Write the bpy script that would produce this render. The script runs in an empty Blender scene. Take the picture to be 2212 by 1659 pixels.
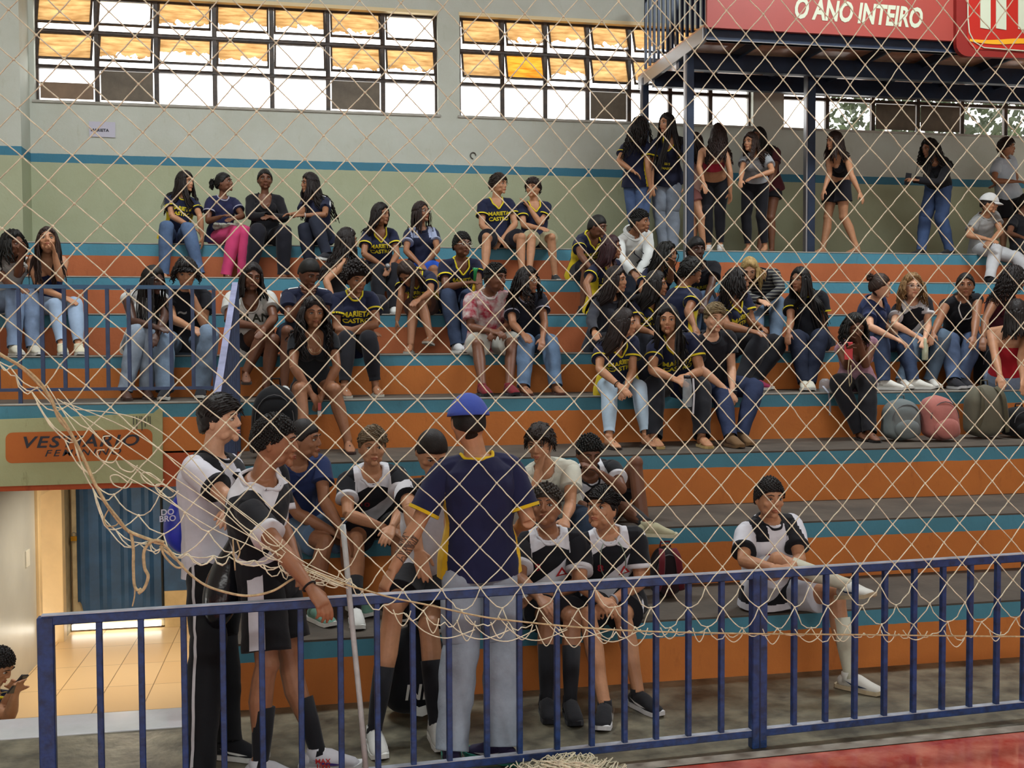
import bpy, bmesh, math, random
import numpy as np
from mathutils import Vector, Matrix, Quaternion
from mathutils.bvhtree import BVHTree
from mathutils import noise as mnoise
random.seed(7)
scn = bpy.context.scene
COL = scn.collection
# ---------------------------------------------------------------- camera
F, YAW, PITCH, ROLL, H = 2345., .1973, .0381, -.0043, 2.05
cam_d = bpy.data.cameras.new('camera'); cam = bpy.data.objects.new('camera', cam_d); COL.objects.link(cam)
cam_d.sensor_width = 36; cam_d.lens = 36*F/2212; cam_d.clip_start = .05; cam_d.clip_end = 500
scn.camera = cam
def _rot():
    fwd = Vector((math.sin(YAW)*math.cos(PITCH), math.cos(YAW)*math.cos(PITCH), -math.sin(PITCH)))
    right = Vector((math.cos(YAW), -math.sin(YAW), 0)); up = right.cross(fwd)
    c, s = math.cos(ROLL), math.sin(ROLL)
    r2 = right*c + up*s; u2 = up*c - right*s   # photograph x axis / y axis after roll
    return Matrix((r2, u2, -fwd)).transposed()
cam.matrix_world = Matrix.Translation((0, 0, H)) @ _rot().to_4x4()
# ---------------------------------------------------------------- world, sun, lamps, exposure
w = bpy.data.worlds.new('sky'); scn.world = w; w.use_nodes = True
bg = w.node_tree.nodes['Background']
nt = w.node_tree; tc = nt.nodes.new('ShaderNodeTexCoord'); sx = nt.nodes.new('ShaderNodeSeparateXYZ')
cr = nt.nodes.new('ShaderNodeValToRGB'); nt.links.new(tc.outputs['Generated'], sx.inputs[0]); nt.links.new(sx.outputs['Z'], cr.inputs[0])
cr.color_ramp.elements[0].position = 0; cr.color_ramp.elements[0].color = (.80, .78, .74, 1)
cr.color_ramp.elements[1].position = .35; cr.color_ramp.elements[1].color = (1, .99, .97, 1)
nt.links.new(cr.outputs[0], bg.inputs['Color']); bg.inputs['Strength'].default_value = 4.2
vs = scn.view_settings; scn.display_settings.display_device = 'sRGB'
vs.view_transform = 'Standard'; vs.look = 'None'; vs.gamma = 1; vs.use_curve_mapping = False; vs.exposure = 0.16
def area(name, loc, size, power, color, rot=(0, 0, 0)):
    d = bpy.data.lights.new(name, 'AREA'); d.shape = 'RECTANGLE'; d.size, d.size_y = size; d.energy = power*3; d.color = color
    o = bpy.data.objects.new(name, d); COL.objects.link(o); o.location = loc; o.rotation_euler = rot; return o
# unseen fill lights added to brighten the court and the stands
for (lx, ly, pw) in ((-1, -3, 78), (6, -3, 78), (-1, 8.6, 105), (6.5, 8.6, 120)):
    area('hall_fill_light', (lx, ly, 8.2), (2.2, .8), pw, (.90, .97, 1))
area('corridor_lamp', (-1.5, 10.3, .84), (.25, 1.6), 13, (1, .84, .62))
area('corridor_lamp', (-1.2, 7.5, .8), (.4, .4), 0.01, (1, .86, .66))

# ---------------------------------------------------------------- picture <-> place
def ray(px, py):
    X, Y = px-1106., py-829.5
    c, s = math.cos(ROLL), math.sin(ROLL); a = c*X+s*Y; b = -s*X+c*Y
    v = (a/F, 1., -b/F); c, s = math.cos(PITCH), math.sin(PITCH)
    yr = c*v[1]+s*v[2]; z = -s*v[1]+c*v[2]; c, s = math.cos(YAW), math.sin(YAW)
    return Vector((c*v[0]+s*yr, -s*v[0]+c*yr, z))
CAM = Vector((0, 0, H))
def onY(px, py, Y): r = ray(px, py); return CAM + r*(Y/r.y)
def onZ(px, py, Z): r = ray(px, py); return CAM + r*((Z-H)/r.z)
def proj(P):
    v = P-CAM; c, s = math.cos(YAW), math.sin(YAW); xr = c*v.x-s*v.y; yr = s*v.x+c*v.y
    c, s = math.cos(PITCH), math.sin(PITCH); d = c*yr-s*v.z; u = c*v.z+s*yr
    X = F*xr/d; Y = -F*u/d; c, s = math.cos(ROLL), math.sin(ROLL)
    return 1106+c*X-s*Y, 829.5+s*X+c*Y
# ---------------------------------------------------------------- materials
MATS = {}
def mat(name, color, rough=.6, metal=0, var=.0, scale=8., bump=0., bscale=60., spec=.5, color2=None, emit=0, sheen=0, coat=0, detail=4, alpha=1, vscale=None):
    if name in MATS: return MATS[name]
    m = bpy.data.materials.new(name); m.use_nodes = True; t = m.node_tree; b = t.nodes['Principled BSDF']
    b.inputs['Base Color'].default_value = (*color, 1); b.inputs['Roughness'].default_value = rough
    b.inputs['Metallic'].default_value = metal; b.inputs['Specular IOR Level'].default_value = spec
    if sheen: b.inputs['Sheen Weight'].default_value = sheen
    if coat: b.inputs['Coat Weight'].default_value = coat
    co = t.nodes.new('ShaderNodeTexCoord')
    if var or color2:
        n = t.nodes.new('ShaderNodeTexNoise'); n.inputs['Scale'].default_value = scale; n.inputs['Detail'].default_value = detail
        n.inputs['Roughness'].default_value = .6
        src = co.outputs['Object']
        if vscale:
            mp = t.nodes.new('ShaderNodeMapping'); mp.inputs['Scale'].default_value = vscale; t.links.new(src, mp.inputs[0]); src = mp.outputs[0]
        t.links.new(src, n.inputs['Vector'])
        r = t.nodes.new('ShaderNodeValToRGB'); t.links.new(n.outputs['Fac'], r.inputs[0])
        c2 = color2 if color2 else tuple(max(0, c*(1-var)) for c in color)
        c1 = color if color2 else tuple(min(1, c*(1+var*.6)) for c in color)
        r.color_ramp.elements[0].position = .35; r.color_ramp.elements[1].position = .65
        r.color_ramp.elements[0].color = (*c2, 1); r.color_ramp.elements[1].color = (*c1, 1)
        t.links.new(r.outputs[0], b.inputs['Base Color'])
    if bump:
        n2 = t.nodes.new('ShaderNodeTexNoise'); n2.inputs['Scale'].default_value = bscale; n2.inputs['Detail'].default_value = 3
        t.links.new(co.outputs['Object'], n2.inputs['Vector'])
        bp = t.nodes.new('ShaderNodeBump'); bp.inputs['Strength'].default_value = bump; bp.inputs['Distance'].default_value = .01
        t.links.new(n2.outputs['Fac'], bp.inputs['Height']); t.links.new(bp.outputs[0], b.inputs['Normal'])
    if emit: b.inputs['Emission Color'].default_value = (*color, 1); b.inputs['Emission Strength'].default_value = emit
    MATS[name] = m; return m
def hexc(h):
    def f(c): c /= 255.; return c/12.92 if c <= .04045 else ((c+.055)/1.055)**2.4
    return tuple(f(int(h[i:i+2], 16)) for i in (0, 2, 4))
# ---------------------------------------------------------------- mesh helpers
def mesh_obj(name, verts, faces, m=None, parent=None, smooth=False, link=True):
    me = bpy.data.meshes.new(name); me.from_pydata([tuple(v) for v in verts], [], faces); me.update()
    if smooth: me.polygons.foreach_set('use_smooth', [True]*len(me.polygons))
    o = bpy.data.objects.new(name, me)
    if m is not None:
        for mm in (m if isinstance(m, (list, tuple)) else [m]): me.materials.append(mm)
    if link: COL.objects.link(o)
    if parent is not None: o.parent = parent; o.matrix_parent_inverse = parent.matrix_world.inverted()
    return o
class MB:
    def __init__(s): s.v = []; s.f = []; s.mi = []; s.cur = 0
    def add(s, v, f):
        n = len(s.v); s.v += [Vector(p) for p in v]; s.f += [tuple(i+n for i in q) for q in f]; s.mi += [s.cur]*len(f)
    def box(s, a, b):
        x0, y0, z0 = [min(p, q) for p, q in zip(a, b)]; x1, y1, z1 = [max(p, q) for p, q in zip(a, b)]
        s.add([(x0,y0,z0),(x1,y0,z0),(x1,y1,z0),(x0,y1,z0),(x0,y0,z1),(x1,y0,z1),(x1,y1,z1),(x0,y1,z1)],
              [(0,3,2,1),(4,5,6,7),(0,1,5,4),(1,2,6,5),(2,3,7,6),(3,0,4,7)])
    def beam(s, p, q, w, h, up=(0, 0, 1)):
        p, q = Vector(p), Vector(q); d = (q-p).normalized(); r = d.cross(Vector(up)).normalized(); u = r.cross(d)
        c = [p+r*a*w/2+u*b*h/2 for a, b in ((-1,-1),(1,-1),(1,1),(-1,1))]+[q+r*a*w/2+u*b*h/2 for a, b in ((-1,-1),(1,-1),(1,1),(-1,1))]
        s.add(c, [(3,2,1,0),(4,5,6,7),(0,1,5,4),(1,2,6,5),(2,3,7,6),(3,0,4,7)])
    def tube(s, pts, rad, n=8, up=None, cap=True):
        """rad: list of (rx, ry) or floats; up gives the ry direction hint"""
        pts = [Vector(p) for p in pts]; N = len(pts); u0 = Vector(up) if (up is not None and not isinstance(up, list)) else None; prev = None; base = len(s.v); vs_ = []
        for i, p in enumerate(pts):
            d = pts[min(i+1, N-1)]-pts[max(i-1, 0)]
            d = d.normalized() if d.length > 1e-9 else Vector((0, 0, 1))
            if isinstance(up, list): h = Vector(up[i])
            elif u0 is not None: h = u0
            elif prev is not None: h = prev
            else: h = Vector((0, 0, 1)) if abs(d.z) < .9 else Vector((0, 1, 0))
            yv = (h-d*h.dot(d)); 
            if yv.length < 1e-5: yv = d.orthogonal()
            yv.normalize(); xv = d.cross(yv); prev = yv
            r = rad[i] if isinstance(rad, (list, tuple)) else rad
            rx, ry = r if isinstance(r, (tuple, list)) else (r, r)
            for k in range(n):
                a = 2*math.pi*k/n; vs_.append(p+xv*math.cos(a)*rx+yv*math.sin(a)*ry)
        f = []
        for i in range(N-1):
            for k in range(n):
                a, b = i*n+k, i*n+(k+1) % n; f.append((a, b, b+n, a+n))
        if cap: f.append(tuple(range(n-1, -1, -1))); f.append(tuple((N-1)*n+k for k in range(n)))
        s.add(vs_, f)
    def ell(s, c, r, M=None, n=12, m=8):
        c = Vector(c); v = []; f = []
        for i in range(m+1):
            t = math.pi*i/m
            for k in range(n):
                a = 2*math.pi*k/n; p = Vector((r[0]*math.sin(t)*math.cos(a), r[1]*math.sin(t)*math.sin(a), r[2]*math.cos(t)))
                v.append(c+(M @ p if M is not None else p))
        for i in range(m):
            for k in range(n): a, b = i*n+k, i*n+(k+1) % n; f.append((a, a+n, b+n, b))
        s.add(v, f)
    def build(s, name, m, parent=None, smooth=False):
        o = mesh_obj(name, s.v, s.f, m, parent, smooth)
        if any(s.mi): o.data.polygons.foreach_set('material_index', s.mi)
        return o
def tag(o, label=None, cat=None, group=None, kind=None):
    if label: o['label'] = label
    if cat: o['category'] = cat
    if group: o['group'] = group
    if kind: o['kind'] = kind
    return o
def empty(name, loc, label, cat, group=None):
    o = bpy.data.objects.new(name, None); COL.objects.link(o); o.location = loc; o.empty_display_size = .1
    o.matrix_world = Matrix.Translation(Vector(loc)); return tag(o, label, cat, group)
def bevel(o, wd=.01, seg=2):
    b = o.modifiers.new('bevel', 'BEVEL'); b.width = wd; b.segments = seg; b.limit_method = 'ANGLE'; return o
def text_mesh(txt, size=1., bold=0., shear=0., spacing=1., cache={}):
    """letters as flat triangulated outline mesh: (verts2d, faces), centred, height given by size (cap height approx size)"""
    key = (txt, size, bold, shear, spacing)
    if key in cache: return cache[key]
    cu = bpy.data.curves.new('t', 'FONT'); cu.body = txt; cu.size = size*1.4; cu.offset = bold*size; cu.shear = shear; cu.align_x = 'CENTER'
    cu.space_character = spacing; cu.resolution_u = 3; cu.space_line = .78
    o = bpy.data.objects.new('t', cu); COL.objects.link(o)
    dg = bpy.context.evaluated_depsgraph_get(); dg.update()
    me = bpy.data.meshes.new_from_object(o.evaluated_get(dg))
    v = [Vector((p.co.x, p.co.y)) for p in me.vertices]; f = [tuple(p.vertices) for p in me.polygons]
    bpy.data.objects.remove(o); bpy.data.curves.remove(cu); bpy.data.meshes.remove(me)
    ys = [p.y for p in v]; cy = (min(ys)+max(ys))/2; v = [Vector((p.x, p.y-cy)) for p in v]
    cache[key] = (v, f); return v, f
def flat_text(name, txt, size, origin, ux, uy, m, parent, depth=.0, bold=0., shear=0., spacing=1.):
    v, f = text_mesh(txt, size, bold, shear, spacing); origin, ux, uy = Vector(origin), Vector(ux), Vector(uy)
    n = ux.cross(uy).normalized()
    o = mesh_obj(name, [origin+ux*p.x+uy*p.y+n*depth for p in v], f, m, parent); return o
# ================================================================ structure of the hall
SY = [0, 6.184, 7.061, 7.983, 8.980, 9.830, 10.754, 11.667, 12.550]
SZ = [0, .3755, .781, 1.185, 1.587, 1.950, 2.335, 2.739, 3.158]
XL, XR, WY = -.42, 11.0, 14.0
def painted(name, base, worn, dark, bands=None, rough=.7):
    """painted masonry with stains; bands: [(z0, colour)] picks the paint by height above the object's origin"""
    m = bpy.data.materials.new(name); m.use_nodes = True; t = m.node_tree; b = t.nodes['Principled BSDF']; L = t.links
    co = t.nodes.new('ShaderNodeTexCoord')
    def noise(sc, det=5, ro=.6, st=None):
        n = t.nodes.new('ShaderNodeTexNoise'); n.inputs['Scale'].default_value = sc; n.inputs['Detail'].default_value = det; n.inputs['Roughness'].default_value = ro
        if st:
            mp = t.nodes.new('ShaderNodeMapping'); mp.inputs['Scale'].default_value = st; L.new(co.outputs['Object'], mp.inputs[0]); L.new(mp.outputs[0], n.inputs['Vector'])
        else: L.new(co.outputs['Object'], n.inputs['Vector'])
        return n
    def ramp(src, p0, c0, p1, c1):
        r = t.nodes.new('ShaderNodeValToRGB'); r.color_ramp.elements[0].position = p0; r.color_ramp.elements[0].color = (*c0, 1)
        r.color_ramp.elements[1].position = p1; r.color_ramp.elements[1].color = (*c1, 1); L.new(src, r.inputs[0]); return r
    def mix(fac, a, c, mode='MIX'):
        x = t.nodes.new('ShaderNodeMix'); x.data_type = 'RGBA'; x.blend_type = mode
        if isinstance(fac, float): x.inputs[0].default_value = fac
        else: L.new(fac, x.inputs[0])
        L.new(a, x.inputs[6]); L.new(c, x.inputs[7]); return x.outputs[2]
    if bands:
        sp = t.nodes.new('ShaderNodeSeparateXYZ'); L.new(co.outputs['Object'], sp.inputs[0])
        n = noise(7, 3); md = t.nodes.new('ShaderNodeMath'); md.operation = 'MULTIPLY_ADD'; L.new(n.outputs['Fac'], md.inputs[0]); md.inputs[1].default_value = .012
        L.new(sp.outputs['Z'], md.inputs[2]); z = md.outputs[0]
        rgb = t.nodes.new('ShaderNodeRGB'); rgb.outputs[0].default_value = (*base, 1); cur = rgb.outputs[0]
        for (z0, c) in bands:
            gt = t.nodes.new('ShaderNodeMath'); gt.operation = 'GREATER_THAN'; L.new(z, gt.inputs[0]); gt.inputs[1].default_value = z0+.006
            r2 = t.nodes.new('ShaderNodeRGB'); r2.outputs[0].default_value = (*c, 1); cur = mix(gt.outputs[0], cur, r2.outputs[0])
    else:
        rgb = t.nodes.new('ShaderNodeRGB'); rgb.outputs[0].default_value = (*base, 1); cur = rgb.outputs[0]
    a = ramp(noise(1.6, 6, .65).outputs['Fac'], .3, worn, .7, (1, 1, 1)); cur = mix(1., cur, a.outputs[0], 'MULTIPLY')
    d = ramp(noise(9, 8, .7, (1, 1, .35)).outputs['Fac'], .22, dark, .42, (1, 1, 1)); cur = mix(1., cur, d.outputs[0], 'MULTIPLY')
    L.new(cur, b.inputs['Base Color']); b.inputs['Roughness'].default_value = rough
    bp = t.nodes.new('ShaderNodeBump'); bp.inputs['Strength'].default_value = .25; bp.inputs['Distance'].default_value = .01
    L.new(noise(35, 5).outputs['Fac'], bp.inputs['Height']); L.new(bp.outputs[0], b.inputs['Normal'])
    return m
ORANGE, TEAL = hexc('C8762F'), hexc('47889E')
ORANGE_SHADE = hexc('B46337')  # riser orange with the upper rows' shade and haze put into it
m_tread = mat('worn_grey_concrete', hexc('4B4238'), .8, var=.3, scale=3.5, bump=.3, bscale=30, detail=9)
m_edge = mat('light_cement_edge', hexc('A7A49A'), .8, var=.2, scale=6)
# terraces: one block per step, painted riser with a teal lip band
for i in range(1, 9):
    y0, y1 = SY[i], (SY[i+1]+.02 if i < 8 else WY); zb = SZ[i-1]; z1 = SZ[i]
    hr = z1-zb
    mr = painted('riser_paint_%d' % i, ORANGE if i < 6 else ORANGE_SHADE, (.80, .76, .72), (.62, .55, .5), [(hr*(.71 if i < 6 else .67), TEAL)])
    x0 = XL if i < 4 else -6.0
    mb = MB(); mb.box((x0, y0, 0 if i > 3 else -.02), (XR, y0+.03, hr)) if False else None
    # riser skin with its own origin at the step's foot
    me = MB(); me.box((x0, 0, 0), (XR, .04, hr-.012)); o = me.build('trim_%d' % i, mr); o.location = (0, y0, zb); tag(o, kind='structure')
    me = MB(); me.box((x0, y0+.0, z1-.012), (XR, y1, z1)); me.box((x0, y0+.04, max(zb-.1, -.02) if i < 4 else zb-.12), (XR, y1, z1-.012))
    o = me.build('floor_step_%d' % i, m_tread); tag(o, kind='structure')
    if i >= 4:
        me = MB(); me.box((x0, y0-.004, z1-.006), (XR, y0+.05, z1+.004)); o = me.build('trim_%d' % (i+20), m_edge); tag(o, kind='structure')
# solid underside of the stands over the changing-room passage
m_white = painted('white_plaster', hexc('B9B7AE'), (.88, .86, .82), (.8, .78, .74))
me = MB(); me.box((-6, 9.02, .915), (XL-.02, 12.1, 1.45)); tag(me.build('ceiling_passage', m_white), kind='structure')
# end walls of the stands beside the passage
me = MB(); me.box((XL-.03, 6.3, -1.3), (XL, 12.3, .36)); me.box((XL-.03, 7.07, -1.3), (XL, 12.3, .76)); me.box((XL-.03, 8.0, -1.3), (XL, 12.3, 1.17)); tag(me.build('wall_passage_right', m_white), kind='structure')
# ---------------------------------------------------------------- walkway, court, passage
m_conc = mat('wet_patchy_concrete', hexc('7C7662'), .42, color2=hexc('3B382D'), scale=4.5, detail=12, bump=.3, bscale=22)
me = MB(); me.box((-9, 4.86, -.08), (12, 6.0, 0)); me.box((XL, 6.0, -.08), (12, 6.2, 0)); tag(me.build('floor_walkway', m_conc), kind='structure')
m_court = mat('red_glossy_court_floor', hexc('CF7C68'), .14, scale=5, detail=9, bump=.06, bscale=7, coat=.5, color2=hexc('AC3E30'))  # pink mottling puts light reflections into the red floor colour
me = MB(); me.add([(-9, -12, 0), (14, -12, 0), (14, 5.33, 0), (-9, 4.53, 0)], [(0, 1, 2, 3)]); o = me.build('floor_court', m_court); o.location.z = .004; tag(o, kind='structure')
me = MB(); me.add([(-9, 4.53, 0), (14, 5.33, 0), (14, 5.41, 0), (-9, 4.61, 0)], [(0, 1, 2, 3)]); o = me.build('trim_40', mat('pale_floor_line', hexc('8A8174'), .6, var=.2, scale=12)); o.location.z = .008; tag(o, kind='structure')
m_marble = mat('pale_marble_sill', hexc('C4C6C8'), .12, var=.08, scale=5, coat=.4)
me = MB(); me.box((-9, 5.97, -.06), (XL-.03, 6.29, .006)); tag(bevel(me.build('trim_41', m_marble), .006), kind='structure')
me = MB(); me.box((-9, 6.15, -1.4), (XL-.03, 6.25, -.06)); tag(me.build('wall_passage_front', m_white), kind='structure')
def tile_mat():
    m = bpy.data.materials.new('cream_floor_tiles'); m.use_nodes = True; t = m.node_tree; b = t.nodes['Principled BSDF']; L = t.links
    co = t.nodes.new('ShaderNodeTexCoord'); mp = t.nodes.new('ShaderNodeMapping'); mp.inputs['Location'].default_value = (1.256, .1, 0)
    L.new(co.outputs['Object'], mp.inputs[0]); br = t.nodes.new('ShaderNodeTexBrick'); L.new(mp.outputs[0], br.inputs['Vector'])
    br.offset = 0; br.inputs['Scale'].default_value = 1; br.inputs['Brick Width'].default_value = .385; br.inputs['Row Height'].default_value = .77
    br.inputs['Mortar Size'].default_value = .004; br.inputs['Color1'].default_value = (*hexc('E0C49B'), 1); br.inputs['Color2'].default_value = (*hexc('DABB90'), 1)
    br.inputs['Mortar'].default_value = (*hexc('8F7755'), 1); L.new(br.outputs[0], b.inputs['Base Color']); b.inputs['Roughness'].default_value = .3
    return m
zr = lambda y: -.62-.033*y
me = MB(); me.add([(-2.45, 6.2, zr(6.2)), (XL, 6.2, zr(6.2)), (XL, 12.3, zr(12.3)), (-2.45, 12.3, zr(12.3))], [(0, 1, 2, 3)]); tag(me.build('floor_passage', tile_mat()), kind='structure')
m_gloss_white = mat('glossy_white_wall', hexc('B5B7B4'), .28, var=.08, scale=2)
me = MB(); me.box((-2.55, 6.2, -1.2), (-2.43, 10.9, .915)); tag(me.build('wall_passage_left', m_gloss_white), kind='structure')
m_cream = mat('cream_painted_wall', hexc('D8BE92'), .5, var=.1, scale=3)
me = MB(); me.box((-3.2, 12.3, -1.3), (XL, 12.4, 1.4)); tag(me.build('wall_passage_back', m_cream), kind='structure')
me = MB(); me.box((-2.62, 10.92, -1.2), (-2.40, 11.02, .915)); me.box((-2.62, 11.75, -1.2), (-2.36, 11.9, .915)); me.box((-2.6, 11.02, .6), (-2.4, 11.75, .915)); tag(bevel(me.build('door_2', m_cream), .008), kind='structure')
me = MB(); me.box((-3.1, 10.6, -1.2), (-2.9, 12.3, .9)); tag(me.build('wall_passage_side', mat('lit_cream_wall', hexc('F0D49C'), .5)), kind='structure')  # paler copy of the cream, passage light put into its colour
me = MB(); me.box((-2.9, 10.0, .86), (-2.4, 12.3, .92)); tag(me.build('ceiling_passage_side', m_white), kind='structure')
me = MB(); me.box((-2.62, 11.9, -1.2), (-2.385, 12.3, .915)); tag(me.build('trim_42', mat('grey_cement', hexc('9A9079'), .7, var=.15)), kind='structure')
# ---------------------------------------------------------------- blue corrugated gate at the back of the passage
def corrugated():
    g = empty('metal_gate', (-1.9, 12.2, zr(12.2)), 'blue corrugated metal gate at the end of the changing room passage', 'gate')
    mblue = mat('dark_blue_gate_paint', hexc('2C5078'), .5, var=.25, scale=5, bump=.05); mgrey = mat('bare_beige_gate_edge', hexc('A99C7F'), .6, var=.2)
    y = 12.18; x0, x1, z0, z1 = -2.30, -1.42, -.88, .95; n = 44; v = []; f = []
    for i in range(n+1):
        x = x0+(x1-x0)*i/n; ph = (i % 11); dy = -.03 if ph in (2, 3, 4) else (-.015 if ph in (1, 5) else 0)
        zb = z0 + (.18 if i < 3 else .08 if i < 6 else 0)+.012*math.sin(i*2.1)
        v += [(x, y+dy, zb), (x, y+dy, z1)]
    for i in range(n): f.append((2*i, 2*i+2, 2*i+3, 2*i+1))
    o = mesh_obj('gate_leaf', v, f, mblue, g); s = o.modifiers.new('s', 'SOLIDIFY'); s.thickness = .012
    mb = MB(); mb.box((x0-.05, y+.012, -1.0), (x1, y+.03, 1.0)); mb.build('gate_backing', mgrey, g)
    mb = MB(); mb.box((-1.415, y-.01, -.62), (-1.0, y+.02, .95)); mb.build('side_panel', mblue, g)
    mb = MB(); mb.box((-1.415, y-.005, -1.02), (-1.0, y+.03, -.62)); mb.build('lower_panel', mat('beige_board', hexc('C9B184'), .55, var=.1), g)
    mb = MB(); mb.tube([(-1.43, y-.03, -.9), (-1.43, y-.03, .95)], .012, 8); mb.build('hinge_rod', mat('near_black_metal', hexc('15181C'), .5), g)
    p = onY(160, 1162, y-.04); mb = MB(); mb.box((p.x-.03, y-.06, p.z-.03), (p.x+.03, y-.035, p.z+.02)); mb.build('padlock', mat('brass', hexc('C79A3A'), .3, metal=1), g)
    mb = MB(); mb.tube([(p.x-.018, y-.048, p.z+.02), (p.x-.018, y-.048, p.z+.05), (p.x, y-.048, p.z+.062), (p.x+.018, y-.048, p.z+.05), (p.x+.018, y-.048, p.z+.02)], .005, 6); mb.build('shackle', mat('steel', hexc('A0A4A8'), .3, metal=1), g)
corrugated()
# glowing strip stands in for daylight through the gap under the gate
mb = MB(); mb.box((-2.36, 12.14, zr(12.1)+.03), (-1.45, 12.17, zr(12.1)+.085)); o = mb.build('window_9', mat('daylight_under_gate', (1, .97, .86), emit=4)); tag(o, kind='structure')
mb = MB(); p = onY(88, 1182, 9.9)
mb.box((-2.43, 10.5, .02), (-2.415, 10.62, .17)); tag(bevel(mb.build('light_switch', mat('white_plastic', hexc('C9C9C2'), .4)), .004), 'small white switch plate on the white passage wall', 'switch')
# ---------------------------------------------------------------- the painted changing-room header
sg = bpy.data.objects.new('x', None)
hdr = empty('painted_sign', (-1.64, 8.97, .9), 'cream wall sign with black hand lettering VESTIÁRIO FEMININO on an orange patch', 'sign')
m_cgreen = painted('cream_green_sign_paint', hexc('A9AC82'), (.85, .83, .76), (.5, .46, .36))
def poly_plate(name, pts, y, th, m, parent=None, smooth=False):
    n = len(pts); P = [onY(a, b, y) for a, b in pts]; v = P+[p+Vector((0, th, 0)) for p in P]
    f = [tuple(range(n-1, -1, -1)), tuple(range(n, 2*n))]+[(i, (i+1) % n, (i+1) % n+n, i+n) for i in range(n)]
    o = mesh_obj(name, v, f, m, parent); return o
poly_plate('sign_board', [(-330, 908), (0, 906), (120, 902), (250, 896), (330, 893), (343, 882), (351, 884), (352, 1046), (250, 1043), (0, 1051), (-330, 1056)], 8.955, .02, m_cgreen, hdr)
def rrect(x0, y0, x1, y1, r, tilt=0, n=5):
    out = []
    for (cx, cy, a0) in ((x1-r, y0+r, -90), (x1-r, y1-r, 0), (x0+r, y1-r, 90), (x0+r, y0+r, 180)):
        for k in range(n+1): a = math.radians(a0+90*k/n); X = cx+r*math.cos(a); out.append((X, cy+r*math.sin(a)+tilt*(X-x0)))
    return out
poly_plate('orange_patch', rrect(12, 935, 329, 1001, 14, -.027), 8.950, .004, painted('sign_orange', hexc('B5621F'), (.85, .8, .72), (.6, .5, .4)), hdr)
m_ink = mat('sign_black_paint', hexc('1C1F2B'), .6)
def px_text(name, txt, cx, cy, hpx, wpx, y, m, parent, tilt=0, shear=0, bold=.02, spacing=1., dy=.004):
    o0 = onY(cx, cy, y-dy); sx_ = (onY(cx+50, cy, y)-onY(cx-50, cy, y)).length/100; v, f = text_mesh(txt, hpx*sx_, bold, shear, spacing)
    wid = max(p.x for p in v)-min(p.x for p in v); k = wpx*sx_/wid if wpx else 1
    mx = (max(p.x for p in v)+min(p.x for p in v))/2
    ca, sa = math.cos(tilt), math.sin(tilt)
    return mesh_obj(name, [o0+Vector((((p.x-mx)*k)*ca-p.y*sa, 0, ((p.x-mx)*k)*sa+p.y*ca)) for p in v], f, m, parent)
px_text('lettering', 'VESTIÁRIO', 177, 950, 26, 250, 8.949, m_ink, hdr, .0, .25, .028, 1.15)
px_text('lettering', 'FEMININO', 180, 977, 15, 165, 8.949, m_ink, hdr, .005, .3, .012, 1.35)
mb = MB()
for i, L_ in enumerate((18, 26, 14, 30, 22, 12, 20)):
    q = onY(288+i*6+(i % 3), 899, 8.948); mb.box((q.x-.003, 8.947, q.z-L_*.0038), (q.x+.004, 8.951, q.z))
mb.build('paint_drips', mat('drip_grey', hexc('4A4A40'), .8), hdr)
# riser 4 continues down as the header over the passage opening
me = MB(); me.box((-6, 8.98, .915), (XL-.02, 9.02, 1.2)); o = me.build('trim_43', painted('header_orange', hexc('B24C1B'), (.8, .75, .7), (.6, .5, .4))); tag(o, kind='structure')
# ---------------------------------------------------------------- back wall with windows
GREYW, CREAMG, STRIPE = hexc('BEC3B9'), hexc('ABB294'), hexc('3A7B96')
m_wall = painted('hall_wall_paint', CREAMG, (.86, .85, .80), (.82, .8, .72), [(1.085, STRIPE), (1.19, GREYW)])
W1 = (-3.02, 1.845); W2 = (2.13, 6.17); W3 = (6.62, 11.5); WZ = (4.985, 6.27)
def wall_piece(nm, x0, x1, z0, z1, y0=WY, y1=WY+.25):
    mb = MB(); mb.box((x0, 0, z0-3.158), (x1, y1-y0, z1-3.158)); o = mb.build(nm, m_wall); o.location = (0, y0, 3.158); return tag(o, kind='structure')
wall_piece('wall_back', -4.6, 13.5, 3.0, WZ[0]); wall_piece('wall_back_upper', -4.6, 13.5, WZ[1], 8.6)
for k, (a, b) in enumerate(((-3.30, W1[0]), (W1[1], W2[0]), (W2[1], W3[0]), (W3[1], 13.5))): wall_piece('wall_back_pier_%d' % (k+1), a, b, WZ[0], WZ[1])
# left pillar, nearer than the wall, and the lit reveal
mb = MB(); mb.box((-3.55, -.45, -.2), (-3.08, .3, 5.6)); o = mb.build('wall_pillar_left', m_wall); o.location = (0, WY, 3.158); tag(o, kind='structure')
wall_piece('wall_far_left', -8, -3.5, 3.0, 4.9, WY+.1, WY+.3); wall_piece('wall_far_left_upper', -8, -4.2, 4.9, 8.6, WY+.1, WY+.3)
wall_piece('wall_far_left_head', -4.6, -3.5, 6.2, 8.6, WY+.1, WY+.3)
m_reveal = mat('sunlit_reveal_plaster', hexc('DCC89A'), .6)  # sunlight on the window heads put into the yellowish plaster colour
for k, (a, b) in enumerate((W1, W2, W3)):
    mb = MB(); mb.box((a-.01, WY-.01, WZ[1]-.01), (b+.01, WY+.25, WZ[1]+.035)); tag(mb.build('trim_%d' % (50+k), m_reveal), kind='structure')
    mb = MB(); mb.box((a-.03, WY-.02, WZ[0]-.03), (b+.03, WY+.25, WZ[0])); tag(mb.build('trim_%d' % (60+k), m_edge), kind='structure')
m_frame = mat('dark_window_steel', hexc('2A2420'), .5, var=.3, scale=10, color2=hexc('4A3A2C'))
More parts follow.
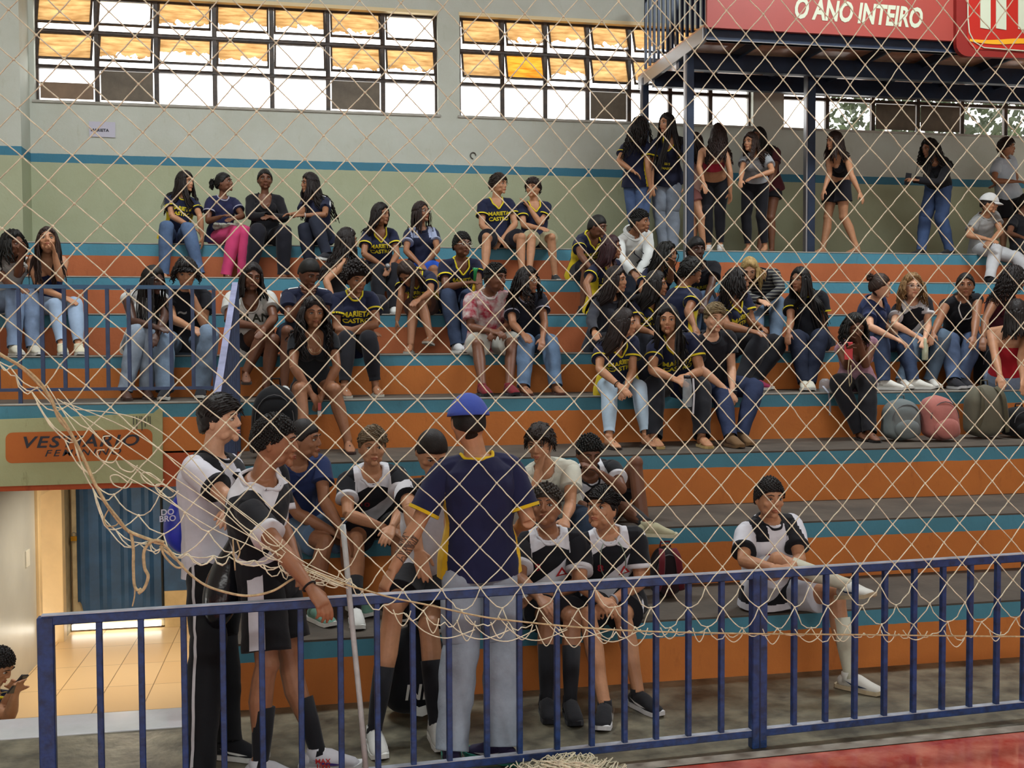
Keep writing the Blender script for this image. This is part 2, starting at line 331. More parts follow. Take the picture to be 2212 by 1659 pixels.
def pane_mat(name, tint, cover, seed, worn=.35):
    """painted window glass: translucent brown film with worn-through patches towards the lower edge"""
    m = bpy.data.materials.new(name); m.use_nodes = True; t = m.node_tree; L = t.links; t.nodes.remove(t.nodes['Principled BSDF'])
    out = t.nodes['Material Output']; co = t.nodes.new('ShaderNodeTexCoord')
    tr = t.nodes.new('ShaderNodeBsdfTransparent'); tr.inputs[0].default_value = (.95, .96, .97, 1)
    tl = t.nodes.new('ShaderNodeBsdfTranslucent'); df = t.nodes.new('ShaderNodeBsdfTransparent')
    st = t.nodes.new('ShaderNodeTexNoise'); st.inputs['Scale'].default_value = 3.; st.inputs['Detail'].default_value = 7
    mp = t.nodes.new('ShaderNodeMapping'); mp.inputs['Scale'].default_value = (1.2, 1, 7); mp.inputs['Location'].default_value = (seed, 0, seed*2)
    L.new(co.outputs['Object'], mp.inputs[0]); L.new(mp.outputs[0], st.inputs['Vector'])
    rp = t.nodes.new('ShaderNodeValToRGB'); rp.color_ramp.elements[0].position = .32; rp.color_ramp.elements[1].position = .68
    rp.color_ramp.elements[0].color = (tint[0]*.42, tint[1]*.33, tint[2]*.25, 1); rp.color_ramp.elements[1].color = (*tint, 1)
    L.new(st.outputs['Fac'], rp.inputs[0]); L.new(rp.outputs[0], tl.inputs[0])
    rp2 = t.nodes.new('ShaderNodeMix'); rp2.data_type = 'RGBA'; rp2.blend_type = 'MULTIPLY'; rp2.inputs[0].default_value = 1; L.new(rp.outputs[0], rp2.inputs[6]); rp2.inputs[7].default_value = (.27, .25, .2, 1)
    L.new(rp2.outputs[2], df.inputs[0]); ad = t.nodes.new('ShaderNodeMixShader'); ad.inputs[0].default_value = .35; L.new(tl.outputs[0], ad.inputs[1]); L.new(df.outputs[0], ad.inputs[2])
    # worn mask
    sp = t.nodes.new('ShaderNodeSeparateXYZ'); L.new(co.outputs['Object'], sp.inputs[0])
    n2 = t.nodes.new('ShaderNodeTexNoise'); n2.inputs['Scale'].default_value = 9; n2.inputs['Detail'].default_value = 4
    mp2 = t.nodes.new('ShaderNodeMapping'); mp2.inputs['Location'].default_value = (seed*3, 0, 0); L.new(co.outputs['Object'], mp2.inputs[0]); L.new(mp2.outputs[0], n2.inputs['Vector'])
    a = t.nodes.new('ShaderNodeMath'); a.operation = 'MULTIPLY_ADD'; L.new(n2.outputs['Fac'], a.inputs[0]); a.inputs[1].default_value = .32; L.new(sp.outputs['Z'], a.inputs[2])
    g = t.nodes.new('ShaderNodeMath'); g.operation = 'LESS_THAN'; L.new(a.outputs[0], g.inputs[0]); g.inputs[1].default_value = cover
    mx = t.nodes.new('ShaderNodeMixShader'); L.new(g.outputs[0], mx.inputs[0]); L.new(ad.outputs[0], mx.inputs[1]); L.new(tr.outputs[0], mx.inputs[2]); L.new(mx.outputs[0], out.inputs[0])
    return m
AMB = hexc('D8B078')
pm = [pane_mat('brown_glass_%d' % i, AMB, c, i*1.7) for i, c in enumerate((-.06, .05, .09, .13, .03))]
pm_or = pane_mat('orange_glass', (1., .42, .05), -.3, 9.1)
def clear_glass():
    m = bpy.data.materials.new('clear_window_glass'); m.use_nodes = True; t = m.node_tree; b = t.nodes['Principled BSDF']; out = t.nodes['Material Output']
    b.inputs['Roughness'].default_value = .05; b.inputs['Base Color'].default_value = (.8, .85, .9, 1)
    tr = t.nodes.new('ShaderNodeBsdfTransparent'); mx = t.nodes.new('ShaderNodeMixShader'); mx.inputs[0].default_value = .06
    t.links.new(tr.outputs[0], mx.inputs[1]); t.links.new(b.outputs[0], mx.inputs[2]); t.links.new(mx.outputs[0], out.inputs[0]); return m
m_clear = clear_glass(); m_board = mat('grey_brown_boarded_pane', hexc('645A4B'), .6, var=.3, scale=4, bump=.1)
m_board2 = mat('brown_boarded_pane', hexc('7C6650'), .6, var=.25, scale=3)
def window(idx, rng, grid, tilt_rows=(0, 1)):
    x0, x1 = rng; z0, z1 = WZ; nc = len(grid[0]); root = bpy.data.objects.new('window_%d' % idx, None); COL.objects.link(root); root.location = (x0, WY+.12, z0); bpy.context.view_layer.update(); tag(root, kind='structure')
    y = WY+.12; mb = MB(); cw = (x1-x0)/nc; rh = (z1-z0)/3
    for i in range(nc+1): mb.box((x0+i*cw-.028, y-.03, z0), (x0+i*cw+.028, y+.03, z1))
    for j in range(4): mb.box((x0, y-.035, z0+j*rh-.022), (x1, y+.035, z0+j*rh+.022))
    bevel(mb.build('window_frame', m_frame, root), .004, 1)
    for j in range(3):           # j = 0 top row
        for i in range(nc):
            k = grid[j][i]; cx = x0+(i+.5)*cw; ct = z1-j*rh-.03; hh = rh-.075; ww = cw-.085
            til = j < 2 and k != 'B' and k != 'b'
            ang = .38 if til else 0
            M = Matrix.Translation((cx, y-.02, ct)) @ Matrix.Rotation(-ang if til else 0, 4, 'X')
            if k in 'c': m = m_clear
            elif k == 'B': m = m_board
            elif k == 'b': m = m_board2
            elif k == 'o': m = pm_or
            else: m = pm[int(k)]
            half = .55 if k == 'b' and j == 2 else 1.
            v = [(-ww/2, 0, -hh), (ww/2, 0, -hh), (ww/2, 0, -hh*(1-half)), (-ww/2, 0, -hh*(1-half)), (-ww/2, .006, -hh), (ww/2, .006, -hh), (ww/2, .006, -hh*(1-half)), (-ww/2, .006, -hh*(1-half))]
            o = mesh_obj('pane', v, [(0, 1, 2, 3), (7, 6, 5, 4), (0, 4, 5, 1), (2, 6, 7, 3), (1, 5, 6, 2), (0, 3, 7, 4)] if k in 'Bb' else [(0, 1, 2, 3)], m)
            o.matrix_world = M @ Matrix.Translation((0, 0, 0)); o.parent = root; o.matrix_parent_inverse = root.matrix_world.inverted()
            for p in o.data.vertices: p.co.z += hh/2
            o.matrix_world = M @ Matrix.Translation((0, 0, -hh/2))
            if til:
                mb = MB(); e = .012
                mb.box((-ww/2-e, -.012, -hh-e), (ww/2+e, .012, -hh+e)); mb.box((-ww/2-e, -.012, -e), (ww/2+e, .012, e)); mb.box((-ww/2-e, -.012, -hh), (-ww/2+e, .012, 0)); mb.box((ww/2-e, -.012, -hh), (ww/2+e, .012, 0))
                s = mb.build('sash', m_frame, None); s.matrix_world = M; s.parent = root; s.matrix_parent_inverse = root.matrix_world.inverted()
    return root
window(1, W1, ['0c21311'.replace('3', '2')[:7] if False else '0c12213'.replace('3', 'c'), '0132c41', 'bBcccBc'])
window(2, W2, ['0121444', '0o20444', 'cccBccc'])
window(3, W3, ['BBBBBBB', 'BBBBBBB', 'ccBBccc'])
# far left sliver window
mb = MB(); mb.box((-4.6, WY+.2, 4.9), (-3.5, WY+.21, 6.2)); tag(mb.build('window_4', m_clear), kind='structure')
mb = MB(); mb.box((-4.62, WY+.1, 4.86), (-3.5, WY+.3, 4.92)); tag(mb.build('trim_44', m_frame), kind='structure')
# trees outside the right-hand windows
def foliage(name, c, r, n, label, m):
    rnd = random.Random(17); mb = MB()
    for k in range(n):
        a, b_, t = rnd.uniform(0, 6.28), rnd.uniform(-1, 1), rnd.random()**.4
        p = Vector(c)+Vector((math.cos(a)*r[0]*t, math.sin(a)*r[1]*t, b_*r[2])); s = rnd.uniform(.05, .13); d = Vector((rnd.gauss(0, 1), rnd.gauss(0, 1), rnd.gauss(0, 1))).normalized(); e = d.orthogonal().normalized()*s; g_ = d.cross(e)*.5
        mb.add([p-e, p+g_, p+e, p-g_], [(0, 1, 2, 3)])
    return mb.build(name, m)
m_leaf = mat('outdoor_tree_leaves', hexc('2E3A1C'), .7, var=.4, scale=2)
t_ = tag(bpy.data.objects.new('tree', None), 'dark leafy tree seen through the small windows under the gallery at right', 'tree'); COL.objects.link(t_); t_.location = (12.3, 18, 0); bpy.context.view_layer.update()
o = foliage('crown', (12.3, 18, 6.1), (3.0, 1.2, 1.0), 3200, '', m_leaf); o.parent = t_; o.matrix_parent_inverse = t_.matrix_world.inverted()
mb = MB(); mb.tube([(12.3, 18, 0), (12.4, 18, 3), (12.2, 18.1, 6)], [.22, .18, .08], 10); o = mb.build('trunk', mat('bark', hexc('4A3A2A'), .8, bump=.4)); o.parent = t_; o.matrix_parent_inverse = t_.matrix_world.inverted()
# paper notice and conduit hole on the back wall
nt_ = empty('paper_notice', onY(220, 281, 13.99), 'white paper notice with MARIETA printed on it, taped to the upper back wall', 'notice')
poly_plate('sheet', [(192, 262), (249, 264), (249, 297), (193, 295)], 13.985, .002, mat('paper_white', hexc('B9B8C6'), .6), nt_)
px_text('lettering', 'MARIETA', 216, 281, 6.5, 39, 13.985, m_ink, nt_, 0, 0, .04)
c_ = onY(1022, 336, 13.99); mb = MB(); mb.tube([c_+Vector((.035*math.cos(a), 0, .04*math.sin(a))) for a in [k*math.pi/8 for k in range(13)]], .007, 6)
tag(mb.build('wall_ring', mat('rusty_ring', hexc('4A453C'), .7)), 'small dark round pipe stub mark on the grey back wall', 'ring')
# hall roof and side walls
m_roof = mat('roof_sheet', hexc('B8B4AA'), .7)
mb = MB(); mb.box((-13, -13, 8.6), (16, WY+.3, 8.7)); tag(mb.build('ceiling', m_roof), kind='structure')
mb = MB(); mb.box((-8.2, -12, -.1), (-8, WY+.3, 8.6)); tag(mb.build('wall_left', m_white), kind='structure')
mb = MB(); mb.box((13.5, -12, -.1), (13.7, WY+.3, 8.6)); tag(mb.build('wall_right', m_white), kind='structure')
mb = MB(); mb.box((-9, -12.2, -.1), (14, -12, 2.6)); mb.box((-9, -12.2, 6.0), (14, -12, 8.6)); tag(mb.build('wall_front', m_white), kind='structure')

# ================================================================ gallery (mezzanine) with sign
m_navy = mat('navy_gallery_paint', hexc('1B2A40'), .4, var=.25, scale=6, metal=.2); m_lightsteel = mat('light_steel_edge', hexc('8E8E90'), .35, metal=.6)
g = empty('steel_gallery', (6.5, 12.6, 3.158), 'dark blue steel gallery on posts above the top row at the right', 'gallery')
ZD = 5.40; GX0, GX1, GY0, GY1 = 4.52, 12.6, 11.57, 13.72
def chan(name, a, b, w, h, m=m_navy): mb = MB(); mb.beam(a, b, w, h); return bevel(mb.build(name, m, g), .005, 1)
chan('front_beam', (GX0, GY0, ZD+.075), (GX1, GY0, ZD+.075), .07, .15)
mb = MB(); mb.box((GX0, GY0-.05, ZD), (GX1, GY0+.04, ZD+.008)); mb.build('beam_flange', m_lightsteel, g)
chan('main_beam', (GX0, 12.45, ZD+.0), (GX1, 12.45, ZD+.0), .10, .2); chan('rear_beam', (GX0, 13.35, ZD+.0), (GX1, 13.35, ZD+.0), .10, .2)
chan('side_beam', (GX0, GY0, ZD+.07), (GX0, 13.9, ZD+.07), .05, .16, m_lightsteel)
for k in range(10): chan('joist', (GX0+.75+k*.82, GY0, ZD+.1), (GX0+.75+k*.82, 13.9, ZD+.1), .05, .1)
mb = MB(); mb.box((GX0+.1, GY0-.04, ZD+.155), (GX1, GY0+.0, ZD+.19)); mb.build('olive_strip', mat('olive_strip', hexc('8A8A58'), .6), g)
mb = MB(); mb.box((GX0, GY0+.03, ZD+.16), (GX1, 13.98, ZD+.19)); mb.build('deck', mat('plywood_deck', hexc('DDA888'), .25, var=.15, scale=3, color2=hexc('9A6A50')), g)  # pale orange puts the glow from the windows into the deck colour
for (x, y, zb, w_) in ((4.56, 12.15, SZ[7], .085), (4.53, 13.7, SZ[8], .08), (6.40, 12.78, SZ[8], .10), (10.2, 12.78, SZ[8], .10)):
    mb = MB(); mb.box((x-w_/2, y-w_/2, zb), (x+w_/2, y+w_/2, ZD+.1)); bevel(mb.build('post', m_navy, g), .006, 1)
    mb = MB(); mb.box((x-w_/2-.022, y-w_/2+.01, zb), (x-w_/2-.002, y+w_/2-.01, ZD+.0)); mb.build('post_edge', m_lightsteel, g)
for k in range(13):
    y = GY0+.05+k*(13.6-GY0)/12; mb = MB(); mb.box((GX0-.015, y-.018, ZD+.2), (GX0+.015, y+.018, ZD+1.12)); mb.build('baluster', m_navy, g)
chan('hand_rail', (GX0, GY0, ZD+1.1), (GX0, 13.6, ZD+1.1), .05, .05); chan('corner_post', (GX0, GY0, ZD), (GX0, GY0, ZD+1.2), .06, .06)
sgn = empty('advert_board', (8, 11.42, 5.5), 'long red advertising board reading O ANO INTEIRO on the gallery front', 'sign')
m_red = mat('advert_red', hexc('963A30'), .5, var=.06, scale=2); SYY = 11.45
mb = MB(); mb.box((4.50, SYY, 5.515), (8.35, SYY+.05, 6.6)); mb.build('red_board', m_red, sgn)
px_text('lettering', 'O ANO INTEIRO', 1857, 28, 39, 276, SYY, mat('advert_white', hexc('B9BFA8'), .5), sgn, -.02, .18, .045)
lg = empty('logo_board', (8.6, 11.4, 5.4), 'bright red board with white logo letters and a yellow swoosh at top right', 'sign')
poly_plate('logo_panel', rrect(2066, -140, 2460, 121, 26, .03), SYY-.06, .06, mat('logo_dark_red', hexc('7E1A14'), .5), lg)
poly_plate('logo_field', rrect(2090, -120, 2440, 106, 26, .03), SYY-.068, .01, mat('logo_red', hexc('A81E12'), .45), lg)
mw = mat('advert_white', hexc('B9BFA8'))
for (a, b) in ((2118, 2140), (2152, 2174), (2200, 2222)):
    poly_plate('logo_letter', [(a, -60), (b, -58), (b, 63+.03*(b-2118)), (a, 60+.03*(a-2118))], SYY-.075, .008, mw, lg)
sw = [(2095+i*12, 84+2*math.sin(i*.5)+i*.1) for i in range(14)]
poly_plate('yellow_swoosh', sw+[(x, y+5+min(i, 6)) for i, (x, y) in list(enumerate(sw))[::-1]], SYY-.076, .004, mat('swoosh_yellow', hexc('D89A18'), .5), lg)
mb = MB(); q0 = [(2090, -100), (2091, 40), (2094, 70), (2104, 90), (2125, 103), (2212, 110), (2300, 114)]
mb.tube([onY(a, b, SYY-.075) for a, b in q0], .008, 6); mb.build('logo_outline', mw, lg)

# ================================================================ railings
m_rail = mat('chipped_navy_paint', hexc('1C3C72'), .4, var=.35, scale=22, bump=.2, bscale=40, color2=hexc('112648'))
m_worn = mat('bare_metal_top', hexc('A9AEB8'), .35, metal=.2, var=.25, scale=9)
A_, B_ = onZ(90, 1330, .9), onZ(2212, 1196, .9); rd = (B_-A_); rd.z = 0; rd.normalize(); rn = Vector((-rd.y, rd.x, 0))
def rail_at(px, py=1450):   # point on the railing's vertical plane
    r = ray(px, py); t = (A_-CAM).dot(rn)/r.dot(rn); return CAM+r*t
rl = empty('court_railing', (1.5, 5.0, 0), 'long dark blue metal railing between the court and the stands', 'railing')
Eend = B_+rd*1.2; U = Vector((0, 0, 1))
mb = MB(); mb.beam(A_+U*-.02, Eend+U*-.02, .045, .04); bevel(mb.build('top_rail', m_rail, rl), .004, 1)
mb = MB(); mb.beam(A_+U*.002, Eend+U*.002, .04, .004); mb.build('worn_rail_top', m_worn, rl)
mb = MB(); mb.beam(A_+U*(-.9+.075), Eend+U*(-.9+.075), .04, .035); bevel(mb.build('bottom_rail', m_rail, rl), .004, 1)
mb = MB(); mb.beam(A_+U*(-.9+.095), Eend+U*(-.9+.095), .036, .003); mb.build('worn_bottom_top', m_worn, rl)
for px in (216, 306, 398, 482, 566, 650, 736, 815, 892, 970, 1051, 1122, 1203, 1278, 1349, 1417, 1487, 1558, 1715, 1783, 1846, 1910, 1973, 2035, 2094, 2152, 2210, 2266, 2322):
    p = rail_at(px); mb = MB(); b0 = Vector((p.x, p.y, .09)); mb.beam(b0, Vector((p.x, p.y, .87)), .029, .026, rd); bevel(mb.build('baluster', m_rail, rl), .003, 1)
for px, ww in ((101, .066), (1637, .082)):
    p = rail_at(px); mb = MB(); mb.beam(Vector((p.x, p.y, 0)), Vector((p.x, p.y, .895)), ww, .05, rn); bevel(mb.build('post', m_rail, rl), .004, 1)
    if px > 1000: mb = MB(); mb.beam(Vector((p.x, p.y, 0))-rn*.0255, Vector((p.x, p.y, .88))-rn*.0255, .006, .002, rn); mb.build('post_seam', mat('seam', hexc('0E1A30'), .5), rl)
# landing railing upper left
m_rail2 = mat('blue_landing_paint', hexc('263C62'), .45, var=.25, scale=12)
ll = empty('landing_railing', (-1.8, 9.06, SZ[4]), 'blue metal railing on the landing above the changing room sign', 'railing')
yq = 9.06; e1 = onY(465, 617, yq)
zt = e1.z; zb_ = onY(240, 840, yq).z
mb = MB(); mb.beam((-5, yq, zt-.015), (e1.x, yq, zt-.015), .035, .03); mb.build('top_rail', mat('teal_blue_rail', hexc('2C5577'), .5), ll)
mb = MB(); mb.beam((-5, yq, zb_), (e1.x, yq, zb_), .03, .025); mb.build('bottom_rail', m_rail2, ll)
for px in [-150, -104, -55, -5, 42, 92, 140, 187, 233, 279, 325, 370, 417, 463]:
    p = onY(px, 740, yq); mb = MB(); mb.box((p.x-.014, yq-.012, SZ[4] if px in (463, 42) else zb_), (p.x+.014, yq+.012, zt-.02)); mb.build('baluster', m_rail2, ll)
# handrail that descends beside the passage towards the viewer
hl = empty('stair_railing', (-.52, 8.4, SZ[3]), 'blue stair railing with a bright worn top, sloping down beside the passage', 'railing')
Xh = onY(508, 618, 9.0).x; P0 = onY(508, 618, 9.0); 
r_ = ray(468, 866); P1 = CAM+r_*(Xh/r_.x); 
mb = MB(); mb.beam(P0, P1, .042, .05); bevel(mb.build('rail_body', m_rail2, hl), .005, 1)
mb = MB(); mb.beam(P0+U*.028, P1+U*.028, .044, .006); mb.build('worn_rail_top', mat('worn_lilac_rail', hexc('7E82A4'), .5, var=.3, scale=6), hl)
for k in range(9):
    p = P0.lerp(P1, k/8*.97+.01); zf = SZ[3] if p.y > SY[3] else SZ[2]
    mb = MB(); mb.box((p.x-.014, p.y-.014, zf), (p.x+.014, p.y+.014, p.z)); mb.build('baluster', m_rail2, hl)
mb = MB(); mb.box((P0.x-.03, P0.y-.06, SZ[3]), (P0.x+.03, P0.y, P0.z+.01)); mb.build('post', m_rail2, hl)
# loose white pole leaning on the railing
pl = [(737, 1128), (744, 1200), (752, 1290), (762, 1390), (775, 1520), (789, 1680)]
mb = MB(); mb.tube([rail_at(a, b)-rn*.07 for a, b in pl], .0125, 12); o = mb.build('white_pole', mat('dull_white_plastic_pipe', hexc('A9AFAE'), .35, var=.15, scale=20), smooth=True)
tag(o, 'thin white slightly bent pole standing in front of the railing beside the two gripping hands', 'pole')
# ================================================================ people
def V(*a): return Vector(a)
SKINS = {1: 'C99A7B', 2: 'B07F5E', 3: '8F6246', 4: '6B4531', 5: '4A2F23'}
def skin(k):
    c = hexc(SKINS[k]); m = mat('skin_tone_%d' % k, c, .5, var=.10, scale=22, bump=.06, bscale=160, spec=.35)
    b = m.node_tree.nodes['Principled BSDF']; b.inputs['Subsurface Weight'].default_value = 0.0; return m
def lip(k): c = hexc(SKINS[k]); return mat('lips_%d' % k, (c[0]*.85, c[1]*.5, c[2]*.5), .4)
def hairm(h, rough=.55): return mat('hair_'+h, tuple(v*.8 for v in hexc(h)), rough, var=.35, scale=45, bump=.3, bscale=190, spec=.3)
def cloth(h, nm=None, rough=.85): return mat('cloth_'+h, hexc(h), rough, var=.14, scale=5, bump=.22, bscale=26, spec=.2, sheen=.08)
def denim(h):
    c = hexc(h); g_ = sum(c)/3; c = tuple((v*.72+g_*.28)*.85 for v in c)
    return mat('denim_'+h, c, .85, var=.2, scale=6, bump=.3, bscale=40, spec=.2)
def cuff_plane(p, q, f): return p.lerp(q, f), (q-p).normalized()
_batch = []
def bake_all(parts):
    """parts: list of dict(mb, voxel, smooth). Every body or garment is fused to one continuous surface."""
    tmp = []
    for p in parts:
        o = mesh_obj('tmp', p['mb'].v, p['mb'].f); r = o.modifiers.new('r', 'REMESH'); r.mode = 'VOXEL'; r.voxel_size = p['voxel']; r.use_smooth_shade = True
        if p.get('smooth', 3): s = o.modifiers.new('s', 'SMOOTH'); s.factor = .5; s.iterations = p.get('smooth', 3)
        tmp.append(o)
    dg = bpy.context.evaluated_depsgraph_get(); dg.update(); out = []
    for o in tmp: out.append(bpy.data.meshes.new_from_object(o.evaluated_get(dg)))
    for o in tmp: me = o.data; bpy.data.objects.remove(o); bpy.data.meshes.remove(me)
    return out
def wrinkle(me, amp, freq, seed=0):
    n = len(me.vertices); co = np.empty(n*3, np.float32); me.vertices.foreach_get('co', co); co = co.reshape(-1, 3)
    no = np.empty(n*3, np.float32); me.vertices.foreach_get('normal', no); no = no.reshape(-1, 3)
    q = co*freq+seed; w_ = q[:, [1, 2, 0]]*.7+np.sin(q[:, [2, 0, 1]]*.9)
    d = (np.sin(w_[:, 0]*1.3+np.sin(w_[:, 1]*1.1))*np.sin(w_[:, 2]*.9+w_[:, 0]*.7)+.5*np.sin(q[:, 2]*2.3+np.sin(q[:, 0]*2.1)*1.4))
    co += no*(amp*d)[:, None]; me.vertices.foreach_set('co', co.ravel().astype(np.float32)); me.update()
def cut_mesh(me, planes=(), kill=None, extra_bisect=(), tubes=(), wa=0, tb=()):
    bm = bmesh.new(); bm.from_mesh(me)
    for (co, no) in extra_bisect: bmesh.ops.bisect_plane(bm, geom=bm.verts[:]+bm.edges[:]+bm.faces[:], plane_co=co, plane_no=no)
    for (co, no, lim) in planes:   # remove everything beyond the plane within lim of co
        fs = [f for f in bm.faces if (f.calc_center_median()-co).length < lim]
        g = set(fs); es = set(e for f in fs for e in f.edges); vs_ = set(v for f in fs for v in f.verts)
        bmesh.ops.bisect_plane(bm, geom=list(g)+list(es)+list(vs_), plane_co=co, plane_no=no)
        dead = [f for f in bm.faces if (f.calc_center_median()-co).length < lim*1.05 and (f.calc_center_median()-co).dot(no) > 1e-5]
        bmesh.ops.delete(bm, geom=dead, context='FACES')
    if kill:
        dead = [f for f in bm.faces if kill(f.calc_center_median())]; bmesh.ops.delete(bm, geom=dead, context='FACES')
    bm.to_mesh(me); bm.free(); bm = bmesh.new(); bm.from_mesh(me); nc = len(bm.faces)
    for D_ in tubes:
        t2 = bpy.data.meshes.new('t'); t2.from_pydata([tuple(v) for v in D_.v], [], D_.f); t2.update(); bt = bmesh.new(); bt.from_mesh(t2); bpy.data.meshes.remove(t2)
        bmesh.ops.subdivide_edges(bt, edges=bt.edges, cuts=1, use_grid_fill=True, smooth=0)
        for (co, no) in tb: bmesh.ops.bisect_plane(bt, geom=bt.verts[:]+bt.edges[:]+bt.faces[:], plane_co=co, plane_no=no)
        t2 = bpy.data.meshes.new('t'); bt.to_mesh(t2); bt.free()
        if wa: wrinkle(t2, wa, 24, .7)
        bm.from_mesh(t2); bpy.data.meshes.remove(t2)
    bm.to_mesh(me); bm.free(); me.update(); return nc
def finish(name, me, m, parent):
    me.name = name; me.polygons.foreach_set('use_smooth', [True]*len(me.polygons)); me.materials.clear()
    for mm in (m if isinstance(m, (list, tuple)) else [m]): me.materials.append(mm)
    o = bpy.data.objects.new(name, me); COL.objects.link(o); o.parent = parent; o.matrix_parent_inverse = parent.matrix_world.inverted(); return o
def lift(parent, px, L, far=False):
    r = ray(*px).normalized(); oc = CAM-parent; b = oc.dot(r); c = oc.dot(oc)-L*L; d = b*b-c
    if d <= 0: t = -b; q = CAM+r*t; return parent+(q-parent).normalized()*L
    t = -b+(math.sqrt(d) if far else -math.sqrt(d)); return CAM+r*t
def ik(a, c, l1, l2, hint):
    d = (c-a); D = min(d.length, (l1+l2)*.995); u = d.normalized(); x = (l1*l1-l2*l2+D*D)/(2*D); h = math.sqrt(max(l1*l1-x*x, 0))
    hp = hint-u*hint.dot(u); hp = hp.normalized() if hp.length > 1e-4 else u.orthogonal().normalized(); return a+u*x+hp*h, a+u*D
def head_geo(mb, M, fem=False):
    n, m_ = 36, 26; v = []; f = []
    for i in range(m_+1):
        t = math.pi*i/m_
        for k in range(n):
            a = 2*math.pi*k/n; x, y, z = math.sin(t)*math.cos(a), math.sin(t)*math.sin(a), math.cos(t)
            zz = z; wx, dy = 1., 1.
            if z < 0:
                wx = 1-.20*(-z)**2.0
                if y > 0: dy = 1-.55*(-z)**1.4
                else: dy = 1-.05*(-z)
            if z > .2 and y < 0: dy *= 1-.06*(z-.2)
            px_, py_, pz = x*.075*wx, y*(.089 if y < 0 else .098)*dy, z*.116
            for sx_ in (-1, 1):
                dd = ((px_-sx_*.031)/.019)**2+((pz-.003)/.014)**2
                if y < 0: py_ += .009*math.exp(-dd)
            v.append(M @ V(px_, py_, pz))
    for i in range(m_):
        for k in range(n): a, b = i*n+k, i*n+(k+1) % n; f.append((a, a+n, b+n, b))
    mb.add(v, f)
    T = lambda pts: [M @ V(*p) for p in pts]; s = M.to_scale()[0]; R3 = M.to_3x3()
    mb.tube(T([(0, -.084, .018), (0, -.094, -.006), (0, -.0985, -.024), (0, -.091, -.036)]), [.0075*s, .009*s, .0115*s, .008*s], 8)
    for e in (-1, 1):
        mb.ell(M @ V(e*.0125, -.091, -.031), (.0075, .009, .0065), R3, 8, 6)
        mb.tube(T([(e*.010, -.085, .024), (e*.032, -.083, .027), (e*.055, -.068, .020)]), [.008*s, .0085*s, .006*s], 6)
        mb.ell(M @ V(e*.042, -.058, -.026), (.020, .016, .018), R3, 8, 6); mb.ell(M @ V(e*.040, -.030, -.068), (.016, .030, .022), R3, 8, 6)
        mb.ell(M @ V(e*.076, .010, -.008), (.0085, .017, .030), R3 @ Matrix.Rotation(.25*e, 3, 'Z'), 8, 6)
    mb.tube(T([(-.022, -.080, -.058), (-.008, -.0875, -.054), (.008, -.0875, -.054), (.022, -.080, -.058)]), .0062*s, 6)
    mb.tube(T([(-.019, -.080, -.062), (0, -.0875, -.067), (.019, -.080, -.062)]), .0068*s, 6)
    mb.ell(M @ V(0, -.072, -.090), (.024, .016, .018), R3, 8, 6)
def hand_geo(mb, W, d, n, sgn, s, curl=.4, spread=.0, wide=False):
    d = d.normalized(); n = (n-d*n.dot(d)).normalized(); side = d.cross(n)*sgn; k = s
    mb.tube([W-d*.02*k, W+d*.012*k, W+d*.045*k, W+d*.082*k, W+d*.094*k], [(.024*k, .019*k), (.029*k, .018*k), (.038*k, .0165*k), (.040*k, .0145*k), (.036*k, .010*k)], 10, up=n)
    for i, (off, L) in enumerate(((.028, .92), (.0095, 1.0), (-.0095, .95), (-.028, .74))):
        p = W+d*(.083 if i < 3 else .078)*k+side*off*k; dr = (d+side*(off*(1.5+spread*9))).normalized(); c = curl*(.8+.1*i); pts = [p-dr*.012*k, p]
        for j, sl in enumerate((.043, .028, .022)):
            ax = dr.cross(n).normalized(); dr = (Quaternion(ax, c*(1, 1.1, .8)[j]) @ dr); nn = n; p = p+dr*sl*L*k; pts.append(p)
            n_loc = n
        mb.tube(pts, [.0088*k, .0092*k, .0088*k, .0080*k, .0065*k], 7)
    p = W+d*.022*k+side*.024*k; t1 = (d*.66+side*.62+n*.30).normalized(); t2 = (d*.86+side*.25+n*.40*(1+curl)).normalized()
    mb.tube([p-t1*.01*k, p+t1*.028*k, p+t1*.028*k+t2*.032*k, p+t1*.028*k+t2*.054*k], [.0135*k, .012*k, .0100*k, .0075*k], 8)
def foot_geo(mb, A, fd, up, s):
    sd = fd.cross(up).normalized()
    mb.tube([A+up*.03*s-fd*.005*s, A-up*.03*s-fd*.02*s], [.034*s, .036*s], 8, up=fd)
    mb.tube([A-fd*.055*s-up*.045*s, A-fd*.03*s-up*.042*s, A+fd*.04*s-up*.035*s, A+fd*.11*s-up*.052*s, A+fd*.155*s-up*.062*s, A+fd*.18*s-up*.066*s],
            [(.024*s, .024*s), (.032*s, .034*s), (.036*s, .040*s), (.044*s, .024*s), (.040*s, .015*s), (.022*s, .009*s)], 10, up=up)
TOR = {'m': [(-.20, .09, .08), (-.10, .150, .108), (.0, .166, .118), (.15, .158, .112), (.35, .140, .102), (.55, .150, .112), (.75, .168, .118), (.88, .160, .100), (.97, .105, .078), (1.03, .062, .06)],
       'f': [(-.20, .09, .08), (-.10, .155, .112), (.0, .170, .122), (.15, .152, .112), (.38, .120, .092), (.55, .132, .102), (.75, .148, .108), (.88, .140, .090), (.97, .092, .070), (1.03, .052, .052)]}
